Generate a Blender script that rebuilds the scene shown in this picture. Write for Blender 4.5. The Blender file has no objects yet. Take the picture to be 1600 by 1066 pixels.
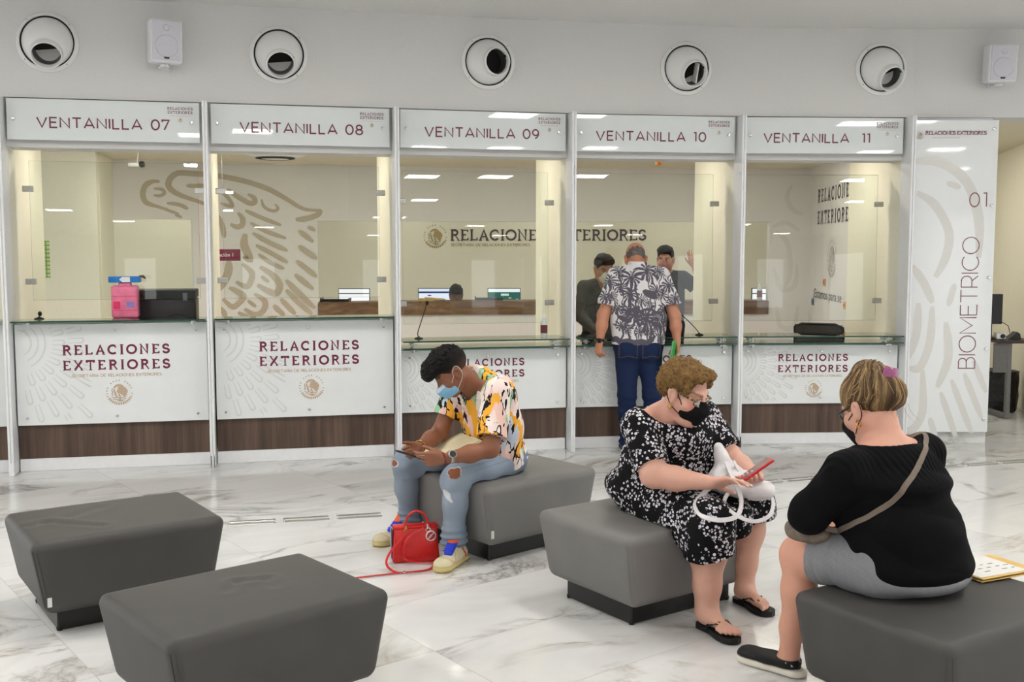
import bpy, bmesh, math, random
import numpy as np
from mathutils import Vector, Matrix
random.seed(7)
SC = bpy.context.scene
COL = SC.collection
PI = math.pi

# ---------------------------------------------------------------- camera
cam_data = bpy.data.cameras.new('camera')
cam_data.sensor_width = 36.0
cam_data.lens = 36.0 * 1655.0 / 1600.0
cam_data.clip_end = 200
cam = bpy.data.objects.new('camera', cam_data)
COL.objects.link(cam)
cam.location = (0.0, 0.0, 1.68)
cam.rotation_euler = (math.radians(90 - 4.95), 0, 0)
SC.camera = cam

# ---------------------------------------------------------------- world, view, lamps
SC.view_settings.view_transform = 'Standard'
SC.view_settings.look = 'None'
SC.view_settings.gamma = 1.0
SC.view_settings.use_curve_mapping = False
SC.view_settings.exposure = 0.17
W = bpy.data.worlds.new('daylight')
SC.world = W
W.use_nodes = True
_bg = W.node_tree.nodes['Background']
_bg.inputs['Color'].default_value = (0.97, 0.985, 1.0, 1)
_bg.inputs['Strength'].default_value = 1.9          # overcast daylight through the glazed sides of the hall
PANEL_EMIT = 27.0                                      # ceiling light panels of the hall
OFFICE_EMIT = 23.0                                    # warm ceiling strips of the office behind the windows

def area_lamp(name, loc, size, energy, color, rot=(0, 0, 0), size_y=None):
    l = bpy.data.lights.new(name, 'AREA')
    l.energy = energy; l.color = color; l.size = size
    if size_y: l.shape = 'RECTANGLE'; l.size_y = size_y
    o = bpy.data.objects.new(name, l); COL.objects.link(o)
    o.location = loc; o.rotation_euler = rot
    return o

# ---------------------------------------------------------------- materials
def srgb(r, g, b):
    f = lambda c: (c / 255 / 12.92) if c <= 10 else ((c / 255 + 0.055) / 1.055) ** 2.4
    return (f(r), f(g), f(b), 1.0)

class NT:
    def __init__(self, name):
        self.m = bpy.data.materials.new(name); self.m.use_nodes = True
        self.t = self.m.node_tree; self.t.nodes.clear()
        self.out = self.t.nodes.new('ShaderNodeOutputMaterial')
    def n(self, kind, **kw):
        o = self.t.nodes.new('ShaderNode' + kind)
        for k, v in kw.items():
            if k.startswith('in_'):
                key = k[3:]
                key = int(key) if key.isdigit() else key.replace('_', ' ')
                o.inputs[key].default_value = v
            else: setattr(o, k, v)
        return o
    def l(self, a, b): self.t.links.new(a, b)
    def coords(self, scale=(1, 1, 1), rot=(0, 0, 0), loc=(0, 0, 0), kind='Object'):
        c = self.n('TexCoord'); mp = self.n('Mapping')
        mp.inputs['Scale'].default_value = scale; mp.inputs['Rotation'].default_value = rot
        mp.inputs['Location'].default_value = loc
        self.l(c.outputs[kind], mp.inputs['Vector']); return mp.outputs['Vector']
    def noise(self, vec, scale, detail=3.0, rough=0.5, dist=0.0):
        o = self.n('TexNoise'); o.inputs['Scale'].default_value = scale
        o.inputs['Detail'].default_value = detail; o.inputs['Roughness'].default_value = rough
        o.inputs['Distortion'].default_value = dist
        self.l(vec, o.inputs['Vector']); return o
    def ramp(self, fac, stops, interp='LINEAR'):
        r = self.n('ValToRGB'); r.color_ramp.interpolation = interp
        e = r.color_ramp.elements
        while len(e) < len(stops): e.new(0.5)
        for i, (p, c) in enumerate(stops): e[i].position = p; e[i].color = c
        self.l(fac, r.inputs['Fac']); return r.outputs['Color']
    def math(self, op, a, b=0.0, c=None):
        o = self.n('Math', operation=op)
        for i, v in enumerate((a, b, c)):
            if v is None: continue
            if isinstance(v, (int, float)): o.inputs[i].default_value = v
            else: self.l(v, o.inputs[i])
        return o.outputs[0]
    def mix(self, fac, a, b, blend='MIX'):
        o = self.n('MixRGB', blend_type=blend)
        for i, v in ((0, fac), (1, a), (2, b)):
            if isinstance(v, (int, float, tuple)): o.inputs[i].default_value = v
            else: self.l(v, o.inputs[i])
        return o.outputs[0]
    def bsdf(self, color=None, rough=0.5, metal=0.0, spec=0.5, bump=None, bump_s=0.2, bump_d=0.002, **kw):
        b = self.n('BsdfPrincipled')
        for key, v in (('Base Color', color), ('Roughness', rough), ('Metallic', metal), ('Specular IOR Level', spec)):
            if v is None: continue
            if isinstance(v, (int, float, tuple)): b.inputs[key].default_value = v
            else: self.l(v, b.inputs[key])
        for k, v in kw.items(): b.inputs[k.replace('_', ' ')].default_value = v
        if bump is not None:
            bp = self.n('Bump'); bp.inputs['Strength'].default_value = bump_s; bp.inputs['Distance'].default_value = bump_d
            self.l(bump, bp.inputs['Height']); self.l(bp.outputs[0], b.inputs['Normal'])
        self.l(b.outputs[0], self.out.inputs['Surface']); return b

def plain(name, rgb, rough=0.5, metal=0.0, var=0.06, scale=30.0, bump=0.0, spec=0.5, **kw):
    """plain paint, plastic or metal with a slight procedural mottling"""
    t = NT(name); v = t.coords()
    n = t.noise(v, scale, 3)
    c = srgb(*rgb)
    d = tuple(max(0, x * (1 - var)) for x in c[:3]) + (1,)
    u = tuple(min(1, x * (1 + var)) for x in c[:3]) + (1,)
    col = t.ramp(n.outputs['Fac'], [(0.3, d), (0.7, u)])
    t.bsdf(col, rough, metal, spec, bump=n.outputs['Fac'] if bump else None, bump_s=bump, **kw)
    return t.m

def emit(name, rgb, strength):
    t = NT(name); e = t.n('Emission'); e.inputs['Color'].default_value = srgb(*rgb) if max(rgb) > 1 else tuple(rgb) + (1,)
    e.inputs['Strength'].default_value = strength
    t.l(e.outputs[0], t.out.inputs['Surface']); return t.m

def clear_glass(name, tint=(0.95, 0.985, 0.965), refl=1.0):
    t = NT(name)
    tr = t.n('BsdfTransparent'); tr.inputs['Color'].default_value = tint + (1,)
    gl = t.n('BsdfGlossy'); gl.inputs['Roughness'].default_value = 0.01
    fr = t.n('Fresnel'); fr.inputs['IOR'].default_value = 1.45
    f = t.math('MULTIPLY', fr.outputs[0], refl)
    mx = t.n('MixShader'); t.l(f, mx.inputs[0]); t.l(tr.outputs[0], mx.inputs[1]); t.l(gl.outputs[0], mx.inputs[2])
    t.l(mx.outputs[0], t.out.inputs['Surface']); return t.m

def attr_mat(name, rough=0.6, spec=0.4, bump_scale=0, bump=0.2, sheen=0.0, sss=0.0):
    """surface whose own colours (skin, prints, hair) are stored with the mesh"""
    t = NT(name); a = t.n('Attribute', attribute_name='Col')
    h = None
    if bump_scale:
        h = t.noise(t.coords(), bump_scale, 4).outputs['Fac']
    b = t.bsdf(a.outputs['Color'], rough, 0, spec, bump=h, bump_s=bump)
    if sheen: b.inputs['Sheen Weight'].default_value = sheen
    if sss:
        b.inputs['Subsurface Weight'].default_value = sss; b.inputs['Subsurface Scale'].default_value = 0.012
    return t.m

# ---------------------------------------------------------------- mesh building
class MB:
    """collects shapes for ONE mesh"""
    def __init__(self): self.v = []; self.f = []; self.mi = []
    def add(self, verts, faces, mi=0):
        b = len(self.v); self.v.extend([tuple(p) for p in verts])
        self.f.extend([tuple(b + i for i in f) for f in faces]); self.mi.extend([mi] * len(faces)); return self
    def box(self, c, s, M=None, mi=0):
        x, y, z = (k / 2 for k in s)
        P = [Vector((c[0] + a * x, c[1] + b * y, c[2] + d * z)) for a in (-1, 1) for b in (-1, 1) for d in (-1, 1)]
        if M: P = [M @ p for p in P]
        return self.add(P, [(0, 1, 3, 2), (4, 6, 7, 5), (0, 4, 5, 1), (2, 3, 7, 6), (0, 2, 6, 4), (1, 5, 7, 3)], mi)
    def rbox(self, c, s, r, seg=3, M=None, mi=0):
        """box with rounded edges"""
        bm = bmesh.new(); bmesh.ops.create_cube(bm, size=1.0)
        for q in bm.verts: q.co = Vector((q.co.x * s[0], q.co.y * s[1], q.co.z * s[2]))
        bmesh.ops.bevel(bm, geom=list(bm.edges), offset=r, segments=seg, profile=0.5, affect='EDGES')
        bm.verts.index_update()
        P = [q.co + Vector(c) for q in bm.verts]
        if M: P = [M @ p for p in P]
        F = [tuple(q.index for q in f.verts) for f in bm.faces]; bm.free()
        return self.add(P, F, mi)
    def prism(self, poly, z0, z1, M=None, mi=0):
        n = len(poly)
        P = [Vector((x, y, z0)) for x, y in poly] + [Vector((x, y, z1)) for x, y in poly]
        if M: P = [M @ p for p in P]
        F = [tuple(range(n - 1, -1, -1)), tuple(range(n, 2 * n))]
        F += [(i, (i + 1) % n, n + (i + 1) % n, n + i) for i in range(n)]
        return self.add(P, F, mi)
    def lathe(self, prof, seg=32, M=None, cap=True, mi=0):
        P = []; F = []
        for r, z in prof:
            for k in range(seg):
                a = 2 * PI * k / seg; P.append(Vector((r * math.cos(a), r * math.sin(a), z)))
        m = len(prof)
        for j in range(m - 1):
            for k in range(seg):
                F.append((j * seg + k, j * seg + (k + 1) % seg, (j + 1) * seg + (k + 1) % seg, (j + 1) * seg + k))
        if cap:
            if prof[0][0] > 1e-6: F.append(tuple(range(seg - 1, -1, -1)))
            if prof[-1][0] > 1e-6: F.append(tuple((m - 1) * seg + k for k in range(seg)))
        if M: P = [M @ p for p in P]
        return self.add(P, F, mi)
    def tube(self, pts, rad, seg=10, flat=1.0, closed=False, mi=0):
        """tube along points; rad one number or a list"""
        pts = [Vector(p) for p in pts]; n = len(pts)
        rad = [rad] * n if isinstance(rad, (int, float)) else rad
        P = []; F = []; up = None
        for i, p in enumerate(pts):
            a = pts[(i - 1) % n] if (closed or i > 0) else p
            b = pts[(i + 1) % n] if (closed or i < n - 1) else p
            d = (b - a).normalized()
            if up is None:
                up = Vector((0, 0, 1)) if abs(d.z) < 0.9 else Vector((1, 0, 0))
            s = d.cross(up)
            if s.length < 1e-4: s = d.orthogonal()
            s.normalize(); up = s.cross(d).normalized()
            for k in range(seg):
                t = 2 * PI * k / seg
                P.append(p + s * (math.cos(t) * rad[i]) + up * (math.sin(t) * rad[i] * flat))
        m = n if closed else n - 1
        for j in range(m):
            for k in range(seg):
                F.append((j * seg + k, j * seg + (k + 1) % seg, ((j + 1) % n) * seg + (k + 1) % seg, ((j + 1) % n) * seg + k))
        if not closed:
            F.append(tuple(range(seg - 1, -1, -1))); F.append(tuple((n - 1) * seg + k for k in range(seg)))
        return self.add(P, F, mi)
    def strap(self, pts, width, thick, normals=None, closed=False):
        """flat band along points; normals = the band's face direction"""
        pts = [Vector(p) for p in pts]; n = len(pts); P = []; F = []
        for i, p in enumerate(pts):
            a = pts[(i - 1) % n] if (closed or i > 0) else p
            b = pts[(i + 1) % n] if (closed or i < n - 1) else p
            d = (b - a).normalized()
            nn = Vector(normals[i] if isinstance(normals, list) else (normals or (0, 0, 1)))
            s = d.cross(nn)
            if s.length < 1e-4: s = d.orthogonal()
            s.normalize(); nn = s.cross(d).normalized()
            for u, w in ((-1, -1), (1, -1), (1, 1), (-1, 1)):
                P.append(p + s * (u * width / 2) + nn * (w * thick / 2))
        m = n if closed else n - 1
        for j in range(m):
            k2 = (j + 1) % n
            for k in range(4): F.append((j * 4 + k, j * 4 + (k + 1) % 4, k2 * 4 + (k + 1) % 4, k2 * 4 + k))
        if not closed: F += [(3, 2, 1, 0), tuple((n - 1) * 4 + k for k in range(4))]
        return self.add(P, F)
    def ball(self, c, r, seg=20, rings=12, M=None, mi=0):
        r = (r, r, r) if isinstance(r, (int, float)) else r
        P = []; F = []
        for j in range(rings + 1):
            th = PI * j / rings
            for k in range(seg):
                a = 2 * PI * k / seg
                P.append(Vector((c[0] + r[0] * math.sin(th) * math.cos(a), c[1] + r[1] * math.sin(th) * math.sin(a), c[2] + r[2] * math.cos(th))))
        for j in range(rings):
            for k in range(seg): F.append((j * seg + k, (j + 1) * seg + k, (j + 1) * seg + (k + 1) % seg, j * seg + (k + 1) % seg))
        if M: P = [M @ p for p in P]
        return self.add(P, F, mi)
    def build(self, name, mats, parent=None, smooth=False, auto=None):
        me = bpy.data.meshes.new(name)
        me.from_pydata(self.v, [], self.f)
        bm = bmesh.new(); bm.from_mesh(me)
        bmesh.ops.remove_doubles(bm, verts=bm.verts, dist=1e-6)
        bmesh.ops.recalc_face_normals(bm, faces=bm.faces)
        bm.to_mesh(me); bm.free()
        if isinstance(mats, (list, tuple)):
            for m in mats: me.materials.append(m)
            if len(me.polygons) == len(self.mi):
                for p, i in zip(me.polygons, self.mi): p.material_index = i
        elif mats: me.materials.append(mats)
        if smooth or auto:
            me.polygons.foreach_set('use_smooth', [True] * len(me.polygons))
            if auto: me.set_sharp_from_angle(angle=math.radians(auto))
        return link(name, me, parent)

def chain(o):
    M = Matrix.Identity(4)
    while o is not None: M = o.matrix_basis @ M; o = o.parent
    return M
def link(name, me, parent=None):
    """link a mesh given in world coordinates, optionally under a parent"""
    o = bpy.data.objects.new(name, me); COL.objects.link(o)
    if parent is not None:
        me.transform(chain(parent).inverted()); o.parent = parent
    return o
def tag(o, label, cat, group=None, kind=None):
    if label: o['label'] = label
    if cat: o['category'] = cat
    if group: o['group'] = group
    if kind: o['kind'] = kind
    return o
def thing(name, label, cat, loc=(0, 0, 0), rotz=0.0, group=None):
    o = bpy.data.objects.new(name, None); COL.objects.link(o)
    o.empty_display_size = 0.1; o.location = loc; o.rotation_euler = (0, 0, rotz)
    return tag(o, label, cat, group)
def struct(o): o['kind'] = 'structure'; return o
def copy_tree(o, parent=None):
    c = o.copy(); COL.objects.link(c); c.parent = parent
    for ch in list(o.children): copy_tree(ch, c)
    return c
def dup(o, loc, rotz=0.0, label=None, group=None):
    c = copy_tree(o); c.location = loc; c.rotation_euler = (0, 0, rotz)
    if label: c['label'] = label
    if group: c['group'] = group
    return c

# ---------------------------------------------------------------- lettering drawn as strokes
def arc(cx, cy, rx, ry, a0, a1, n=14):
    return [(cx + rx * math.cos(math.radians(a0 + (a1 - a0) * i / n)), cy + ry * math.sin(math.radians(a0 + (a1 - a0) * i / n))) for i in range(n + 1)]
SANS = {
 'V': (.80, [[(0, 1), (.40, 0), (.80, 1)]]),
 'E': (.58, [[(.58, 1), (0, 1), (0, 0), (.60, 0)], [(0, .52), (.52, .52)]]),
 'N': (.74, [[(0, 0), (0, 1), (.74, 0), (.74, 1)]]),
 'T': (.72, [[(0, 1), (.72, 1)], [(.36, 1), (.36, 0)]]),
 'A': (.82, [[(0, 0), (.41, 1), (.82, 0)], [(.14, .28), (.68, .28)]]),
 'I': (.02, [[(.01, 0), (.01, 1)]]),
 'L': (.54, [[(0, 1), (0, 0), (.54, 0)]]),
 'O': (.94, [arc(.47, .5, .47, .5, 0, 360, 32)]),
 'C': (.80, [arc(.46, .5, .46, .5, 48, 312, 24)]),
 'B': (.62, [[(0, 0), (0, 1), (.36, 1)] + arc(.36, .76, .22, .24, 90, -90) + [(0, .52)], [(.36, .52)] + arc(.38, .26, .25, .26, 90, -90) + [(0, 0)]]),
 'M': (.90, [[(0, 0), (0, 1), (.45, .25), (.90, 1), (.90, 0)]]),
 'R': (.64, [[(0, 0), (0, 1), (.36, 1)] + arc(.36, .68, .27, .32, 90, -90) + [(0, .36)], [(.36, .36), (.64, 0)]]),
 'P': (.64, [[(0, 0), (0, 1), (.36, 1)] + arc(.36, .68, .27, .32, 90, -90) + [(0, .36)]]),
 'D': (.76, [[(0, 0), (0, 1), (.32, 1)] + arc(.32, .5, .44, .5, 90, -90, 20) + [(0, 0)]]),
 'S': (.58, [arc(.29, .74, .27, .26, 35, 270, 16) + arc(.29, .25, .29, .25, 90, -145, 16)[1:]]),
 'X': (.72, [[(0, 0), (.70, 1)], [(0, 1), (.72, 0)]]),
 '0': (.66, [arc(.33, .5, .33, .5, 0, 360, 32)]),
 '1': (.26, [[(0, .98), (.22, 1), (.22, 0)]]),
 '7': (.58, [[(0, .80), (0, 1), (.58, 1), (.16, 0)]]),
 '8': (.60, [arc(.30, .75, .25, .25, -90, 270, 24), arc(.30, .26, .30, .26, 90, 450, 24)]),
 '9': (.60, [arc(.29, .68, .29, .32, 0, 360, 24), arc(.10, .55, .48, .55, 10, -72, 14)]),
 ' ': (.30, []), '-': (.3, [[(0, .45), (.3, .45)]]),
}
SERIF = {  # strokes, then slab serifs (x, y, half width)
 'R': (.74, [[(.14, 0), (.14, 1)], [(.14, 1), (.38, 1)] + arc(.38, .75, .22, .25, 90, -90) + [(.14, .5)], [(.38, .5), (.68, 0)]], [(.14, 0, .15), (.08, 1, .09), (.70, 0, .08)]),
 'E': (.66, [[(.14, 0), (.14, 1)], [(.14, 1), (.60, 1), (.60, .82)], [(.14, .52), (.46, .52)], [(.14, 0), (.63, 0), (.63, .2)]], [(.08, 0, .09), (.08, 1, .09)]),
 'L': (.64, [[(.14, 0), (.14, 1)], [(.14, 0), (.61, 0), (.61, .22)]], [(.14, 1, .14), (.08, 0, .09)]),
 'A': (.82, [[(.10, 0), (.41, 1), (.72, 0)], [(.22, .32), (.60, .32)]], [(.10, 0, .12), (.72, 0, .13)]),
 'C': (.76, [arc(.42, .5, .40, .5, 52, 312, 24), [(.68, .88), (.68, .70)]], []),
 'I': (.32, [[(.16, 0), (.16, 1)]], [(.16, 0, .15), (.16, 1, .15)]),
 'O': (.86, [arc(.43, .5, .41, .5, 0, 360, 32)], []),
 'N': (.84, [[(.14, 0), (.14, 1), (.70, 0), (.70, 1)]], [(.14, 0, .14), (.08, 1, .09), (.70, 1, .14)]),
 'S': (.62, [arc(.31, .75, .25, .25, 30, 270, 16) + arc(.31, .25, .27, .25, 90, -150, 16)[1:], [(.54, .92), (.54, .74)], [(.06, .26), (.06, .08)]], []),
 'X': (.78, [[(.08, 0), (.68, 1)], [(.08, 1), (.70, 0)]], [(.09, 0, .11), (.69, 0, .12), (.08, 1, .11), (.68, 1, .11)]),
 'T': (.72, [[(.04, .8), (.04, 1), (.68, 1), (.68, .8)], [(.36, 1), (.36, 0)]], [(.36, 0, .15)]),
 ' ': (.34, [], []),
}
def ribbon(pts, w):
    """flat outline of a stroke as quads; w one width or a list"""
    n = len(pts); P = [Vector(p) for p in pts]
    closed = n > 3 and (P[0] - P[-1]).length < 1e-5
    ws = [w] * n if isinstance(w, (int, float)) else list(w)
    V = []; F = []
    for i in range(n):
        if closed: a, b = P[(i - 1) % (n - 1)], P[(i + 1) % (n - 1)] if i < n - 1 else P[1]
        else: a = P[i - 1] if i else None; b = P[i + 1] if i < n - 1 else None
        d1 = (P[i] - a).normalized() if a is not None else None
        d2 = (b - P[i]).normalized() if b is not None else None
        d1 = d1 or d2; d2 = d2 or d1
        n1 = Vector((-d1.y, d1.x)); n2 = Vector((-d2.y, d2.x))
        m = n1 + n2
        if m.length < 1e-4: m = n1.copy()
        m.normalize(); k = 1 / max(0.68, m.dot(n1))
        V += [P[i] + m * (ws[i] / 2 * k), P[i] - m * (ws[i] / 2 * k)]
    for i in range(n - 1): F.append((2 * i, 2 * i + 1, 2 * i + 3, 2 * i + 2))
    return V, F
def text_width(s, h, weight, font=SANS, gap=.22, sx=1.0):
    return sum(font[c][0] * h * sx + gap * h for c in s) - gap * h
def draw_text(mb, s, M, h, weight, font=SANS, gap=.22, sx=1.0, align='c', lift=.0018, thin=None, fit=None, sel=None):
    """letters as flat thin shapes; M maps (x right, y up, z out) to world"""
    if fit: gap = (fit - sum(font[c][0] for c in s) * h * sx) / (h * (len(s) - 1))
    tw = text_width(s, h, weight, font, gap, sx)
    x = -tw / 2 if align == 'c' else 0.0
    wt = weight * h
    for ci, c in enumerate(s):
        g = font[c]
        if sel and not (sel[0] <= ci < sel[1]):
            x += g[0] * h * sx + gap * h; continue
        for k, st in enumerate(g[1]):
            pts = [(x + px * h * sx, wt / 2 + py * (h - wt)) for px, py in st]
            if thin is not None and k > 0 and c in 'ELTACNXRS' and len(st) < 6: w = wt * thin
            else: w = wt
            V, F = ribbon(pts, w)
            mb.add([M @ Vector((v.x, v.y, lift + .00012 * k)) for v in V], F)
        if len(g) > 2:
            for sxx, sy, hw in g[2]:
                yy = .045 * h if sy == 0 else h - .045 * h
                x0, x1 = x + (sxx - hw) * h * sx, x + (sxx + hw) * h * sx
                V = [(x0, yy - .045 * h), (x1, yy - .045 * h), (x1, yy + .045 * h), (x0, yy + .045 * h)]
                mb.add([M @ Vector((a, b, lift + .0005)) for a, b in V], [(0, 1, 2, 3)])
        x += g[0] * h * sx + gap * h
    return mb
def font_text(mb, s, M, size, lift=.0008, sx=1.0):
    cu = bpy.data.curves.new('t', 'FONT'); cu.body = s; cu.size = size
    o = bpy.data.objects.new('t', cu); COL.objects.link(o)
    dg = bpy.context.evaluated_depsgraph_get(); dg.update()
    me = o.evaluated_get(dg).to_mesh()
    mb.add([M @ Vector((v.co.x * sx, v.co.y, lift)) for v in me.vertices], [tuple(p.vertices) for p in me.polygons])
    o.evaluated_get(dg).to_mesh_clear()
    bpy.data.objects.remove(o); bpy.data.curves.remove(cu)
    return mb
def strokes(mb, sts, M, lift=.0008, k=1.0, keep=None):
    """painted strokes with rounded tapering ends; each = (points, width)"""
    for j, (pts, w) in enumerate(sts):
        P = [Vector(p) for p in pts]
        Q = []
        for i in range(len(P) - 1):                      # smooth the line
            p0 = P[max(0, i - 1)]; p1 = P[i]; p2 = P[i + 1]; p3 = P[min(len(P) - 1, i + 2)]
            for t in (0, .25, .5, .75):
                Q.append(.5 * ((2 * p1) + (p2 - p0) * t + (2 * p0 - 5 * p1 + 4 * p2 - p3) * t * t + (3 * p1 - p0 - 3 * p2 + p3) * t ** 3))
        Q.append(P[-1])
        if keep:
            run = []
            for q in Q + [None]:
                if q is not None and keep(q): run.append(q)
                else:
                    if len(run) > 2: _one(mb, run, w * k, M, lift + .000008 * j)
                    run = []
        else: _one(mb, Q, w * k, M, lift + .000008 * j)
    return mb
def _one(mb, Q, w, M, lift):
    n = len(Q)
    ws = [w * (0.35 + 0.65 * min(1, 3.2 * min(i, n - 1 - i) / (n - 1) + .25)) for i in range(n)]
    V, F = ribbon([(q.x, q.y) for q in Q], ws)
    mb.add([M @ Vector((v.x, v.y, lift)) for v in V], F)
def emblem(mb, M, R, lift=.0018):
    """round seal: ring of tiny letters above, laurel below, an eagle in the middle"""
    ring = []
    for i in range(17):
        a = math.radians(200 - 220 * i / 16)
        if i % 5 == 4: continue
        c, s = math.cos(a), math.sin(a)
        ring.append(([(c * R * .87, s * R * .87), (c * R * 1.0, s * R * 1.0)], R * .07))
        ring.append(([(c * R * .94 - s * R * .05, s * R * .94 + c * R * .05), (c * R * .94 + s * R * .05, s * R * .94 - c * R * .05)], R * .04))
    for i in range(12):
        a = math.radians(212 + 116 * i / 11); c, s = math.cos(a), math.sin(a)
        ring.append(([(c * R * .80, s * R * .80), (c * R * .92 - s * R * .04, s * R * .92 + c * R * .04), (c * R * 1.0, s * R * 1.0)], R * .11))
    st = [([(-.42, .34), (-.24, .50), (.02, .56), (.22, .46), (.36, .26)], .16), ([(-.10, .40), (.10, .30), (.34, .18), (.56, -.06)], .26),
           ([(-.14, .20), (.10, .12), (.34, -.02), (.50, -.24)], .22), ([(-.20, .08), (.0, .0), (.22, -.12), (.44, -.40)], .18), ([(.30, .40), (.48, .22), (.58, .0)], .14),
           ([(-.48, .32), (-.56, .16), (-.50, .0), (-.56, -.14), (-.46, -.24)], .08), ([(-.34, .28), (-.40, .12), (-.32, .0), (-.36, -.16)], .10),
           ([(-.24, -.06), (-.30, -.22), (-.18, -.34)], .10), ([(-.02, -.10), (-.04, -.26), (.10, -.32)], .10),
           ([(-.60, -.34), (-.40, -.42), (-.20, -.40), (.0, -.46), (.24, -.44), (.46, -.52)], .08), ([(-.50, -.52), (-.2, -.58), (.1, -.60), (.36, -.62)], .07),
           ([(.05, -.34), (.02, -.62), (.05, -.74)], .10), ([(-.16, -.66), (.26, -.70)], .06)]
    strokes(mb, ring, M, lift)
    strokes(mb, [([(x * R, y * R) for x, y in p], w * R) for p, w in st], M, lift + .001)
    return mb
def frame(o, right, up):
    """matrix from lettering plane (x right, y up, z out of the surface) to world"""
    r = Vector(right).normalized(); u = Vector(up).normalized(); n = r.cross(u)
    M = Matrix.Identity(4)
    for i in range(3): M[i][0] = r[i]; M[i][1] = u[i]; M[i][2] = n[i]; M[i][3] = o[i]
    return M
# ================================================================ THE SETTING
BASE = [(-5.15, 7.52), (-3.745, 7.885), (-2.335, 8.19), (-.93, 8.515), (.48, 8.83), (1.912, 9.03), (3.355, 9.105), (4.10, 9.12)]
WB = 1.444
def bay(i):
    """origin, heading of window bay i (0 = the bay cut off at the far left)"""
    a, b = Vector(BASE[i]), Vector(BASE[i + 1]); d = b - a
    return (a.x, a.y, 0), math.atan2(d.y, d.x)

def marble(name, tile=True):
    t = NT(name)
    v = t.coords((1, 1, 1), (0, 0, math.radians(-38)))
    if tile:
        sc = t.n('VectorMath', operation='DIVIDE'); sc.inputs[1].default_value = (1.2, .6, 1)
        t.l(v, sc.inputs[0])
        fl = t.n('VectorMath', operation='FLOOR'); t.l(sc.outputs[0], fl.inputs[0])
        fr = t.n('VectorMath', operation='FRACTION'); t.l(sc.outputs[0], fr.inputs[0])
        wn = t.n('TexWhiteNoise', noise_dimensions='2D'); t.l(fl.outputs[0], wn.inputs[0])
        of = t.n('VectorMath', operation='MULTIPLY'); of.inputs[1].default_value = (9, 9, 9); t.l(wn.outputs['Color'], of.inputs[0])
        ad = t.n('VectorMath', operation='ADD'); t.l(v, ad.inputs[0]); t.l(of.outputs[0], ad.inputs[1])
        vv = ad.outputs[0]
        sx = t.n('SeparateXYZ'); t.l(fr.outputs[0], sx.inputs[0])
        ex = t.math('MULTIPLY', t.math('MINIMUM', sx.outputs[0], t.math('SUBTRACT', 1.0, sx.outputs[0])), 1.2)
        ey = t.math('MULTIPLY', t.math('MINIMUM', sx.outputs[1], t.math('SUBTRACT', 1.0, sx.outputs[1])), .6)
        grout = t.math('LESS_THAN', t.math('MINIMUM', ex, ey), .0018)
    else: vv = v; grout = None
    st = t.n('Mapping'); st.inputs['Scale'].default_value = (.85, 1.45, 1.2); st.inputs['Rotation'].default_value = (0, 0, .7); t.l(vv, st.inputs['Vector'])
    n1 = t.noise(st.outputs[0], .95, 7, .60, 1.1)
    vein = t.math('ABSOLUTE', t.math('SUBTRACT', n1.outputs['Fac'], .5))
    n2 = t.noise(st.outputs[0], 1.1, 3, .5, .6)
    wid = t.ramp(n2.outputs['Fac'], [(.44, (0, 0, 0, 1)), (.62, (1, 1, 1, 1))])
    vm = t.math('MULTIPLY', t.ramp(vein, [(0, (1, 1, 1, 1)), (.014, (.5, .5, .5, 1)), (.055, (0, 0, 0, 1))]), wid)
    n3 = t.noise(st.outputs[0], .9, 5, .6, 1.0)
    base = t.ramp(n3.outputs['Fac'], [(.30, srgb(206, 206, 205)), (.52, srgb(223, 223, 221)), (.72, srgb(230, 230, 228))])
    hue = t.ramp(t.noise(st.outputs[0], 2.2, 2).outputs['Fac'], [(.35, srgb(128, 126, 126)), (.65, srgb(158, 146, 128))])
    c = t.mix(t.math('MULTIPLY', vm, .85), base, hue)
    if grout is not None: c = t.mix(grout, c, srgb(196, 190, 184))
    b = t.bsdf(c, .14, 0, .5)
    return t.m
M_FLOOR = marble('polished white marble tile')
M_MARBLE = marble('white marble slab', False)
M_WALL = plain('painted white plaster', (218, 217, 215), .75, bump=.02, scale=60, var=.015)
M_CEIL = plain('ceiling paint', (222, 221, 219), .9, var=.015)
M_OFFICE = plain('office wall paint', (236, 232, 214), .8, var=.015)
M_OFFWHITE = plain('office white wall', (226, 222, 220), .8, var=.015)
M_OFFCEIL = plain('office ceiling paint', (224, 216, 192), .9, var=.015)
M_ALU = plain('white lacquered aluminium', (236, 237, 239), .35, 0, var=.02)
M_STEEL = plain('brushed stainless steel', (190, 190, 188), .28, 1.0, var=.08, scale=80)
M_CHROME = plain('polished chrome', (225, 225, 225), .08, 1.0, var=.02)
M_BLACK = plain('black plastic', (18, 18, 20), .4)
M_RUBBER = plain('black rubber', (12, 12, 13), .6)
M_PANEL = plain('white back-painted glass', (234, 237, 237), .03, var=.012, scale=8)
M_HEAD = plain('white frosted sign glass', (228, 233, 233), .02, var=.012, scale=8)
M_WINE = plain('burgundy lettering', (112, 30, 60), .4, var=.04)
M_WINE2 = plain('faded burgundy lettering', (116, 50, 72), .4, var=.04)
M_GOLDINK = plain('tan lettering', (196, 172, 146), .5, var=.05)
M_GREYINK = plain('grey brown lettering', (176, 166, 156), .5, var=.05)
M_PALE = plain('pale grey print', (221, 223, 220), .12, var=.01)
M_TAUPE = plain('taupe wall graphic', (186, 172, 152), .7, var=.03)
M_TAUPE2 = plain('pale taupe graphic', (219, 218, 214), .12, var=.01)
M_GLASS = clear_glass('clear screen glass', (.965, .985, .968), 1.1)
M_GEDGE = plain('green glass edge', (24, 74, 58), .15, var=.1)
M_SHELF = clear_glass('shelf glass', (.80, .90, .85), 1.2)
M_PANELLIGHT = emit('light panel', (255, 252, 247), PANEL_EMIT)
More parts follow.
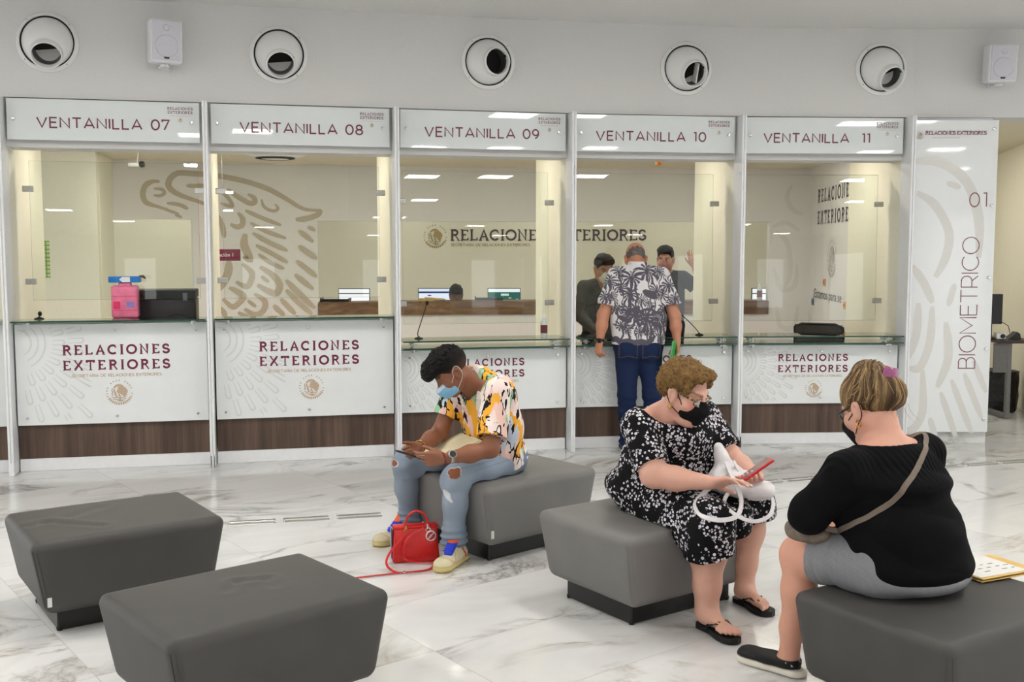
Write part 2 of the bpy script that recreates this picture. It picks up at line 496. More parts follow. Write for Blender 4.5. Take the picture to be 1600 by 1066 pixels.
M_STRIP = emit('warm light strip', (255, 249, 236), OFFICE_EMIT)

def wood(name, dark, mid, light, axis='Z'):
    t = NT(name)
    v = t.coords((1, 1, .04) if axis == 'Z' else (.06, 1, 1))
    n = t.noise(v, 26, 5, .62, .4)
    w = t.noise(v, 6, 3, .5, .2)
    f = t.math('ADD', t.math('MULTIPLY', n.outputs['Fac'], .55), t.math('MULTIPLY', w.outputs['Fac'], .45))
    c = t.ramp(f, [(.34, srgb(*dark)), (.5, srgb(*mid)), (.66, srgb(*light))])
    t.bsdf(c, .42, 0, .4, bump=n.outputs['Fac'], bump_s=.08)
    return t.m
M_WOOD = wood('dark walnut laminate', (64, 50, 43), (90, 72, 61), (114, 93, 79))
M_DESKWOOD = wood('brown desk laminate', (72, 52, 38), (112, 84, 60), (146, 114, 84), 'X')

# floor, lobby ceiling
struct(MB().box((1, -3.5, -.05), (30, 43, .1)).build('floor', M_FLOOR))
mb = MB()
def offs(d):
    """front line of the windows moved d to the back, run on past both ends"""
    out = []
    for i, p in enumerate(BASE):
        a = Vector(BASE[max(0, i - 1)]); b = Vector(BASE[min(len(BASE) - 1, i + 1)]); t = (b - a).normalized()
        out.append((p[0] - t.y * d, p[1] + t.x * d))
    a, b = Vector(out[0]), Vector(out[1]); t = (a - b).normalized()
    first = a + t * 8
    return [(first.x, first.y)] + out + [(16, out[-1][1] + .05)]
L0 = offs(.10)
struct(MB().prism([(-13, -24), (16, -24), (16, L0[-1][1])] + L0[::-1][1:] + [(-13, L0[0][1])], 3.53, 3.60).build('ceiling', M_CEIL))
# curved fascia above the windows, with a set-back bulkhead behind the sign glass
def smooth_line(pts, n=8):
    P = [Vector(p) for p in pts]; out = []
    for i in range(len(P) - 1):
        p0 = P[max(0, i - 1)]; p1 = P[i]; p2 = P[i + 1]; p3 = P[min(len(P) - 1, i + 2)]
        for k in range(n):
            t = k / n
            q = .5 * ((2 * p1) + (p2 - p0) * t + (2 * p0 - 5 * p1 + 4 * p2 - p3) * t * t + (3 * p1 - p0 - 3 * p2 + p3) * t ** 3)
            out.append((q.x, q.y))
    return out + [tuple(P[-1])]
def band(mb, d0, d1, z0, z1, smooth=True):
    a, b = offs(d0), offs(d1)
    if smooth: a, b = smooth_line(a), smooth_line(b)
    n = len(a); V = []; F = []
    for p, q in zip(a, b):
        V += [(p[0], p[1], z0), (p[0], p[1], z1), (q[0], q[1], z1), (q[0], q[1], z0)]
    for i in range(n - 1):
        for k in range(4): F.append((4 * i + k, 4 * i + 4 + k, 4 * i + 4 + (k + 1) % 4, 4 * i + (k + 1) % 4))
    F += [(0, 1, 2, 3), (4 * n - 1, 4 * n - 2, 4 * n - 3, 4 * n - 4)]
    return mb.add(V, F)
struct(band(MB(), 0.0, .28, 2.795, 3.56).build('wall_front', M_WALL, auto=30))
def bulk():
    a, b = smooth_line(offs(.04)[1:-1]), smooth_line(offs(.30)[1:-1])
    mb = MB(); V = []; F = []; n = len(a)
    for p, q in zip(a, b): V += [(p[0], p[1], 2.435), (p[0], p[1], 2.80), (q[0], q[1], 2.80), (q[0], q[1], 2.435)]
    for i in range(n - 1):
        for k in range(4): F.append((4 * i + k, 4 * i + 4 + k, 4 * i + 4 + (k + 1) % 4, 4 * i + (k + 1) % 4))
    F += [(0, 1, 2, 3), (4 * n - 1, 4 * n - 2, 4 * n - 3, 4 * n - 4)]
    return mb.add(V, F)
struct(bulk().build('trim_1', M_WALL, auto=30))
# far end and sides of the hall behind the viewer: piers and a band over glazed openings
mb = MB()
mb.box((1.5, -24, 3.15), (29, .3, .9))
xs = [-13.0, -10.2, -8.9, -5.2, -4.1, -.6, .5, 4.6, 5.9, 9.4, 10.6, 13.6, 14.8, 16.0]        # solid between the narrow window openings
for a, b in zip(xs[::2], xs[1::2]): mb.box(((a + b) / 2, -24, 1.4), (b - a, .3, 2.8))
mb.box((1.5, -24, .35), (29, .3, .7))
struct(mb.build('wall_back', M_WALL))
mb = MB(); mb.box((-13, -8.5, 3.2), (.3, 31, .8))
for y in (-23, -17, -11, -5, 1, 6.4): mb.box((-13, y, 1.5), (.3, 1.0, 3.0))
struct(mb.build('wall_left', M_WALL))
mb = MB(); mb.box((16, -8, 3.2), (.3, 32, .8))
for y in (-23, -17, -11, -5, 1, 6): mb.box((16, y, 1.5), (.3, 1.0, 3.0))
struct(mb.build('wall_right', M_WALL))

# ceiling lights of the hall (first row read off reflections, others added for fill)
def make_light():
    t = thing('ceiling_light', 'square recessed ceiling light panel over the waiting hall', 'ceiling light', (0, 0, 3.53), 0, 'recessed light panels of the hall ceiling')
    f = MB()
    for a, b, sx, sy in ((0, .315, .66, .03), (0, -.315, .66, .03), (.315, 0, .03, .60), (-.315, 0, .03, .60)): f.box((a, b, 3.524), (sx, sy, .016))
    f.build('frame', M_ALU, t)
    MB().box((0, 0, 3.526), (.60, .60, .008)).build('diffuser', M_PANELLIGHT, t)
    return t
LIGHTS = [(-1.03, -1.36), (-.09, -.37), (2.62, 3.16), (3.19, -1.67), (4.51, -1.22), (8.03, -1.73), (10.16, -6.43), (-3.03, -12.2),
          (-4.4, 4.6), (-1.6, 5.2), (1.2, 5.6), (3.9, 6.0), (6.6, 6.0), (-5.8, 3.4), (-3.2, 3.3), (5.8, 2.6), (-6.4, -3.4), (0.4, -6.0), (5.0, -6.4),
          (-4.6, -8.0), (1.4, -11.0), (6.2, -12.0), (-1.2, -16.0), (4.0, -17.5), (10.0, -15.0), (9.0, -21.0), (13.2, -20.0)]
L = make_light()
for k, (x, y) in enumerate(LIGHTS):
    o = L if k == 0 else copy_tree(L)
    o.location = (x, y, 3.53); o.rotation_euler = (0, 0, math.radians(10))

# ---------------------------------------------------------------- the office behind the windows
OC = 2.65
OFF = [(-8.0, 9.9), (-4.35, 11.48), (-3.33, 11.98), (-1.90, 12.42), (-.60, 12.70), (.60, 12.80), (3.55, 12.82), (3.75, 12.82)]
c0 = offs(.29)[1:-1]
struct(MB().prism([(-9, 7.0)] + [(p[0], p[1]) for p in c0[:-1]] + [(3.62, 9.4), (3.62, 16.5), (-9, 16.5)], OC, OC + .06).build('ceiling_office', M_OFFCEIL))
def wall_seg(mb, pts, z0, z1, th=.12):
    """upright wall strip along points, thickness to the back"""
    V = []; F = []; n = len(pts)
    for i, p in enumerate(pts):
        a = Vector(pts[max(0, i - 1)]); b = Vector(pts[min(n - 1, i + 1)]); t = (b - a).normalized()
        q = (p[0] - t.y * th, p[1] + t.x * th)
        V += [(p[0], p[1], z0), (p[0], p[1], z1), (q[0], q[1], z1), (q[0], q[1], z0)]
    for i in range(n - 1):
        for k in range(4): F.append((4 * i + k, 4 * i + 4 + k, 4 * i + 4 + (k + 1) % 4, 4 * i + (k + 1) % 4))
    F += [(0, 1, 2, 3), (4 * n - 1, 4 * n - 2, 4 * n - 3, 4 * n - 4)]
    return mb.add(V, F)
E1, E2 = (-3.56, 11.87), (-2.25, 12.32)          # eagle wall between the two openings
mb = MB()
wall_seg(mb, OFF[1:], 2.01, OC + .03)             # lintel band over the openings
wall_seg(mb, [E1, OFF[2], E2], 0, 2.01)           # the pier with the eagle graphic
wall_seg(mb, [E2, OFF[3], OFF[4], OFF[5], (3.10, 12.815)], 0, .90)
wall_seg(mb, [(3.10, 12.815), (3.75, 12.82)], 0, 2.01)
struct(mb.build('wall_office', M_OFFWHITE))
struct(MB().box((-.5, 14.9, 1.3), (13, .12, 2.7)).build('wall_office_back', M_OFFICE))
mb = MB(); wall_seg(mb, [(-8.0, 10.95), (-4.13, 10.62), (-4.30, 11.5)], 0, OC + .03)
struct(mb.build('wall_office_left', M_OFFICE))
mb = MB(); wall_seg(mb, [(3.60, 12.9), (3.42, 10.55)], 0, OC + .03)
struct(mb.build('wall_office_right', M_OFFWHITE))
# warm ceiling strips just behind the bulkhead, plus unseen strips added to brighten the office
def make_strip():
    t = thing('office_light', 'long warm ceiling light strip behind the window signs', 'ceiling light', (0, 0, OC), 0, 'warm ceiling strips of the office')
    MB().box((0, 0, OC - .012), (.84, .20, .024)).build('frame', M_ALU, t)
    MB().box((0, 0, OC - .027), (.78, .14, .006)).build('diffuser', M_STRIP, t)
    return t
S0 = make_strip(); first = True
for i in range(1, 6):
    (x, y, _), a = bay(i)
    c, s = math.cos(a), math.sin(a)
    for dd in (.8, 2.1):  # far row is unseen, added to brighten the inner wall
        px, py = x + c * WB / 2 - s * dd, y + s * WB / 2 + c * dd
        o = S0 if first else copy_tree(S0); first = False
        o.location = (px, py, OC); o.rotation_euler = (0, 0, a)
for x in (-4.6, -1.6, .4, 2.4):  # unseen strips added to light the rear of the office
    o = copy_tree(S0); o.location = (x, 13.9, OC); o.rotation_euler = (0, 0, 0)
    o['label'] = 'added unseen light strip over the rear office desks'

# biometric room at the right
for x, y in ((4.35, 11.2), (4.35, 12.4)):  # strips added out of sight to brighten this room
    o = copy_tree(S0); o.location = (x, y, 2.80); o.rotation_euler = (0, 0, PI / 2); o['label'] = 'added hidden light strip brightening the side room at the far right'
struct(MB().prism([(3.62, 9.4), (16, 9.4), (16, 16), (3.62, 16)], 2.80, 2.86).build('ceiling_right', M_OFFCEIL))
mb = MB(); wall_seg(mb, [(3.66, 13.5), (6.0, 13.5)], 0, 2.83); wall_seg(mb, [(5.96, 13.5), (5.22, 10.5)], 0, 2.83)
struct(mb.build('wall_biometric', M_OFFICE))
struct(MB().box((3.73, 9.20, 1.4), (.72, .12, 2.79)).build('trim_2', M_ALU))
struct(MB().rbox((3.735, 9.115, .052), (.75, .05, .105), .004, 1).build('baseboard_front', M_MARBLE))
# ================================================================ WINDOWS AND COUNTERS
# dividers between the window bays
def make_divider():
    t = thing('window_divider', 'x', 'divider')
    m = MB()
    for x in (-.0105, .0105): m.rbox((x, -.04, 1.395), (.017, .22, 2.79), .003, 1)
    m.box((0, -.04, 1.395), (.012, .20, 2.785))
    m.build('post', M_ALU, t)
    MB().box((0, .70, 1.28), (.030, 1.26, 2.56)).build('partition_panel', M_OFFICE, t)
    MB().rbox((0, .03, .05), (.040, .36, .10), .004, 1).build('foot', M_ALU, t)
    return t
DIV = ['x', 'white window divider at the far left end, left of window 07', 'white divider between window 07 and window 08', 'white divider between window 08 and window 09, behind the seated man',
       'white divider between window 09 and window 10', 'white divider between window 10 and window 11', 'white divider between window 11 and the tall biometric panel']
D0 = make_divider()
for i in range(1, 7):
    a1 = bay(i - 1)[1]; a2 = bay(min(i, 6))[1]
    o = D0 if i == 1 else copy_tree(D0)
    o.location = (BASE[i][0], BASE[i][1], 0); o.rotation_euler = (0, 0, (a1 + a2) / 2)
    o['label'] = DIV[i]; o['group'] = 'white dividers between the windows'

def bolt(mb, x, y, z, r=.011, d=.022, M=Matrix.Identity(4)):
    M = M @ Matrix.Translation((x, y, z)) @ Matrix.Rotation(PI / 2, 4, 'X')
    mb.lathe([(r * .9, -d), (r, -d + .004), (r, d * .55), (r * .85, d * .72), (0, d * .78)], 14, M)
    return mb
# watermark: the lower part of the stylised eagle, painted pale on the counter glass
EAGLE = [  # stylised eagle head with feather bars, metres in the plane of the office wall
 ([(-3.862, 2.421), (-3.931, 2.418), (-3.993, 2.376), (-4.02, 2.305), (-4.019, 2.244), (-3.997, 2.192), (-3.937, 2.162), (-3.869, 2.145)], 0.041),
 ([(-3.918, 2.342), (-3.841, 2.333), (-3.821, 2.293), (-3.866, 2.265), (-3.922, 2.271)], 0.028),
 ([(-3.608, 2.382), (-3.53, 2.384), (-3.427, 2.393)], 0.035),
 ([(-2.2, 2.129), (-2.341, 2.131), (-2.446, 2.166), (-2.584, 2.257), (-2.756, 2.355), (-2.943, 2.425), (-3.146, 2.475), (-3.313, 2.502), (-3.425, 2.513), (-3.551, 2.516), (-3.676, 2.519), (-3.747, 2.472), (-3.78, 2.391), (-3.75, 2.33), (-3.674, 2.279), (-3.566, 2.237), (-3.456, 2.195), (-3.354, 2.143)], 0.046),
 ([(-2.2, 2.129), (-2.254, 2.072), (-2.378, 2.03), (-2.484, 2.02)], 0.048),
 ([(-3.799, 2.186), (-3.706, 2.177), (-3.645, 2.155), (-3.598, 2.125)], 0.033),
 ([(-3.96, 2.163), (-3.846, 2.133), (-3.755, 2.094), (-3.685, 2.07)], 0.026),
 ([(-3.199, 2.357), (-3.133, 2.3), (-3.049, 2.243), (-2.965, 2.198), (-2.917, 2.216), (-2.929, 2.266), (-2.988, 2.302)], 0.044),
 ([(-3.317, 2.336), (-3.234, 2.298), (-3.176, 2.227), (-3.156, 2.169), (-3.211, 2.172), (-3.273, 2.198)], 0.033),
 ([(-2.844, 2.246), (-2.828, 2.176), (-2.777, 2.131), (-2.705, 2.117), (-2.673, 2.151), (-2.704, 2.193)], 0.028),
 ([(-3.095, 2.091), (-3.05, 2.028), (-3.055, 1.955), (-3.115, 1.933), (-3.177, 1.963)], 0.044),
 ([(-3.023, 1.855), (-3.039, 1.735), (-3.007, 1.644), (-2.991, 1.574), (-3.048, 1.603)], 0.067),
 ([(-3.018, 2.119), (-2.865, 2.044), (-2.642, 1.954)], 0.037),
 ([(-2.969, 1.977), (-2.799, 1.883), (-2.592, 1.806)], 0.037),
 ([(-2.946, 1.864), (-2.767, 1.754), (-2.577, 1.662)], 0.041),
 ([(-2.914, 1.726), (-2.735, 1.625), (-2.579, 1.528)], 0.041),
 ([(-2.89, 1.625), (-2.771, 1.533), (-2.616, 1.458)], 0.037),
 ([(-2.483, 1.55), (-2.264, 1.362)], 0.044),
 ([(-2.453, 1.718), (-2.261, 1.572)], 0.044),
 ([(-2.451, 1.894), (-2.259, 1.733)], 0.044),
 ([(-2.353, 1.941), (-2.253, 1.882)], 0.037),
 ([(-2.6, 1.327), (-2.428, 1.138), (-2.256, 0.966)], 0.048),
 ([(-2.503, 1.392), (-2.253, 1.174)], 0.048),
 ([(-2.602, 1.215), (-2.464, 1.064), (-2.324, 0.93)], 0.044),
 ([(-2.66, 1.114), (-2.502, 0.933)], 0.041),
 ([(-2.737, 1.04), (-2.625, 0.917)], 0.041),
 ([(-2.876, 1.478), (-2.739, 1.384), (-2.668, 1.272), (-2.708, 1.176), (-2.794, 1.203), (-2.906, 1.275)], 0.056),
 ([(-2.864, 1.37), (-2.784, 1.307)], 0.030),
 ([(-3.064, 1.515), (-2.963, 1.414), (-2.986, 1.294), (-3.035, 1.257), (-3.133, 1.314)], 0.048),
 ([(-3.206, 1.25), (-3.122, 1.203), (-3.054, 1.147), (-3.107, 1.074), (-3.176, 1.029), (-3.276, 1.122)], 0.048),
 ([(-2.942, 1.173), (-2.831, 1.088), (-2.851, 0.977), (-2.938, 0.932), (-3.049, 1.003)], 0.048),
 ([(-3.012, 1.1), (-2.928, 1.025)], 0.030),
 ([(-3.118, 0.963), (-3.025, 0.906), (-2.957, 0.83), (-3.028, 0.757)], 0.044),
 ([(-3.306, 2.062), (-3.262, 1.935), (-3.245, 1.808)], 0.044),
 ([(-3.203, 1.553), (-3.21, 1.434), (-3.255, 1.324), (-3.325, 1.215)], 0.067),
 ([(-3.345, 1.032), (-3.279, 0.984), (-3.247, 0.91)], 0.044),
 ([(-3.726, 2.063), (-3.672, 2.038), (-3.626, 1.994), (-3.564, 1.968)], 0.026),
]
def feathers(mb, M, x0, z0, s, xmin, xmax, zmin, zmax, lift=.0006, k=1.0):
    st = [([(x0 + (px + 3.0) * s, z0 + (pz - 1.9) * s) for px, pz in P], w * s) for P, w in EAGLE]
    return strokes(mb, st, M, lift, k, keep=lambda q: xmin < q.x < xmax and zmin < q.y < zmax)

def make_counter(top):
    t = thing('counter', 'x', 'counter')
    m = MB(); m.box((WB / 2, .26, (top + .095) / 2 + .005), (WB - .06, .44, top - .095)); m.build('body', M_ALU, t)
    MB().box((WB / 2, .030, .228), (WB - .058, .018, .262)).build('kick_panel', M_WOOD, t)
    MB().rbox((WB / 2, .055, .048), (WB - .056, .09, .096), .004, 1).build('plinth', M_ALU, t)
    return t
def make_front(i, top):
    (x, y, _), ang = bay(i)
    t = thing('front_panel', 'x', 'front panel', (x, y, 0), ang)
    z0, z1 = .356, top
    T = chain(t)
    MB().rbox((WB / 2, -.012, (z0 + z1) / 2), (WB - .062, .010, z1 - z0), .002, 1, T).build('glass_panel', M_PANEL, t)
    M = T @ frame((0, -.0172, 0), (1, 0, 0), (0, 0, 1))
    f = MB(); st = []; cx, cz, q = .045, z1 - .14, (z1 - z0) / .77
    for r in (.10, .15, .20): st.append(([(cx + r * q * math.cos(a), cz + r * q * math.sin(a)) for a in np.linspace(1.5, -1.1, 12)], .014))
    for ring, (r, ln, n) in enumerate(((.25, .085, 9), (.36, .11, 11), (.49, .13, 12), (.64, .13, 12))):      # rings of U-shaped feathers
        for k in range(n):
            a = .75 - 2.25 * (k + .5 * (ring % 2)) / n; w = .030; R1 = r * q; R2 = (r + ln) * q; dth = w / r
            U_ = [(R1, -1), (R2 - .02, -1)] + [(R2 - .02 + .022 * math.sin(t_), -math.cos(t_)) for t_ in np.linspace(.4, 2.74, 5)] + [(R2 - .02, 1), (R1, 1)]
            st.append(([(cx + rr_ * math.cos(a + u * dth * .5) , cz + rr_ * math.sin(a + u * dth * .5)) for rr_, u in U_], .013))
    strokes(f, st, M, .0006, 1.0, keep=lambda p: .05 < p.x < .56 and z0 + .015 < p.y < z1 - .02)
    f.build('feather_print', M_PALE, t)
    hi = top > 1
    xc = .748 if hi or i != 5 else .672
    A = lambda z, dx=0: M @ Matrix.Translation((xc + dx, z, 0))
    for s_, z in (('RELACIONES', .882 if hi else .723), ('EXTERIORES', .766 if hi else .628)):
        l = MB(); draw_text(l, s_, A(z), .078 if hi else .063, .20, SERIF, thin=.62, fit=.768 if hi else .605); l.build('lettering', M_WINE, t)
    g = MB(); draw_text(g, 'SECRETARIA DE RELACIONES EXTERIORES', A(.713 if hi else .586), .024 if hi else .019, .15, SANS, fit=.645 if hi else .51); g.build('small_lettering', M_GOLDINK, t)
    g = MB(); emblem(g, A(.592 if hi else .486, .012), .098 if hi else .076); g.build('emblem', M_GOLDINK, t)
    for x in (.10, .74, WB - .11):
        for z in (z0 + .055, z1 - .055):
            bolt(MB(), x, -.022, z, M=T).build('standoff', M_CHROME, t, auto=40)
    return t
def make_shelf(high):
    t = thing('glass_shelf', 'x', 'shelf')
    if high:
        MB().box((WB / 2, .00, 1.146), (WB - .07, .30, .010)).build('glass_sheet', M_SHELF, t)
        MB().box((WB / 2, -.151, 1.146), (WB - .07, .003, .011)).build('glass_edge', M_GEDGE, t)
        zs = (1.126,)
    else:
        for z in (.886, .944):
            MB().box((WB / 2, .05, z), (WB - .07, .40, .010)).build('glass_sheet', M_SHELF, t)
            e = MB().box((WB / 2, -.151, z), (WB - .07, .003, .011)); e.build('glass_edge', M_GEDGE, t)
        zs = (.915, .866)
    for x in (.13, WB - .13):
        for z in zs:
            for dy in (-.06, .06):
                m = MB(); m.lathe([(.013, -.018), (.013, .018)], 14, Matrix.Translation((x, dy, z))); m.box((x, dy, z), (.05, .018, .012))
                m.build('bracket', M_STEEL, t, auto=40)
    return t
def make_screen(zb, zt):
    t = thing('glass_screen', 'x', 'glass screen')
    y = .34
    tilt = math.radians(1.2)
    R = Matrix.Translation((WB / 2, y, zb)) @ Matrix.Rotation(-tilt, 4, 'X')
    w = WB - .19
    MB().rbox((0, 0, (zt - zb) / 2), (w, .008, zt - zb), .0015, 1, R).build('pane', M_GLASS, t)
    for s in (-1, 1):
        for z in ((zt - zb) * .135, (zt - zb) * .80):
            m = MB(); m.rbox((s * (w / 2 + .012), 0, z), (.078, .030, .046), .004, 2, R); m.build('clip', M_STEEL, t)
    return t
def make_sign():
    t = thing('window_sign', 'x', 'sign')
    MB().rbox((WB / 2 - .004, -.022, 2.634), (WB - .085, .010, .300), .002, 1).build('glass_panel', M_HEAD, t)
    g = MB(); M = frame((0, -.0272, 0), (1, 0, 0), (0, 0, 1))
    for s, z in (('RELACIONES', 2.728), ('EXTERIORES', 2.699)):
        draw_text(g, s, M @ Matrix.Translation((WB - .185, z, 0)), .021, .17, SERIF, .20, thin=.7)
    g.build('small_lettering', M_WINE2, t)
    e = MB(); e.box((WB - .185, -.0276, 2.684), (.15, .0006, .0022)); emblem(e, M @ Matrix.Translation((WB - .185, 2.655, 0)), .019)
    e.build('small_emblem', M_GOLDINK, t)
    for x in (.085, WB - .105):
        bolt(MB(), x, -.034, 2.632, .012, .020).build('standoff', M_CHROME, t, auto=40)
    return t
CH, CL = make_counter(1.12), make_counter(.86)
SH, SL = make_shelf(True), make_shelf(False)
GH, GL = make_screen(1.285, 2.36), make_screen(1.05, 2.335)
SG = make_sign()
NUM = {0: '06', 1: '07', 2: '08', 3: '09', 4: '10', 5: '11'}
def place(proto, used, i, label, group):
    (x, y, _), a = bay(i)
    o = copy_tree(proto) if used[0] else proto
    used[0] = True
    o.location = (x, y, 0); o.rotation_euler = (0, 0, a); o['label'] = label; o['group'] = group
    return o
U = {k: [False] for k in ('CH', 'CL', 'SH', 'SL', 'GH', 'GL', 'SG')}
BEH = {0: 'cut off at the far left edge', 1: 'of window 07', 2: 'of window 08', 3: 'of window 09, behind the seated man', 4: 'of window 10, before the standing man', 5: 'of window 11'}
for i in range(0, 6):
    hi = i < 3
    n = NUM[i]
    place(CH if hi else CL, U['CH' if hi else 'CL'], i, ('tall' if hi else 'low') + ' counter base with walnut kick panel ' + BEH[i], 'service counters')
    tag(make_front(i, 1.120 if hi else .862), ('tall' if hi else 'low') + ' white front panel with burgundy lettering ' + BEH[i], 'front panel', 'glass front panels of the counters')
    place(SH if hi else SL, U['SH' if hi else 'SL'], i, ('single' if hi else 'double') + ' glass shelf on the counter ' + BEH[i], 'glass counter shelves')
    if i == 0: continue
    place(GH if hi else GL, U['GH' if hi else 'GL'], i, 'clear glass screen with steel clips above the counter of window ' + n, 'clear glass screens')
    o = place(SG, U['SG'], i, 'white glass sign reading ventanilla %s above its window' % n, 'window number signs')
for o in [o for o in COL.objects if o.name.startswith('window_sign')]:
    n = o['label'].split('ventanilla ')[1][:2]
    i = [k for k in NUM if NUM[k] == n][0]
    M = o.matrix_basis @ frame((WB * (.493, .498, .487, .47, .455)[i - 1], -.0272, 2.572), (1, 0, 0), (0, 0, 1))
    full = 'VENTANILLA ' + (' ' if i == 5 else '') + n
    for nm, sel in (('lettering', (0, 10)), ('number', (10, 20))):
        m = MB(); draw_text(m, full, M, .083, .138, SANS, fit=.93 if i < 5 else .905, sel=sel); m.build(nm, M_WINE2, o)

# tall biometric panel
t = thing('biometric_panel', 'tall white glass panel reading BIOMETRICO 01 beside window 11', 'sign panel', (3.74, 9.05, 0))
MB().rbox((3.742, 9.045, 1.435), (.716, .012, 2.655), .002, 1).build('glass_panel', M_PANEL, t)
M = frame((3.384, 9.0385, 0), (1, 0, 0), (0, 0, 1))
def S(px, py): return ((px - 1424) / 132 * .716, 2.762 - (py - 190) * .005497)
f = MB()
BIO = [([(1428, 252), (1470, 255), (1510, 285), (1530, 340), (1532, 400)], .085), ([(1432, 300), (1460, 318), (1484, 360), (1480, 400), (1465, 430)], .075),
       ([(1428, 412), (1448, 440), (1462, 470)], .07), ([(1487, 475), (1496, 440)], .05),
       ([(1440, 470), (1438, 520), (1424, 560)], .07), ([(1462, 475), (1460, 530), (1446, 570), (1428, 572)], .07),
       ([(1484, 500), (1490, 555), (1474, 602)], .07),
       ([(1424, 590), (1424, 660)], .05), ([(1450, 575), (1452, 640), (1438, 668), (1426, 668)], .07),
       ([(1480, 610), (1506, 680)], .055), ([(1496, 590), (1532, 676)], .055), ([(1516, 580), (1546, 650)], .055), ([(1464, 650), (1474, 682)], .055), ([(1530, 560), (1552, 610)], .05),
       ([(1478, 285), (1500, 292)], .05)]
strokes(f, [([S(*p) for p in P], w) for P, w in BIO], M, .0006)
f.build('feather_print', M_TAUPE2, t)
l = MB()
draw_text(l, 'BIOMETRICO', M @ Matrix.Translation((.590, 1.222, 0)) @ Matrix.Rotation(PI / 2, 4, 'Z'), .148, .05, SANS, fit=1.12)
draw_text(l, '01', M @ Matrix.Translation((.565, 2.035, 0)), .125, .07, SANS, .26)
l.build('lettering', M_WINE2, t)
l = MB(); draw_text(l, 'RELACIONES EXTERIORES', M @ Matrix.Translation((.355, 2.640, 0)), .034, .19, SERIF, thin=.65, fit=.515)
l.build('small_lettering', M_WINE2, t)
l = MB(); emblem(l, M @ Matrix.Translation((.052, 2.640, 0)), .036); l.build('emblem', M_GREYINK, t)
l = MB(); draw_text(l, 'SECRETARIA DE RELACIONES EXTERIORES', M @ Matrix.Translation((.275, 2.612, 0)), .0085, .15, SANS, .2)
l.build('small_lettering', M_GREYINK, t)
for z in (2.69, 2.05, 1.44, .83, .22):
    bolt(MB(), 4.055, 9.030, z, .014, .022).build('standoff', M_CHROME, t, auto=40)

# the eagle graphic on the office pier, flat on the wall
d = (Vector(E2) - Vector(E1)).normalized()
g = MB()
WALLLINE = [Vector(p) for p in OFF]
def wall_depth(x):
    for a, b in zip(OFF, OFF[1:]):
        if a[0] <= x <= b[0]: return a[1] + (b[1] - a[1]) * (x - a[0]) / (b[0] - a[0])
class OnWall:
    """bends the flat graphic onto the slightly curved wall face"""
    def __matmul__(self, v): return Vector((v.x, wall_depth(v.x) - .003 - v.z, v.y))
strokes(g, EAGLE, OnWall(), .0006, 1.3, keep=lambda q: q.y > 2.02 or (E1[0] + .01 < q.x < E2[0] - .01))
tag(g.build('eagle_graphic', M_TAUPE), 'big taupe stylised eagle graphic on the white office wall behind windows 07 and 08', 'wall graphic')
# feathers on the wall and the side wall seen through window 11
g = MB()
U11 = [([(2.50, 2.05), (2.62, 1.9), (2.74, 2.0)], .06), ([(3.18, 1.9), (3.32, 1.75), (3.36, 1.4), (3.28, 1.2)], .06), ([(3.16, 1.45), (3.26, 1.2), (3.42, 1.25), (3.44, 1.5)], .06),
       ([(3.2, 1.0), (3.26, .75), (3.42, .75), (3.46, 1.0)], .06), ([(3.22, .6), (3.30, .3), (3.44, .32), (3.48, .7)], .06), ([(3.14, 1.95), (3.3, 2.0), (3.46, 1.9)], .05),
       ([(3.36, 2.45), (3.30, 2.3), (3.38, 2.15), (3.5, 2.1)], .06)]
strokes(g, U11, OnWall(), .0006)
tag(g.build('feather_graphic', M_TAUPE2), 'pale feather graphic on the white wall seen through window 11', 'wall graphic')
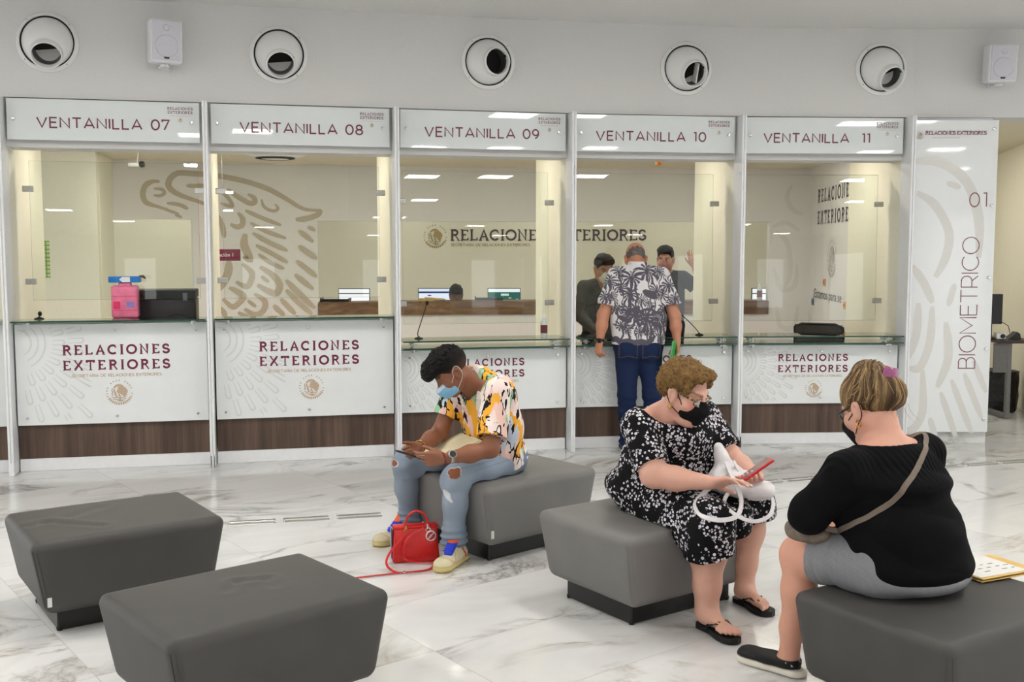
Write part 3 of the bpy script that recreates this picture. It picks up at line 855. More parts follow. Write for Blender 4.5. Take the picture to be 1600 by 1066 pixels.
# ================================================================ ON THE FASCIA: air nozzles, loudspeakers
def fascia_at(x):
    P = smooth_line(offs(0.0))
    for a, b in zip(P, P[1:]):
        if a[0] <= x <= b[0]:
            t = (x - a[0]) / (b[0] - a[0]); return (a[0] + t * (b[0] - a[0]), a[1] + t * (b[1] - a[1])), math.atan2(b[1] - a[1], b[0] - a[0])
M_NOZZLE = plain('glossy white enamel', (232, 233, 231), .16, var=.01)
M_DARK = plain('black recess shade', (16, 16, 17), .8)  # black stands in for shade in duct, ball gap and diffuser slots
M_FLEX = plain('grey duct wall', (92, 92, 93), .5, .3)  # grey stands in for the lit near wall of the duct
def make_nozzle(label, x, z, aim, blade=False):
    """ball jet nozzle; aim = (sideways, down) direction of its mouth"""
    (px, py), a = fascia_at(x)
    t = thing('air_nozzle', label, 'air nozzle', (px, py, z), a, 'ball air nozzles on the curved wall')
    base = chain(t) @ frame((0, 0, 0), (1, 0, 0), (0, 0, 1))      # local x right, y up, z out of the wall
    f = MB(); f.lathe([(.189, .001), (.219, .001), (.219, .012), (.206, .026), (.192, .030), (.189, .026)], 56, base, cap=False)
    f.lathe([(.189, .026), (.189, .001)], 56, base, cap=False)
    f.build('flange', M_NOZZLE, t, auto=35)
    MB().lathe([(.189, .016), (.176, .016), (.176, .017), (.189, .0175)], 56, base, cap=False).build('gap_ring', M_DARK, t)
    R, c0 = .181, -.012                                          # ball
    d = Vector((aim[0], -aim[1], 1.0)).normalized()
    q = Vector((0, 0, 1)).rotation_difference(d).to_matrix().to_4x4()
    m = base @ Matrix.Translation((0, 0, c0)) @ q
    rm = .110
    prof = []
    a0 = math.asin(rm / R)
    for k in range(19):
        th = a0 + (math.radians(118) - a0) * (1 - k / 18)
        prof.append((R * math.sin(th), R * math.cos(th)))
    prof += [(rm, R * math.cos(a0) + .010), (rm - .001, R * math.cos(a0) + .050), (rm - .006, R * math.cos(a0) + .054), (rm - .011, R * math.cos(a0) + .050), (rm - .012, R * math.cos(a0))]
    MB().lathe(prof, 48, m, cap=False).build('ball', M_NOZZLE, t, smooth=True)
    zt = R * math.cos(a0)
    MB().lathe([(rm - .011, zt + .035), (rm - .012, zt - .105)], 40, m, cap=False).build('mouth', M_FLEX, t, smooth=True)
    MB().lathe([(rm - .012, zt - .104), (0.0, zt - .1045)], 40, m, cap=False).build('duct_end', M_DARK, t)
    if blade: MB().box((.030, 0, zt - .01), (.008, 2 * rm - .06, .07), m).build('damper_blade', M_NOZZLE, t)
    for k in range(4):
        b = base @ Matrix.Rotation(math.radians(40 + 90 * k), 4, 'Z')
        MB().lathe([(.006, .012), (.006, .028), (0, .029)], 10, b @ Matrix.Translation((.205, 0, 0))).build('screw', M_STEEL, t)
    kd = Vector((aim[0] + .62, -aim[1] + .35, 1)).normalized() * (R + .001)
    MB().ball((0, 0, 0), .011, 12, 8, base @ Matrix.Translation((kd.x, kd.y, kd.z + c0))).build('stop_plug', M_BLACK, t, smooth=True)
make_nozzle('leftmost white ball air nozzle, above window 07', -3.418, 3.197, (.08, .78))
make_nozzle('white ball air nozzle pointing down above window 08', -1.794, 3.172, (.06, .62))
make_nozzle('white ball air nozzle with streaked black mouth above window 09', -.195, 3.180, (.24, .10))
make_nozzle('white ball air nozzle with mouth down to the right above window 10', 1.447, 3.178, (.20, .40), True)
make_nozzle('rightmost white ball air nozzle, above window 11', 3.111, 3.192, (.28, .64))

M_SPKW = plain('white loudspeaker case', (224, 224, 228), .4, var=.02)
def mesh_grille(name):
    t = NT(name); v = t.coords((260, 260, 260))
    vo = t.n('TexVoronoi'); vo.inputs['Scale'].default_value = 1.0; t.l(v, vo.inputs['Vector'])
    c = t.ramp(vo.outputs['Distance'], [(.2, srgb(200, 200, 208)), (.6, srgb(214, 214, 222))])
    t.bsdf(c, .6); return t.m
M_GRILLE = mesh_grille('perforated white grille')
def make_speaker(label, x, z, yaw, dx=0.0):
    (px, py), a = fascia_at(min(x, 4.3))
    t = thing('wall_speaker', label, 'loudspeaker', (x, py, z), a, 'white loudspeakers on the curved wall')
    B = chain(t) @ Matrix.Translation((0, -.11, 0)) @ Matrix.Rotation(yaw, 4, 'Z') @ Matrix.Rotation(math.radians(4), 4, 'X')
    MB().rbox((0, -.065, 0), (.232, .165, .310), .018, 3, B).build('case', M_SPKW, t, auto=40)
    g = MB().rbox((0, -.150, .004), (.198, .010, .278), .004, 2, B); g.build('grille', M_GRILLE, t)
    w = B @ frame((0, -.1555, 0), (1, 0, 0), (0, 0, 1))
    MB().lathe([(.076, 0), (.080, .002), (.076, .003)], 40, w @ Matrix.Translation((0, -.035, 0)), cap=False).build('woofer_ring', M_SPKW, t, smooth=True)
    MB().lathe([(.020, 0), (.023, .002), (.020, .003)], 24, w @ Matrix.Translation((0, .095, 0)), cap=False).build('tweeter_ring', M_SPKW, t, smooth=True)
    MB().box((0, -.1565, -.118), (.036, .003, .016), B).build('badge', M_BLACK, t)
    k = MB(); k.lathe([(.034, -.020), (.034, 0), (.03, .004)], 20, B @ Matrix.Translation((0, -.06, -.160))); k.box((0, .055, -.172), (.05, .20, .012), B)
    k.box((0, -.006, -.10), (.06, .012, .16), chain(t)); k.build('bracket', M_SPKW, t, auto=40)
make_speaker('white wall loudspeaker between the two leftmost air nozzles', -2.61, 3.205, math.radians(14))
make_speaker('white wall loudspeaker at the far right near the ceiling', 4.05, 3.215, math.radians(-6))

# ================================================================ STEEL GUIDE STRIPS IN THE FLOOR
def make_guide():
    t = thing('floor_guide', 'x', 'floor guide strip')
    for s in (-1, 1):
        m = MB()
        pr = [(-.017, 0), (-.014, .004), (-.006, .006), (.006, .006), (.014, .004), (.017, 0)]
        V = []; n = len(pr)
        for x in (-.13, .13): V += [(x, s * .034 + a, b) for a, b in pr]
        F = [(i, i + 1, n + i + 1, n + i) for i in range(n - 1)] + [tuple(range(n)), tuple(range(2 * n - 1, n - 1, -1))]
        m.add(V, F); m.build('bar', M_STEEL, t)
        for x in (-.133, .133):
            MB().ball((x, s * .034, .001), (.010, .017, .005), 14, 8).build('end_cap', M_CHROME, t, smooth=True)
    return t
GD = make_guide(); gl = []
pts = [(-3.7, 5.95), (-1.51, 6.44), (.5, 6.98), (2.0, 7.60), (3.65, 8.19), (5.5, 8.7)]
LINE = smooth_line(pts, 40)
s = 0; acc = []; prev = LINE[0]; cum = 0; nextd = .18
for p in LINE[1:]:
    d = math.hypot(p[0] - prev[0], p[1] - prev[1])
    while cum + d >= nextd:
        t_ = (nextd - cum) / d
        acc.append((prev[0] + t_ * (p[0] - prev[0]), prev[1] + t_ * (p[1] - prev[1]), math.atan2(p[1] - prev[1], p[0] - prev[0]))); nextd += .328
    cum += d; prev = p
vis = [a for a in acc if -3.6 < a[0] < 4.4]
first = True
for x, y, a in vis:
    px = 800 + 1655 * x / y
    if px < 330 or 625 < px < 1010 or 1262 < px < 1478: continue      # nothing of these shows: behind benches and people
    o = GD if first else copy_tree(GD); first = False
    o.location = (x, y, .0); o.rotation_euler = (0, 0, a); gl.append((px, o))
gl.sort(key=lambda q: q[0])
def side(px):
    if px < 700: return 'left of the seated man'
    if px < 1300: return 'between the two women'
    return 'behind the woman in black'
from collections import defaultdict
cnt = defaultdict(list)
for px, o in gl: cnt[side(px)].append(o)
ORD = ['first', 'second', 'third', 'fourth', 'fifth', 'sixth', 'seventh']
for sd, os_ in cnt.items():
    for k, o in enumerate(os_):
        o['label'] = ('%s steel floor strip from the left, of those %s' % (ORD[k], sd)) if len(os_) > 1 else 'steel floor strip ' + sd
        o['group'] = 'steel guide strips across the floor'

# ================================================================ UPHOLSTERED BENCHES
def vinyl(name, rgb):
    t = NT(name); v = t.coords()
    n = t.noise(v, 420, 2); n2 = t.noise(v, 5, 2)
    c = srgb(*rgb); d = tuple(x * .90 for x in c[:3]) + (1,)
    col = t.ramp(n2.outputs['Fac'], [(.3, d), (.7, c)])
    t.bsdf(col, .52, 0, .35, bump=n.outputs['Fac'], bump_s=.10, bump_d=.0012)
    return t.m
M_CHAR = vinyl('charcoal vinyl', (74, 72, 70))
M_GREY = vinyl('mid grey vinyl', (122, 120, 118))
M_PLINTH = plain('black laminate', (14, 14, 14), .35)
M_TAG = plain('white woven tag', (226, 226, 222), .7)
M_SEAM = plain('grey thread', (112, 110, 108), .7)
def make_bench(label, x, y, rot, mat, mtag=None, dents=()):
    t = thing('bench', label, 'bench', (x, y, 0), math.radians(rot), 'upholstered benches of the waiting hall')
    M = chain(t)
    Wh, Lh, z0, z1, ti, tl, r = .430, .340, .100, .430, .060, .024, .044
    NX, NY, NZ = 40, 32, 16
    bm = bmesh.new()
    # superellipse-like rounded block: map a cube grid with rounded edges, then taper
    def shape(u, v, w):
        a = Vector((u * Wh, v * Lh, w * (z1 - z0) / 2)); hx, hy, hz = Wh - r, Lh - r, (z1 - z0) / 2 - r
        c = Vector((max(-hx, min(hx, a.x)), max(-hy, min(hy, a.y)), max(-hz, min(hz, a.z))))
        d = a - c
        if d.length > 1e-9:
            p = c + d.normalized() * r
        else: p = a
        zz = (p.z + (z1 - z0) / 2) / (z1 - z0)
        k = 1 - zz
        p.x *= 1 - ti / Wh * k; p.y *= 1 - tl / Lh * k
        p.z += (z0 + z1) / 2
        if zz > .9:
            p.z += .008 * (1 - (p.x / Wh) ** 2) * (1 - (p.y / Lh) ** 2)
            for (dx, dy, ex, ey, dep, wd) in dents:
                A = Vector((dx, dy)); B = Vector((ex, ey)); q = Vector((p.x, p.y)); h = max(0, min(1, (q - A).dot(B - A) / (B - A).length_squared))
                dd = (q - A - (B - A) * h).length / wd
                p.z += -dep * math.exp(-dd * dd) + dep * .6 * math.exp(-(dd - 2) ** 2)
        return p
    def lin(n, half, rr):
        e = rr / half; a = [-1 + e * (1 - math.cos(PI / 2 * i / 5)) * 1.0 for i in range(6)]
        a = [-1 + e * i / 5 for i in range(6)]
        m = [-1 + e + (2 - 2 * e) * i / n for i in range(1, n)]
        return a + m + [-q for q in a[::-1]]
    GX, GY, GZ = lin(NX, Wh, r), lin(NY, Lh, r), lin(NZ, (z1 - z0) / 2, r)
    mb = MB()
    def face(A, B, fn):
        n = len(A); m = len(B)
        V = [M @ shape(*fn(a, b)) for a in A for b in B]
        F = [(i * m + j, (i + 1) * m + j, (i + 1) * m + j + 1, i * m + j + 1) for i in range(n - 1) for j in range(m - 1)]
        mb.add(V, F)
    face(GX, GY, lambda a, b: (a, b, 1)); face(GX, GY, lambda a, b: (a, b, -1))
    face(GX, GZ, lambda a, b: (a, -1, b)); face(GX, GZ, lambda a, b: (a, 1, b))
    face(GY, GZ, lambda a, b: (-1, a, b)); face(GY, GZ, lambda a, b: (1, a, b))
    mb.build('cushion', mat, t, smooth=True)
    bm.free()
    MB().rbox((0, 0, .051), (2 * (Wh - .118), 2 * (Lh - .105), .098), .006, 1, M).build('plinth', M_PLINTH, t)
    for sx in (-1, 1):
        for sy in (-1, 1):
            MB().lathe([(.012, 0), (.014, .012), (.014, .016)], 12, M @ Matrix.Translation((sx * (Wh - .128), sy * (Lh - .115), 0))).build('foot', M_RUBBER, t)
    # twin seam down the near corner edge
    for off in (-.010, .010):
        P = []
        for w in [-.80 + 1.60 * i / 24 for i in range(25)]:
            q = shape(-1, -1, w); n_ = Vector((q.x / abs(q.x), q.y / abs(q.y), 0)).normalized()
            P.append(M @ (q + n_ * .0008 + Vector((n_.y, -n_.x, 0)) * off))
        MB().tube(P, .0014, 5).build('seam', mat, t)
    if mtag:
        q = shape(-1, mtag[0] if len(mtag) > 1 else -1, mtag[-1])
        MB().box((0, 0, 0), (.003, .018, .042), M @ Matrix.Translation(shape(-.94, -1, mtag[-1]) + Vector((0, -.004, 0))) @ Matrix.Rotation(PI / 2, 4, 'Z')).build('tag', M_TAG, t)
    return t
make_bench('charcoal bench at the far left, with a small white tag', -1.883, 4.917, 35.0, M_CHAR, (-.62,), [(-.10, -.20, -.30, .02, .006, .020), (-.30, .02, -.36, .0, .004, .03), (-.18, .05, -.02, .16, .003, .03)])
make_bench('charcoal bench in front, cut off by the bottom picture edge', -.982, 3.794, 40.5, M_CHAR, None, [(.02, .10, .12, .06, .005, .02), (.02, .10, -.06, .02, .003, .02), (.12, .06, .10, -.04, .003, .02)])
make_bench('mid grey bench that the man with the phone sits on', -.043, 5.987, 41.0, M_GREY, (-.58,))
make_bench('mid grey bench that the woman in the floral dress sits on', .656, 4.990, 35.0, M_GREY)
make_bench('charcoal bench that the woman in black sits on', 1.563, 3.740, 31.5, M_CHAR)

# ================================================================ OFFICE ITEMS
M_SCREEN_W = None
def screen_mat(name, kind):
    t = NT(name); v = t.coords((1, 1, 1)); sx = t.n('SeparateXYZ'); t.l(v, sx.inputs[0])
    z = sx.outputs[2]; x = sx.outputs[0]
    if kind == 'doc':
        bar = t.math('COMPARE', z, .085, .012); c = t.mix(bar, srgb(226, 232, 250), srgb(26, 40, 92))
        tp = t.math('GREATER_THAN', z, .100); c = t.mix(tp, c, srgb(214, 222, 236))
        b = t.math('MULTIPLY', t.math('COMPARE', z, .045, .008), t.math('COMPARE', x, -.09, .022)); c = t.mix(b, c, srgb(96, 40, 150))
    elif kind == 'green':
        tp = t.math('GREATER_THAN', z, .088); c = t.mix(tp, srgb(10, 86, 74), srgb(232, 236, 236))
        v2 = t.n('TexVoronoi'); v2.inputs['Scale'].default_value = 14; t.l(v, v2.inputs['Vector'])
        m = t.math('MULTIPLY', t.math('LESS_THAN', v2.outputs['Distance'], .40), t.math('LESS_THAN', z, .02)); c = t.mix(m, c, srgb(226, 186, 160))
        lab = t.math('MULTIPLY', t.math('COMPARE', z, .055, .014), t.math('COMPARE', x, .01, .05)); c = t.mix(lab, c, srgb(190, 214, 206))
    else:
        bar = t.math('COMPARE', z, .070, .006); c = t.mix(bar, srgb(240, 240, 240), srgb(40, 48, 64))
    e = t.n('Emission'); t.l(c, e.inputs['Color']); e.inputs['Strength'].default_value = 1.0
    t.l(e.outputs[0], t.out.inputs['Surface']); return t.m
def make_monitor(label, x, y, z, w, h, kind, rot=0):
    t = thing('monitor', label, 'monitor', (x, y, z), rot, 'monitors on the rear office desks')
    M = chain(t)
    MB().rbox((0, .012, .295), (w, .03, h), .006, 2, M).build('case', M_BLACK, t)
    s = MB().box((0, 0, 0), (w - .018, .002, h - .02), M @ Matrix.Translation((0, -.004, .295)))
    o = s.build('display', screen_mat('display ' + kind, kind), t)
    o.data.transform(Matrix.Translation((0, 0, -.295))); o.location = (0, 0, .295)
    k = MB(); k.box((0, .04, .13), (.05, .03, .26), M); k.rbox((0, .03, .008), (.22, .17, .014), .004, 1, M); k.build('stand', M_BLACK, t)
t = thing('service_desk', 'brown wood topped ledge along the openings of the rear office wall', 'desk', (.4, 12.6, 0))
pts = [E2, OFF[3], OFF[4], OFF[5], (3.10, 12.815)]
pts = [(p[0], p[1] - .03) for p in pts]
wall_seg(MB(), pts, .90, 1.035, .06).build('front_board', M_DESKWOOD, t)
wall_seg(MB(), pts, 1.035, 1.060, .40).build('top', M_DESKWOOD, t)
t = thing('office_table', 'long table behind the wood ledge in the rear office', 'table', (.4, 13.5, 0))
MB().box((.6, 13.55, .74), (5.6, .6, .03)).build('top', M_DESKWOOD, t)
for x in (-2.1, .6, 3.3): MB().box((x, 13.55, .36), (.04, .5, .725)).build('leg', M_ALU, t)
make_monitor('monitor with white page seen through window 08', -2.00, 13.42, .757, .40, .27, 'page')
make_monitor('monitor with blue page beside the clerk\'s head, window 09', -.955, 13.42, .757, .47, .28, 'doc')
make_monitor('monitor showing green page with people, window 09', -.10, 13.42, .757, .42, .28, 'green')
make_monitor('monitor with pale blue page seen through window 11', 3.235, 13.42, .757, .40, .28, 'doc2')
# trays, folders, bottle on the ledge
M_TRAY = plain('black tray', (20, 20, 22), .4)
for lab, x, y, w in (('black document tray on the ledge, left of the white screen', -2.10, 12.62, .33), ('black document tray on the ledge, left of the green screen', -.28, 12.98, .34)):
    t = thing('document_tray', lab, 'tray', (x, y, 1.06))
    m = MB(); m.box((x, y, 1.066), (w, .22, .010)); m.box((x - w / 2, y, 1.085), (.008, .22, .045)); m.box((x + w / 2, y, 1.085), (.008, .22, .03)); m.box((x, y - .105, 1.080), (w, .008, .03))
    m.build('tray_shell', M_TRAY, t)
M_MANILA = plain('manila paper', (222, 186, 110), .7, var=.08)
t = thing('folder_stack', 'yellow manila folders on the ledge under the blue screen, window 09', 'folders', (-1.06, 12.75, 1.06))
for k in range(3):
    MB().rbox((-1.06 + .012 * k, 12.76, 1.068 + .014 * k), (.25, .20, .010), .003, 1, Matrix.Translation((-1.06, 12.76, 0)) @ Matrix.Rotation(.06 * k, 4, 'Z') @ Matrix.Rotation(.05 * k, 4, 'Y') @ Matrix.Translation((1.06, -12.76, 0))).build('folder', M_MANILA, t)
def make_bottle(name, label, x, y, z, h, r, body, band, cap, pump=False):
    t = thing(name, label, 'bottle', (x, y, z))
    M = Matrix.Translation((x, y, z))
    MB().lathe([(r * .9, 0), (r, .006), (r, h * .62), (r * .92, h * .70), (r * .42, h * .82), (r * .40, h * .88)], 20, M).build('body', body, t, auto=50)
    MB().lathe([(r * 1.012, h * .18), (r * 1.012, h * .55)], 20, M, cap=False).build('label_band', band, t, auto=50)
    if pump:
        p = MB(); p.lathe([(r * .45, h * .86), (r * .45, h * .91), (r * .14, h * .92), (r * .14, h * 1.0)], 14, M); p.box((-r * .4, 0, h * .99), (r * 1.3, r * .4, h * .035), M); p.build('pump', cap, t, auto=50)
    else:
        MB().lathe([(r * .46, h * .87), (r * .46, h * .97), (r * .42, h)], 16, M).build('cap', cap, t, auto=50)
M_CLEARP = plain('clear plastic bottle', (214, 220, 216), .12); M_WLAB = plain('maroon label', (110, 44, 52), .5); M_CAPW = plain('white cap', (232, 232, 230), .4)
make_bottle('sanitizer_bottle', 'pump bottle with dark red label on the ledge, window 11', 3.02, 12.92, 1.06, .215, .032, M_CLEARP, M_WLAB, M_CAPW, True)
make_bottle('sanitizer_bottle', 'small bottle with maroon label on the shelf of window 09', .268, 8.84, .949, .185, .029, M_CLEARP, M_WLAB, M_CAPW)

# desk microphones on bent stalks
def make_mic(label, pts, base, r=.004):
    t = thing('gooseneck_microphone', label, 'microphone', base)
    MB().lathe([(.035, 0), (.036, .006), (.012, .014), (.006, .02)], 20, Matrix.Translation(base)).build('base', M_BLACK, t, auto=50)
    P = smooth_line([p[:2] for p in pts], 6); Zs = smooth_line([(p[2], 0) for p in pts], 6)
    Q = [(p[0], p[1], z[0]) for p, z in zip(P, Zs)]
    MB().tube(Q, r, 8).build('stalk', M_BLACK, t, smooth=True)
    e = Vector(Q[-1]); MB().ball(e, (.015, .015, .019), 16, 10).build('windscreen', M_RUBBER, t, smooth=True)
make_mic('tall gooseneck microphone on the shelf of window 09', [(-.765, 8.66, .962), (-.772, 8.66, 1.0), (-.735, 8.68, 1.12), (-.698, 8.70, 1.24)], (-.765, 8.66, .949))
make_mic('gooseneck microphone bending down to the right at window 10', [(1.60, 9.02, .962), (1.575, 9.04, 1.0), (1.50, 9.07, 1.08), (1.405, 9.10, 1.16)], (1.60, 9.02, .949))
make_mic('short black microphone on the counter of window 07, far left', [(-3.60, 8.05, 1.16), (-3.60, 8.06, 1.175), (-3.598, 8.06, 1.19)], (-3.60, 8.05, 1.151))
# pink jug with blue lid, black cabinet behind window 07
M_PINK = plain('translucent pink plastic', (236, 126, 158), .18, var=.12, scale=14)
M_BLUE = plain('blue printed box', (24, 118, 196), .35, var=.1)
M_HOT = plain('hot pink label', (236, 48, 104), .4)
(bx, by, _), ba = bay(1)
t = thing('water_jug', 'pink plastic jug on the counter of window 07', 'jug', (-3.0, 8.22, 1.15), ba)
M = chain(t)
MB().rbox((0, 0, .125), (.195, .14, .25), .022, 4, M).rbox((0, 0, .258), (.09, .09, .03), .01, 2, M).build('body', M_PINK, t, auto=50)
MB().box((-.055, -.0712, .10), (.05, .002, .06), M).build('label_patch', M_HOT, t)
for z in (.06, .17): MB().box((0, -.0708, z), (.188, .002, .004), M).build('rib', M_HOT, t)
MB().rbox((.045, -.0712, .105), (.055, .002, .045), .0005, 1, M).build('sticker', plain('lilac sticker', (150, 130, 200), .4), t)
t = thing('tissue_box', 'blue and white box lying on the pink jug, window 07', 'box', (-3.0, 8.22, 1.424), ba)
M = chain(t)
MB().rbox((0, 0, .024), (.228, .12, .046), .003, 1, M).build('carton', M_BLUE, t)
MB().prism([(-.035, .024), (-.012, .044), (.045, .044), (.045, .004), (-.012, .004)], .0602, .0608, M @ Matrix.Rotation(PI / 2, 4, 'X')).build('white_arrow', M_CAPW, t)
MB().tube([M @ Vector((.105, 0, .050)), M @ Vector((.135, 0, .046)), M @ Vector((.15, .01, .030))], [.006, .012, .006], 10).build('flap', plain('brown card', (92, 74, 52), .6), t)
t = thing('printer', 'black printer behind window 07, right of the pink jug', 'printer', (-2.80, 8.60, .76), ba)
M = chain(t)
MB().rbox((-.02, .05, .28), (.50, .34, .48), .012, 2, M).build('case', M_BLACK, t, auto=40)
MB().rbox((-.02, .05, .56), (.50, .34, .07), .008, 2, M).build('scanner_lid', plain('dark grey plastic', (16, 16, 17), .6), t, auto=40)
MB().box((.15, -.122, .54), (.035, .004, .06), M).build('display_strip', plain('grey plastic trim', (120, 128, 140), .3), t)
MB().lathe([(.10, 0), (.105, .003), (.10, .006)], 32, M @ Matrix.Translation((.08, -.120, .30)) @ Matrix.Rotation(PI / 2, 4, 'X'), cap=False).build('trim_ring', plain('dark trim', (40, 42, 42), .3), t)
t = thing('side_table', 'white work table under the black printer, window 07', 'table', (-2.80, 8.66, 0), ba)
M = chain(t); MB().box((-.02, .08, .745), (.56, .40, .03), M).build('top', M_ALU, t)
for sx in (-.26, .22):
    for sy in (-.08, .24): MB().box((sx, sy, .365), (.04, .04, .73), M).build('leg', M_ALU, t)
t = thing('monitor', 'black monitor edge at the far left border, behind the counter', 'monitor', (-4.22, 8.0, 1.151))
MB().rbox((-4.25, 8.03, 1.26), (.28, .03, .20), .006, 2).build('case', M_BLACK, t); MB().box((-4.25, 8.05, 1.165), (.12, .10, .03)).build('stand', M_BLACK, t)
# notices and fittings
M_POSTER = None
def poster_mat():
    t = NT('green ruled notice'); v = t.coords(); sx = t.n('SeparateXYZ'); t.l(v, sx.inputs[0])
    br = t.n('TexBrick'); br.offset = 0; br.inputs['Scale'].default_value = 1; br.inputs['Mortar Size'].default_value = .006; br.inputs['Brick Width'].default_value = .085; br.inputs['Row Height'].default_value = .040
    br.inputs['Color1'].default_value = srgb(212, 222, 160); br.inputs['Color2'].default_value = srgb(206, 216, 156); br.inputs['Mortar'].default_value = srgb(108, 156, 74)
    cb = t.n('CombineXYZ'); t.l(sx.outputs[0], cb.inputs[0]); t.l(sx.outputs[2], cb.inputs[1]); t.l(cb.outputs[0], br.inputs['Vector'])
    n = t.noise(v, 90, 2); k = t.math('GREATER_THAN', n.outputs['Fac'], .62)
    t.bsdf(t.mix(t.math('MULTIPLY', k, .6), br.outputs[0], srgb(90, 110, 60)), .6); return t.m
def wl(x):       # front of the left office wall
    return 10.95 + (x + 8.0) / (-4.13 + 8.0) * (10.62 - 10.95)
tag(MB().box((-4.72, wl(-4.72) - .004, 1.580), (.20, .006, .37)).build('notice', poster_mat()), 'green ruled paper notice on the cream wall behind window 07', 'notice')
t = thing('room_sign', 'burgundy sign reading estación 1, cut off by the divider between windows 07 and 08', 'sign', (-3.0, 11.0, 1.62))
MB().rbox((-2.93, 10.80, 1.622), (.34, .010, .118), .002, 1).build('plate', M_WINE, t)
m = MB(); font_text(m, 'Estación 1', frame((-3.045, 10.7945, 1.606), (1, 0, 0), (0, 0, 1)), .054); m.build('lettering', M_CAPW, t)
MB().tube([(-2.93, 10.805, 1.68), (-2.93, 10.805, 2.64)], .003, 6).build('hanger', M_STEEL, t)
t = thing('security_camera', 'small black and white camera on the office ceiling, window 07', 'camera', (-3.70, 10.6, OC))
m = MB(); m.tube([(-3.70, 10.6, OC), (-3.70, 10.6, 2.60), (-3.70, 10.57, 2.53)], .006, 10); m.build('arm', M_CAPW, t, auto=40)
M = Matrix.Translation((-3.70, 10.58, 2.515)) @ Matrix.Rotation(math.radians(88), 4, 'Y')
MB().lathe([(.018, -.09), (.021, -.085), (.021, .02)], 18, M).build('body', M_CAPW, t, auto=40)
MB().lathe([(.026, .02), (.032, .035), (.028, .062), (.0, .066)], 18, M).build('lens_hood', M_BLACK, t, auto=40)
t = thing('air_diffuser', 'round white air diffuser in the office ceiling, window 08', 'air diffuser', (-2.42, 10.95, OC))
MB().lathe([(.30, 0), (.30, -.012), (.24, -.03), (.14, -.05), (.0, -.052)], 40, Matrix.Translation((-2.42, 10.95, OC))).build('cone', M_CAPW, t, auto=60)
MB().lathe([(.20, -.028), (.145, -.036), (.145, -.046), (.20, -.038)], 40, Matrix.Translation((-2.42, 10.95, OC - .008)), cap=False).build('slot_ring', M_DARK, t, smooth=True)
t = thing('alarm_beacon', 'small orange beacon on the office ceiling, window 10', 'beacon', (1.50, 10.9, OC))
MB().lathe([(.03, 0), (.03, -.07), (.026, -.075)], 16, Matrix.Translation((1.50, 10.95, OC))).build('base', M_CAPW, t, auto=40)
MB().lathe([(.03, -.112), (.034, -.108), (.034, -.076)], 16, Matrix.Translation((1.50, 10.95, OC))).build('lens', plain('orange plastic', (226, 138, 30), .3), t, auto=40)
# lettering on the rear office wall
t = thing('wall_lettering', 'dark wide serif lettering with a gold seal on the beige rear office wall', 'lettering', (.4, 14.84, 1.9))
M = frame((0, 14.838, 0), (1, 0, 0), (0, 0, 1))
m = MB(); draw_text(m, 'RELACIONES EXTERIORES', M @ Matrix.Translation((.505, 1.80, 0)), .158, .17, SERIF, thin=.6, lift=.006, fit=2.72); m.build('letters', plain('dark bronze letters', (66, 46, 48), .4), t)
M_GOLD = plain('gold foil', (172, 150, 96), .45, .2)
m = MB(); draw_text(m, 'SECRETARIA DE RELACIONES EXTERIORES', M @ Matrix.Translation((-.30, 1.722, 0)), .040, .15, SANS, fit=1.10); m.build('small_letters', M_GOLD, t)
m = MB(); emblem(m, M @ Matrix.Translation((-1.07, 1.86, 0)), .165); m.build('seal', M_GOLD, t)
# lettering on the side wall seen through window 11
A = Vector((3.60, 12.9, 0)); B = Vector((3.42, 10.55, 0)); d = (B - A).normalized(); nrm = Vector((d.y, -d.x, 0))
if nrm.x > 0: nrm = -nrm
t = thing('wall_lettering', 'dark upright lettering on the white side wall seen through window 11', 'lettering', (3.5, 11.6, 1.9))
def SW(s, z): return frame(A + d * s + nrm * .003 + Vector((0, 0, z)), d, (0, 0, 1))
M_INK = plain('dark ink', (46, 38, 44), .5)
m = MB(); draw_text(m, 'RELACIONES', SW(1.32, 2.215), .155, .17, SERIF, thin=.6, fit=1.64); draw_text(m, 'EXTERIORES', SW(1.32, 1.965), .155, .17, SERIF, thin=.6, fit=1.64)
m.build('letters', M_INK, t)
m = MB(); font_text(m, '¡Estamos para se', SW(.34, 1.118), .15, sx=1.42); m.build('slogan', M_INK, t)
m = MB(); emblem(m, SW(1.28, 1.58), .21); m.build('seal', M_GREYINK, t)
for lab, s, z, c in (('orange and red switch plate low on the white side wall, window 11', .95, 1.31, (214, 130, 50)), ('blue switch plate low on the white side wall, window 11', .34, 1.06, (70, 84, 140)), ('yellow and red switch plate right of the slogan, window 11', 1.95, 1.10, (230, 168, 40))):
    k = thing('switch_plate', lab, 'switch plate', tuple(A + d * s + Vector((0, 0, z))))
    Mk = SW(s, z); MB().rbox((0, 0, .005), (.10, .078, .010), .002, 1, Mk).build('plate', plain('plate ' + str(c), c, .4), k)
    MB().rbox((0, .002, .011), (.04, .03, .008), .002, 1, Mk).build('button', plain('button ' + str(c), (150, 40, 34) if c[0] > 100 else (34, 40, 80), .4), k)
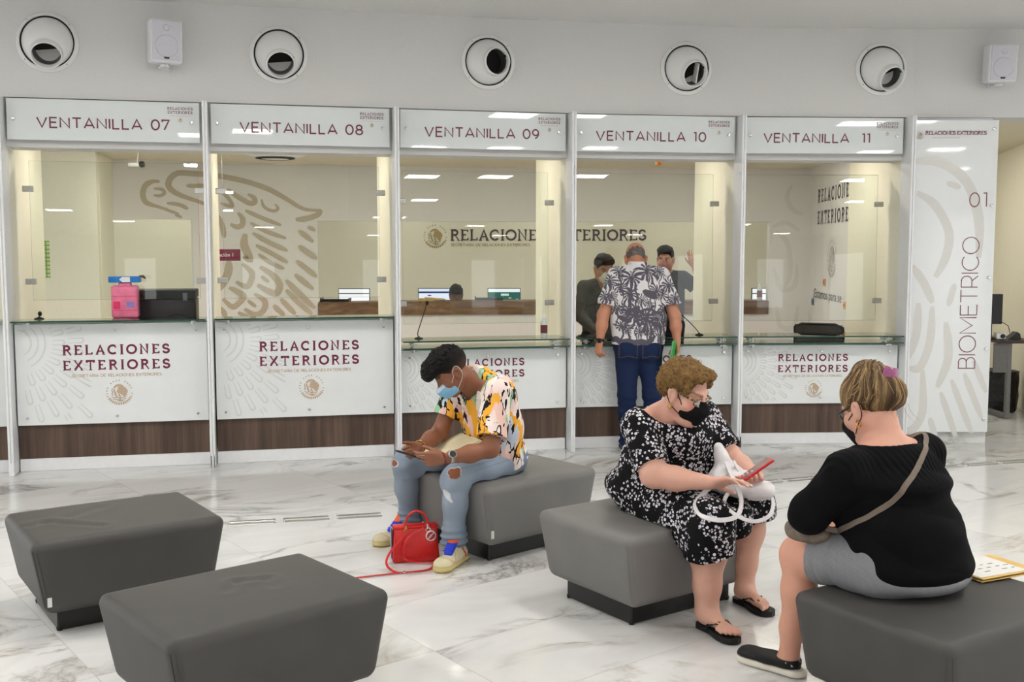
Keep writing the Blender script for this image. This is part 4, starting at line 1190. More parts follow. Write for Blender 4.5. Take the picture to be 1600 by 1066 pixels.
# office chair behind window 11
t = thing('office_chair', 'black mesh office chair behind the counter of window 11', 'chair', (2.95, 9.95, 0), math.radians(-28))
M = chain(t)
def meshy():
    q = NT('black chair mesh'); v = q.coords((160, 160, 160)); vo = q.n('TexVoronoi'); vo.inputs['Scale'].default_value = 1; q.l(v, vo.inputs['Vector'])
    q.bsdf(q.ramp(vo.outputs['Distance'], [(.2, srgb(24, 24, 26)), (.6, srgb(70, 66, 62))]), .7); return q.m
BM = M @ Matrix.Translation((0, -.20, .62)) @ Matrix.Rotation(math.radians(10), 4, 'X')
fr = [(-.21, 0, 0), (-.225, -.01, .16), (-.215, -.03, .36), (-.15, -.04, .39), (.15, -.04, .39), (.215, -.03, .36), (.225, -.01, .16), (.21, 0, 0), (0, .01, -.02)]
MB().tube([BM @ Vector(p) for p in fr], .013, 10, closed=True).build('back_frame', M_BLACK, t, smooth=True)
mm = MB(); V = []; F = []
for i in range(9):
    for j in range(9):
        u = -1 + i / 4; w = j / 8; V.append(BM @ Vector((u * .215, -.04 * w - .03 * (1 - u * u), -.015 + .40 * w)))
for i in range(8):
    for j in range(8): F.append((i * 9 + j, (i + 1) * 9 + j, (i + 1) * 9 + j + 1, i * 9 + j + 1))
mm.add(V, F); mm.build('back_mesh', meshy(), t, smooth=True)
MB().rbox((0, .05, .47), (.48, .46, .07), .03, 3, M).build('seat', M_BLACK, t, auto=50)
sp = MB(); sp.tube([M @ Vector((0, -.14, .44)), M @ Vector((0, -.22, .50)), M @ Vector((0, -.215, .64))], .02, 10); sp.lathe([(.028, .10), (.028, .44)], 16, M @ Matrix.Translation((0, .05, 0))); sp.build('column', M_BLACK, t, auto=50)
for k in range(5):
    a = 2 * PI * k / 5
    l = MB(); l.tube([M @ Vector((0, .05, .10)), M @ Vector((.28 * math.cos(a), .05 + .28 * math.sin(a), .065))], [.024, .016], 8); l.build('leg', M_BLACK, t)
    MB().lathe([(.028, -.014), (.03, 0), (.028, .014)], 14, M @ Matrix.Translation((.29 * math.cos(a), .05 + .29 * math.sin(a), .030)) @ Matrix.Rotation(PI / 2, 4, 'X')).build('caster', M_RUBBER, t)

# ---------------------------------------------------------------- biometric room at the right edge
t = thing('desk', 'dark topped grey desk at the right picture edge', 'desk', (5.05, 10.65, 0))
MB().rbox((4.97, 10.66, .772), (.40, .62, .028), .004, 1).build('top', wood('dark desk top', (40, 30, 26), (56, 42, 36), (70, 54, 44), 'X'), t)
M_GPAINT = plain('grey painted steel', (112, 110, 108), .45)
MB().box((4.83, 10.42, .61), (.14, .02, .29)).build('modesty_panel', M_GPAINT, t)
for x, y in ((4.915, 10.43), (4.915, 10.90)):
    MB().rbox((x, y, .38), (.045, .045, .755), .004, 1).build('leg', M_GPAINT, t)
MB().rbox((4.90, 10.66, .03), (.04, .50, .05), .004, 1).build('foot_bar', M_GPAINT, t)
t = thing('monitor', 'dark monitor seen edge-on behind the tall biometric panel', 'monitor', (4.84, 10.6, .786))
MB().rbox((4.80, 10.58, 1.085), (.20, .035, .30), .006, 2).build('case', M_BLACK, t); k = MB(); k.box((4.80, 10.61, .87), (.03, .03, .18)); k.rbox((4.80, 10.60, .793), (.10, .14, .014), .003, 1); k.build('stand', M_BLACK, t)
t = thing('signature_pad', 'black signature pad with cable on the desk at the right edge', 'device', (4.99, 10.55, .786))
MB().prism([(-.06, 0), (.07, 0), (.06, .055), (.03, .075), (-.02, .03)], -.05, .05, Matrix.Translation((4.985, 10.53, .788)) @ Matrix.Rotation(PI / 2, 4, 'X')).build('body', M_BLACK, t)
MB().tube([(4.965, 10.53, .85), (4.945, 10.53, .92), (4.90, 10.55, .95), (4.86, 10.56, .97)], .004, 6).build('cable', M_BLACK, t)
t = thing('desk_camera', 'small silver box camera on the desk beside the biometric panel', 'device', (4.85, 10.50, .786))
MB().rbox((4.85, 10.50, .822), (.095, .07, .066), .006, 2).build('body', M_STEEL, t); MB().lathe([(.022, 0), (.022, .012), (.016, .014), (0, .010)], 20, frame((4.865, 10.464, .822), (1, 0, 0), (0, 0, 1))).build('lens', M_BLACK, t, auto=50)
def bagmat():
    q = NT('black bin bag'); n = q.noise(q.coords(), 16, 5, .6, 1.0); q.bsdf(srgb(14, 14, 15), .25, 0, .5, bump=n.outputs['Fac'], bump_s=.9, bump_d=.03); return q.m
m = MB(); prof = [(.20, .0), (.235, .02), (.24, .16), (.23, .34), (.225, .40), (.235, .42), (.20, .43), (.10, .41), (0, .40)]
V = []; F = []; seg = 40
for r, z in prof:
    for k in range(seg):
        a = 2 * PI * k / seg; rr = r * (1 + .05 * math.sin(a * 5 + z * 9) + .03 * math.sin(a * 11 - z * 20)); V.append((5.03 + rr * math.cos(a), 10.98 + rr * .9 * math.sin(a), z))
for j in range(len(prof) - 1):
    for k in range(seg): F.append((j * seg + k, j * seg + (k + 1) % seg, (j + 1) * seg + (k + 1) % seg, (j + 1) * seg + k))
F.append(tuple(range(seg - 1, -1, -1)))
m.add(V, F); tag(m.build('trash_bag', bagmat(), smooth=True), 'full black bin bag on the floor under the desk at the right edge', 'trash bag')
# ================================================================ MODELLING OF SOFT SHAPES (bodies, clothes, bags)
from mathutils import noise as mnoise
from mathutils.bvhtree import BVHTree
A3 = lambda p: np.array(p, dtype=np.float32)
def unit(v): v = np.array(v, dtype=float); return v / np.linalg.norm(v)
class Sdf:
    """blends rounded shapes into ONE continuous surface"""
    def __init__(s, lo, hi, h):
        s.lo = np.array(lo, float); s.h = h
        n = np.ceil((np.array(hi) - s.lo) / h).astype(int) + 1
        s.n = n; s.f = np.full(n, .5, np.float32)
        s.ax = [(s.lo[i] + h * np.arange(n[i])).astype(np.float32) for i in range(3)]
    def win(s, lo, hi, m):
        a = np.maximum(0, np.floor((np.array(lo) - m - s.lo) / s.h).astype(int)); b = np.minimum(s.n, np.ceil((np.array(hi) + m - s.lo) / s.h).astype(int) + 1)
        if (b <= a).any(): return None
        sl = tuple(slice(a[i], b[i]) for i in range(3))
        return sl, s.ax[0][sl[0]][:, None, None], s.ax[1][sl[1]][None, :, None], s.ax[2][sl[2]][None, None, :]
    def put(s, sl, d, k, op):
        f = s.f[sl]
        if op == 'sub':
            d = -d
            if k > 0: hh = np.maximum(k - np.abs(f - d), 0) / k; s.f[sl] = np.maximum(f, d) + hh * hh * k * .25
            else: s.f[sl] = np.maximum(f, d)
        else:
            if k > 0: hh = np.maximum(k - np.abs(f - d), 0) / k; s.f[sl] = np.minimum(f, d) - hh * hh * k * .25
            else: s.f[sl] = np.minimum(f, d)
        return s
    def cone(s, a, b, ra, rb, k=.02, flat=None, op='add'):
        """tapered limb from a to b; flat = (axis, factor) widens it along an axis"""
        a = A3(a); b = A3(b); e = max(ra, rb) * (max(1, flat[1]) if flat else 1)
        w = s.win(np.minimum(a, b) - e, np.maximum(a, b) + e, k + 3 * s.h)
        if w is None: return s
        sl, x, y, z = w
        qx, qy, qz = x - a[0], y - a[1], z - a[2]; ab = b - a
        if flat:
            u = unit(flat[0]).astype(np.float32); g = 1 - 1 / flat[1]
            t = (qx * u[0] + qy * u[1] + qz * u[2]) * np.float32(g)
            qx = qx - t * u[0]; qy = qy - t * u[1]; qz = qz - t * u[2]
            ab = ab - u * (ab @ u) * g
        L = float(ab @ ab) + 1e-9
        t = np.clip((qx * ab[0] + qy * ab[1] + qz * ab[2]) / np.float32(L), 0, 1)
        d = np.sqrt((qx - t * ab[0]) ** 2 + (qy - t * ab[1]) ** 2 + (qz - t * ab[2]) ** 2) - (ra + t * (rb - ra))
        return s.put(sl, d.astype(np.float32), k, op)
    def ell(s, c, r, axes=None, k=.02, op='add'):
        """ellipsoid; axes = three directions of its radii"""
        c = A3(c); r = (r, r, r) if isinstance(r, (int, float)) else r
        w = s.win(c - max(r), c + max(r), k + 3 * s.h)
        if w is None: return s
        sl, x, y, z = w
        q = [x - c[0], y - c[1], z - c[2]]
        if axes is not None:
            q = [q[0] * np.float32(a[0]) + q[1] * np.float32(a[1]) + q[2] * np.float32(a[2]) for a in [unit(v) for v in axes]]
        k0 = np.sqrt(sum((q[i] / np.float32(r[i])) ** 2 for i in range(3))); k1 = np.sqrt(sum((q[i] / np.float32(r[i] ** 2)) ** 2 for i in range(3)))
        d = k0 * (k0 - 1) / (k1 + 1e-6)
        return s.put(sl, d.astype(np.float32), k, op)
    def chain(s, pts, rad, k=.02, flat=None):
        for i in range(len(pts) - 1): s.cone(pts[i], pts[i + 1], rad[i], rad[i + 1], k, flat)
        return s
    def slab(s, p, n, k=0.0, lo=None, hi=None):
        """cut away everything on the side n points to"""
        w = s.win(lo if lo is not None else s.lo, hi if hi is not None else s.lo + s.h * s.n, 0)
        sl, x, y, z = w; n = unit(n)
        d = ((x - p[0]) * n[0] + (y - p[1]) * n[1] + (z - p[2]) * n[2]).astype(np.float32)
        return s.put(sl, -d, k, 'sub')
    def bench(s, x, y, rot, k=0.0):
        """flatten against the bench it sits on"""
        w = s.win((x - .56, y - .56, 0), (x + .56, y + .56, .44), .02); sl, X, Y, Z = w
        c, q = math.cos(math.radians(rot)), math.sin(math.radians(rot))
        u = np.abs((X - x) * c + (Y - y) * q) - np.float32(.418) + .14 * np.maximum(0, .43 - Z); v = np.abs((Y - y) * c - (X - x) * q) - np.float32(.328) + .06 * np.maximum(0, .43 - Z)
        top = Z - np.float32(.436) - .004 * (1 - np.clip(u + .418, 0, .4) / .4)
        d = np.maximum(np.maximum(u, v), top) + 0 * X
        return s.put(sl, d.astype(np.float32), k, 'sub')
    def merge(s, o, k=0.0):
        f, d = s.f, o.f
        if k > 0: hh = np.maximum(k - np.abs(f - d), 0) / k; s.f = np.minimum(f, d) - hh * hh * k * .25
        else: s.f = np.minimum(f, d)
        return s
    def mesh(s, smooth=1):
        f = s.f; ins = (f < 0)
        f[0], f[-1], f[:, 0], f[:, -1], f[:, :, 0], f[:, :, -1] = [.5] * 6; ins = f < 0
        u = ins.view(np.uint8); c = np.zeros(tuple(np.array(f.shape) - 1), np.uint8)
        for i in (0, 1):
            for j in (0, 1):
                for k in (0, 1): c += u[i:f.shape[0] - 1 + i, j:f.shape[1] - 1 + j, k:f.shape[2] - 1 + k]
        I, J, K = np.nonzero((c > 0) & (c < 8)); N = len(I)
        corner = {}
        for i in (0, 1):
            for j in (0, 1):
                for k in (0, 1): corner[(i, j, k)] = f[I + i, J + j, K + k]
        acc = np.zeros((N, 3)); cnt = np.zeros(N)
        for a in corner:
            for ax in range(3):
                if a[ax]: continue
                b = list(a); b[ax] = 1; b = tuple(b)
                fa, fb = corner[a], corner[b]; m = (fa < 0) != (fb < 0)
                t = np.where(m, fa / np.where(m, fa - fb, 1), 0)
                p = np.zeros((N, 3)); p[:] = a; p[:, ax] += t
                acc += p * m[:, None]; cnt += m
        V = acc / cnt[:, None] + np.stack([I, J, K], 1); V = V * s.h + s.lo
        idx = np.full(c.shape, -1, np.int32); idx[I, J, K] = np.arange(N)
        Q = []
        for ax in range(3):
            sa = [slice(None)] * 3; sb = [slice(None)] * 3; sa[ax] = slice(0, -1); sb[ax] = slice(1, None)
            P = np.nonzero(ins[tuple(sa)] != ins[tuple(sb)]); P = np.stack(P, 1)
            o1, o2 = (ax + 1) % 3, (ax + 2) % 3
            def cell(d1, d2):
                q = P.copy(); q[:, o1] -= d1; q[:, o2] -= d2; return idx[q[:, 0], q[:, 1], q[:, 2]]
            quad = np.stack([cell(1, 1), cell(0, 1), cell(0, 0), cell(1, 0)], 1)
            flip = ~ins[tuple(sa)][P[:, 0], P[:, 1], P[:, 2]]
            quad[flip] = quad[flip][:, ::-1]; Q.append(quad)
        Q = np.concatenate(Q); Q = Q[(Q >= 0).all(1)]
        for _ in range(smooth):
            a = Q.ravel(); b = np.roll(Q, -1, 1).ravel(); n2 = np.bincount(a, minlength=N) + np.bincount(b, minlength=N)
            M = np.stack([(np.bincount(a, V[b, i], N) + np.bincount(b, V[a, i], N)) for i in range(3)], 1) / np.maximum(n2, 1)[:, None]
            V = V * .4 + M * .6
        return V, Q
def normals(V, Q):
    n = np.cross(V[Q[:, 2]] - V[Q[:, 0]], V[Q[:, 3]] - V[Q[:, 1]]); out = np.zeros_like(V)
    for i in range(4):
        for j in range(3): out[:, j] += np.bincount(Q[:, i], n[:, j], len(V))
    return out / (np.linalg.norm(out, axis=1)[:, None] + 1e-12)
def soft(name, sdf, mat, parent, color=None, disp=None, smooth=1):
    """turn a blended shape into one mesh object; color and disp take arrays of points (and normals)"""
    V, Q = sdf.mesh(smooth) if isinstance(sdf, Sdf) else sdf
    if disp is not None:
        N = normals(V, Q); V = V + N * disp(V, N)[:, None]
    me = bpy.data.meshes.new(name)
    me.vertices.add(len(V)); me.vertices.foreach_set('co', V.astype(np.float32).ravel())
    me.loops.add(Q.size); me.loops.foreach_set('vertex_index', Q.astype(np.int32).ravel())
    me.polygons.add(len(Q)); me.polygons.foreach_set('loop_start', np.arange(0, Q.size, 4, dtype=np.int32))
    me.polygons.foreach_set('use_smooth', [True] * len(Q))
    me.update(calc_edges=True); me.validate()
    if color is not None:
        c = color(V, normals(V, Q)) if callable(color) else np.tile(np.array(srgb(*color)[:3]), (len(V), 1))
        at = me.attributes.new('Col', 'FLOAT_COLOR', 'POINT'); at.data.foreach_set('color', np.concatenate([c, np.ones((len(V), 1))], 1).astype(np.float32).ravel())
    me.materials.append(mat)
    return link(name, me, parent)
def wav(P, fr, seed=0, n=5):
    """smooth pseudo-random field, about -1..1"""
    r = np.random.RandomState(seed); out = np.zeros(len(P))
    for i in range(n):
        d = r.normal(size=3); d /= np.linalg.norm(d); out += np.sin(P @ d * fr * r.uniform(.7, 1.5) + r.uniform(0, 6.28))
    return out / n * 1.5
def C3(*rgb): return np.array(srgb(*rgb)[:3])
def lerp(c, m, col): m = np.clip(m, 0, 1)[:, None]; return c * (1 - m) + np.asarray(col) * m
def sstep(x, a, b): t = np.clip((x - a) / (b - a), 0, 1); return t * t * (3 - 2 * t)

# ---------------------------------------------------------------- anatomy
class Head:
    def __init__(s, c, fwd, pitch=0.0, roll=0.0, k=1.0):
        f = unit((fwd[0], fwd[1], 0)); p = math.radians(pitch)
        s.c = np.array(c, float); s.k = k
        s.y = np.array([f[0] * math.cos(p), f[1] * math.cos(p), -math.sin(p)]); s.z = np.array([f[0] * math.sin(p), f[1] * math.sin(p), math.cos(p)])
        s.x = np.cross(s.y, s.z)                   # towards the person's right
        if roll:
            r = math.radians(roll); s.x, s.z = s.x * math.cos(r) + s.z * math.sin(r), s.z * math.cos(r) - s.x * math.sin(r)
    def p(s, x, y, z): return s.c + (s.x * x + s.y * y + s.z * z) * s.k
    def loc(s, P): q = (P - s.c) / s.k; return np.stack([q @ s.x, q @ s.y, q @ s.z], 1)
    def axes(s): return (s.x, s.y, s.z)
    def add(s, S, full=0.0):
        """skull, jaw, nose, lips, eyes and ears; full > 0 gives heavier cheeks"""
        k = s.k; e = lambda c, r, kk=.02, op='add': S.ell(s.p(*c), tuple(q * k for q in r), s.axes(), kk, op)
        c_ = lambda a, b, ra, rb, kk=.015, op='add': S.cone(s.p(*a), s.p(*b), ra * k, rb * k, kk, None, op)
        e((0, -.012, .040), (.076, .098, .086)); e((0, .030, -.030), (.062 + full * .4, .066, .084), .03)
        for q in (-1, 1):
            c_((q * .050, .0, -.050), (q * .018, .070, -.104), .026 + full * .3, .020, .03)
            e((q * (.040 + full * .3), .062, -.034), (.028 + full * .5, .028, .030), .025)
            c_((q * .042, .078, .024), (q * .014, .090, .024), .011, .011, .015)
            e((q * .032, .098, .004), (.015, .012, .010), .012, 'sub')
            e((q * .032, .083, .003), (.0135, .0135, .0125), .004)
            c_((q * .009, .104, -.036), (q * .011, .100, -.036), .008, .008, .008)
            e((q * (.079 + full * .2), -.006, -.008), (.009, .024, .033), .010)
            e((q * (.086 + full * .2), -.012, .0), (.009, .020, .022), .006)
            e((q * (.091 + full * .2), -.004, -.004), (.006, .010, .014), .006, 'sub')
            e((q * (.080 + full * .2), .002, -.036), (.008, .010, .011), .006)
        e((0, .076, -.100), (.022, .018, .017), .02)
        c_((0, .092, .018), (0, .114, -.032), .0085, .0135, .014)
        c_((-.018, .092, -.064), (.018, .092, -.064), .0075, .0075, .010); c_((-.015, .090, -.076), (.015, .090, -.076), .0085, .0085, .010)
        return S
    def paint(s, c, P, brow=(40, 30, 26), lip=(160, 96, 90), iris=(50, 34, 24), closed=True):
        q = s.loc(P); x, y, z = np.abs(q[:, 0]), q[:, 1], q[:, 2]
        near = (y > .06) & (np.abs(q[:, 0]) < .08)
        b = near & (z > .018 + .006 * sstep(x, .02, .04)) & (z < .028 + .006 * sstep(x, .02, .04)) & (x > .014) & (x < .052)
        c = lerp(c, b * .75, C3(*brow))
        d = np.sqrt(((x - .032) / .0135) ** 2 + ((z - .003) / .0065) ** 2)
        if closed: c = lerp(c, near * ((np.abs(z + .003) < .0016) & (np.abs(x - .032) < .014)) * .9, C3(*brow))
        else:
            c = lerp(c, near * (d < 1), C3(226, 220, 214)); c = lerp(c, near * (np.sqrt((x - .032) ** 2 + (z - .003) ** 2) < .0056), C3(*iris)); c = lerp(c, near * ((d > 1) & (d < 1.35) & (z > .004)) * .8, C3(*brow))
        c = lerp(c, near * (np.abs(z + .070) < .012) * (x < .024) * (y > .085) * .6, C3(*lip))
        return c
def hand(S, w, d, n, thumb=1, curl=(20, 35, 20), k=1.0, spread=.0, tcurl=25, rise=0.0, tl=.62):
    """palm, four jointed fingers of different lengths and a thumb from the side of the palm.
    w wrist, d pointing direction, n direction the palm faces, thumb +1/-1 along n x d"""
    w = np.array(w, float); d = unit(d); n = np.array(n, float); n = unit(n - d * (n @ d)); s = np.cross(n, d) * thumb
    off = (.031, .0105, -.0100, -.0295); kn = (.086, .091, .086, .077)
    le = ((.040, .025, .021), (.044, .029, .022), (.041, .027, .021), (.032, .020, .019)); r0 = (.0088, .0092, .0088, .0078)
    for i in range(4):
        S.cone(w + s * off[i] * .45 * k + d * .012 * k, w + (d * kn[i] * .96 + s * off[i]) * k, .0155 * k, .0115 * k, .012)
    S.cone(w + d * .030 * k + s * .004 * k, w + d * .066 * k, .015 * k, .013 * k, .012, (s, 2.2))
    S.cone(w + (d * .022 + s * .020 + n * .006) * k, w + (d * .060 + s * .030 + n * .004) * k, .015 * k, .011 * k, .014)
    tips = []
    for i in range(4):
        p = w + (d * kn[i] + s * off[i]) * k; a = 0; cur = curl[i] if isinstance(curl[0], (tuple, list)) else curl
        dd0 = unit(d + s * spread * (1.5 - i) / 1.5)
        for j in range(3):
            a += math.radians(cur[j]); q = p + (dd0 * math.cos(a) + n * math.sin(a)) * le[i][j] * k
            S.cone(p, q, (r0[i] - .0008 * j) * k, (r0[i] - .0008 * (j + 1)) * k, .0035 if j == 0 else .001); p = q
        tips.append(p)
    p = w + (d * .024 + s * .026 + n * .008) * k
    td = unit(d * .75 + s * tl + n * .30); t2 = unit(d * .95 + n * .35 - s * .05 + s * rise)
    q = p + td * .040 * k; S.cone(p, q, .0135 * k, .0105 * k, .010)
    a = math.radians(tcurl); td = unit(td * math.cos(a) + t2 * math.sin(a)); r = q + td * .030 * k; S.cone(q, r, .0105 * k, .0092 * k, .002)
    td = unit(td * math.cos(a) + t2 * math.sin(a)); e = r + td * .024 * k; S.cone(r, e, .0092 * k, .0078 * k, .001)
    return tips, e
def foot(S, heel, toe, z, k=1.0, side=1, ankle=None):
    """bare foot with five toes; heel and toe on the ground, z the height of its sole, side +1: big toe on the right of the walking direction"""
    h = np.array([heel[0], heel[1], z], float); d = unit((toe[0] - heel[0], toe[1] - heel[1], 0)); s = np.array([d[1], -d[0], 0]) * side
    up = np.array([0, 0, 1.0])
    S.ell(h + d * .035 * k + up * .032 * k, (.032 * k, .036 * k, .033 * k), (s, d, up), .02)
    S.cone(h + d * .05 * k + up * .040 * k, h + d * .165 * k + up * .020 * k + s * .004 * k, .034 * k, .021 * k, .025, (s, 1.35))
    if ankle is not None: S.cone(ankle, h + d * .075 * k + up * .045 * k, .042 * k, .036 * k, .03)
    ln = (.245, .240, .228, .214, .198); of = (.030, .010, -.006, -.020, -.033); rr = (.0125, .0092, .0088, .0084, .0082)
    for i in range(5):
        S.cone(h + (d * .165 + s * of[i] * .95 + up * .018) * k, h + (d * (ln[i] - .022) + s * of[i] + up * .015) * k, .0125 * k, rr[i] * k, .008)
        S.cone(h + (d * (ln[i] - .022) + s * of[i] + up * .015) * k, h + (d * (ln[i] - rr[i]) + s * of[i] + up * .010) * k, rr[i] * k, rr[i] * 1.02 * k, .001)
    return d, s
# ================================================================ SEATED MAN WITH PHONE
def skin_color(base, P, seed=1, var=.05, red=0.0):
    n = wav(P, 40, seed); m = wav(P, 160, seed + 1)
    c = np.tile(C3(*base), (len(P), 1)); c = c * (1 + var * n + var * .5 * m)[:, None]
    if red: c[:, 0] *= 1 + red * np.clip(wav(P, 60, seed + 2), 0, 1)
    return np.clip(c, 0, 1)
M_SKIN = attr_mat('skin', .48, .4, 220, .05, 0, .06)
M_HAIR = attr_mat('hair', .6, .15, 260, .5)
M_DENIM = attr_mat('denim', .85, .2, 420, .35)
M_CLOTH = attr_mat('cloth', .85, .2, 160, .06)
M_SHOE = attr_mat('shoe leather', .6, .3, 160, .1)
def folds(amp, fr, seed, ax=None):
    def f(P, N):
        q = P.copy()
        if ax is not None: q = q - np.outer(q @ unit(ax), unit(ax)) * .6
        a = wav(q, fr, seed); b = wav(q, fr * 2.1, seed + 5)
        return amp * (np.abs(a) - .4 + .35 * b)
    return f
def shoe(name, heel, d, L, parent, ankle, colf, wid=.048, zt=.085, side=1):
    d = unit((d[0], d[1], 0)); s = np.array([d[1], -d[0], 0]) * side; h = np.array([heel[0], heel[1], 0.0]); up = np.array([0, 0, 1.0])
    S = Sdf(np.minimum(h, h + d * L) - .09, np.maximum(h, h + d * L) + np.array([.09, .09, .22]), .0035)
    S.cone(h + d * .040 + up * .045, h + d * (L * .45) + up * .045, .040, .043, .02)
    S.cone(h + d * (L * .45) + up * .040, h + d * (L - .055) + up * .030 + s * .006, .046, .044, .02, (up, .85))
    S.ell(h + d * (L - .060) + up * .030 + s * .006, (wid + .002, .062, .038), (s, d, up), .02)
    S.cone(h + d * .052 + up * .06, np.array(ankle) * [1, 1, 0] + up * (zt + .012) , .040, .046, .03)
    S.cone(h + d * (L * .52) + up * .06, np.array(ankle) * [1, 1, 0] + d * .035 + up * (zt + .015), .034, .034, .02)
    for a, b, ra, rb in ((.045, .5, .046, .046), (.5, .80, .047, .049)):
        S.cone(h + d * L * a + up * .014, h + d * L * b + up * .014 + s * .004, ra, rb, .008, (up, .42))
    S.ell(h + d * (L - .055) + up * .014 + s * .006, (wid + .004, .058, .021), (s, d, up), .008)
    S.slab((0, 0, .001), (0, 0, -1)); S.slab(h + up * (zt + .02) , (0, 0, 1), .006)
    def col(P, N):
        q = P - h; return colf(P, q @ d, q @ s, P[:, 2], N)
    return soft(name, S, M_SHOE, parent, col)

mp = thing('person', 'seated man in a colourful patterned shirt and ripped jeans, looking at his phone', 'person', (-.08, 5.93, 0))
F = np.array([-.75, -.66, 0]); Lv = np.array([.66, -.75, 0])
HM = Head((-.324, 5.690, 1.026), (-.96, -.28), 41, 0, .97)
hipL, hipR = np.array([-.02, 5.86, .515]), np.array([-.15, 6.00, .515])
knL, knR = np.array([-.300, 5.560, .462]), np.array([-.600, 5.880, .478])
anL, anR = np.array([-.312, 5.585, .11]), np.array([-.585, 6.000, .11])
chest, belly = np.array([-.155, 5.81, .83]), np.array([-.105, 5.90, .56])
nb = np.array([-.195, 5.775, .965])
shL, shR = np.array([-.075, 5.635, .905]), np.array([-.312, 5.885, .905])
elL, wrL = np.array([-.112, 5.515, .632]), np.array([-.350, 5.405, .602])
elR, wrR = np.array([-.400, 5.845, .660]), np.array([-.505, 5.660, .612])
S = Sdf((-.80, 5.24, .03), (.16, 6.16, 1.20), .004)
S.cone(belly + [.01, .01, 0], chest + [.012, .012, -.02], .10, .10, .05, (Lv, 1.3)); S.ell(belly * [1, 1, 0] + [0, 0, .53], (.15, .12, .10), (Lv, F, (0, 0, 1)), .05)
S.cone(nb, shL, .05, .056, .04); S.cone(nb, shR, .05, .056, .04); S.cone(nb - [0, 0, .06], HM.p(0, -.025, -.06), .064, .056, .03)
S.chain([shL, elL], [.050, .045], .03); S.chain([elL, elL * .55 + wrL * .45 + [0, 0, -.004], wrL], [.044, .044, .027], .03)
S.chain([shR, elR], [.050, .045], .03); S.chain([elR, elR * .55 + wrR * .45, wrR], [.044, .043, .027], .03)
for hp, kn, an in ((hipL, knL, anL), (hipR, knR, anR)):
    S.cone(hp, kn, .078, .056, .04); S.chain([kn, kn * .6 + an * .4, an + [0, 0, -.02]], [.053, .050, .036], .03)
HM.add(S)
tipL, thL = hand(S, wrL, (-1, .02, -.06), (-.05, .92, .10), 1, ((14, 26, 16), (26, 36, 22), (38, 46, 28), (46, 50, 32)), 1.02, 0, 14, -.1, .36)
tipR, thR = hand(S, wrR, (-.66, -.66, -.24), (.50, -.62, .30), -1, ((44, 52, 34), (46, 54, 36), (48, 54, 36), (50, 54, 36)), 1.0, 0, 16, 0, .40)
S.bench(-.043, 5.987, 41.0)
def colM(P, N):
    c = skin_color((142, 92, 68), P, 3)
    return HM.paint(c, P, (26, 20, 18), (128, 72, 62))
body_m = soft('body', S, M_SKIN, mp, colM)
# hair: short sides, thick swept top
S = Sdf(HM.c - .19, HM.c + .19, .0035)
S.ell(HM.p(0, -.014, .048), (.080, .103, .088), HM.axes(), .01)
S.ell(HM.p(0, .018, .088), (.074, .098, .060), HM.axes(), .03); S.ell(HM.p(0, .080, .088), (.060, .050, .042), HM.axes(), .03); S.ell(HM.p(-.01, .112, .072), (.056, .040, .034), HM.axes(), .03)
S.ell(HM.p(0, .085, -.055), (.12, .075, .105), HM.axes(), .02, 'sub')
S.slab(HM.p(0, 0, -.045), -HM.z, .02)
for q in (-1, 1): S.ell(HM.p(q * .09, -.002, -.015), (.03, .030, .040), HM.axes(), .01, 'sub')
def hd(P, N):
    q = HM.loc(P); top = sstep(q[:, 2], .06, .10)
    v = np.array([mnoise.noise(Vector((a * 55, b * 38, c * 60))) + .5 * mnoise.noise(Vector((a * 130, b * 90, c * 130))) for a, b, c in q])
    return (.001 + .011 * top) * v + .001
def hc(P, N):
    q = HM.loc(P); c = np.tile(C3(22, 19, 18), (len(P), 1)) * (1 + .25 * wav(P, 300, 4))[:, None]
    fade = sstep(-q[:, 2], -.055, .03) * sstep(np.abs(q[:, 0]), .03, .06)
    return lerp(np.clip(c, 0, 1), fade * .55, C3(120, 80, 62))
soft('hair', S, M_HAIR, mp, hc, hd, 0)
# jeans
S = Sdf((-.72, 5.42, .07), (.14, 6.14, .68), .004)
S.ell((-.085, 5.93, .525), (.185, .135, .105), (Lv, F, (0, 0, 1)), .05)
S.cone(hipL, knL, .092, .074, .05); S.cone(hipR, knR, .092, .074, .05); S.cone(hipL - [0, 0, .02], hipL * .5 + knL * .5 - [0, 0, .015], .085, .075, .05)
for kn, an in ((knL, anL), (knR, anR)):
    S.chain([kn, kn * .62 + an * .38, an + [0, 0, .05], an + [0, 0, .005]], [.070, .064, .061, .066], .04)
    S.cone(an + [0, 0, .03], an + [0, 0, .00], .066, .068, .01)
S.bench(-.043, 5.987, 41.0); S.slab((0, 0, .092), (0, 0, -1)); S.slab((-.09, 5.93, .620), (0, 0, 1), .01)
def jd(P, N):
    low = sstep(-P[:, 2], -.26, -.10); kneez = np.exp(-((P[:, 2] - .42) / .05) ** 2)
    ring = np.sin(P[:, 2] * 170 + 3.0 * wav(P, 16, 3)) * .0065 * low + (np.abs(wav(P * [1, 1, .7], 30, 13)) - .4) * .008 * sstep(P[:, 2], .10, .20) * sstep(-P[:, 2], -.46, -.36)
    thigh = (np.abs(wav(P * [1, 1, .5], 34, 8)) - .4) * .006 * (P[:, 2] > .40)
    return ring + thigh + .004 * kneez * wav(P, 60, 2) + .0025 * wav(P, 45, 6)
ripL = np.array([-.305, 5.492, .508]); ripR = np.array([-.655, 5.825, .49])
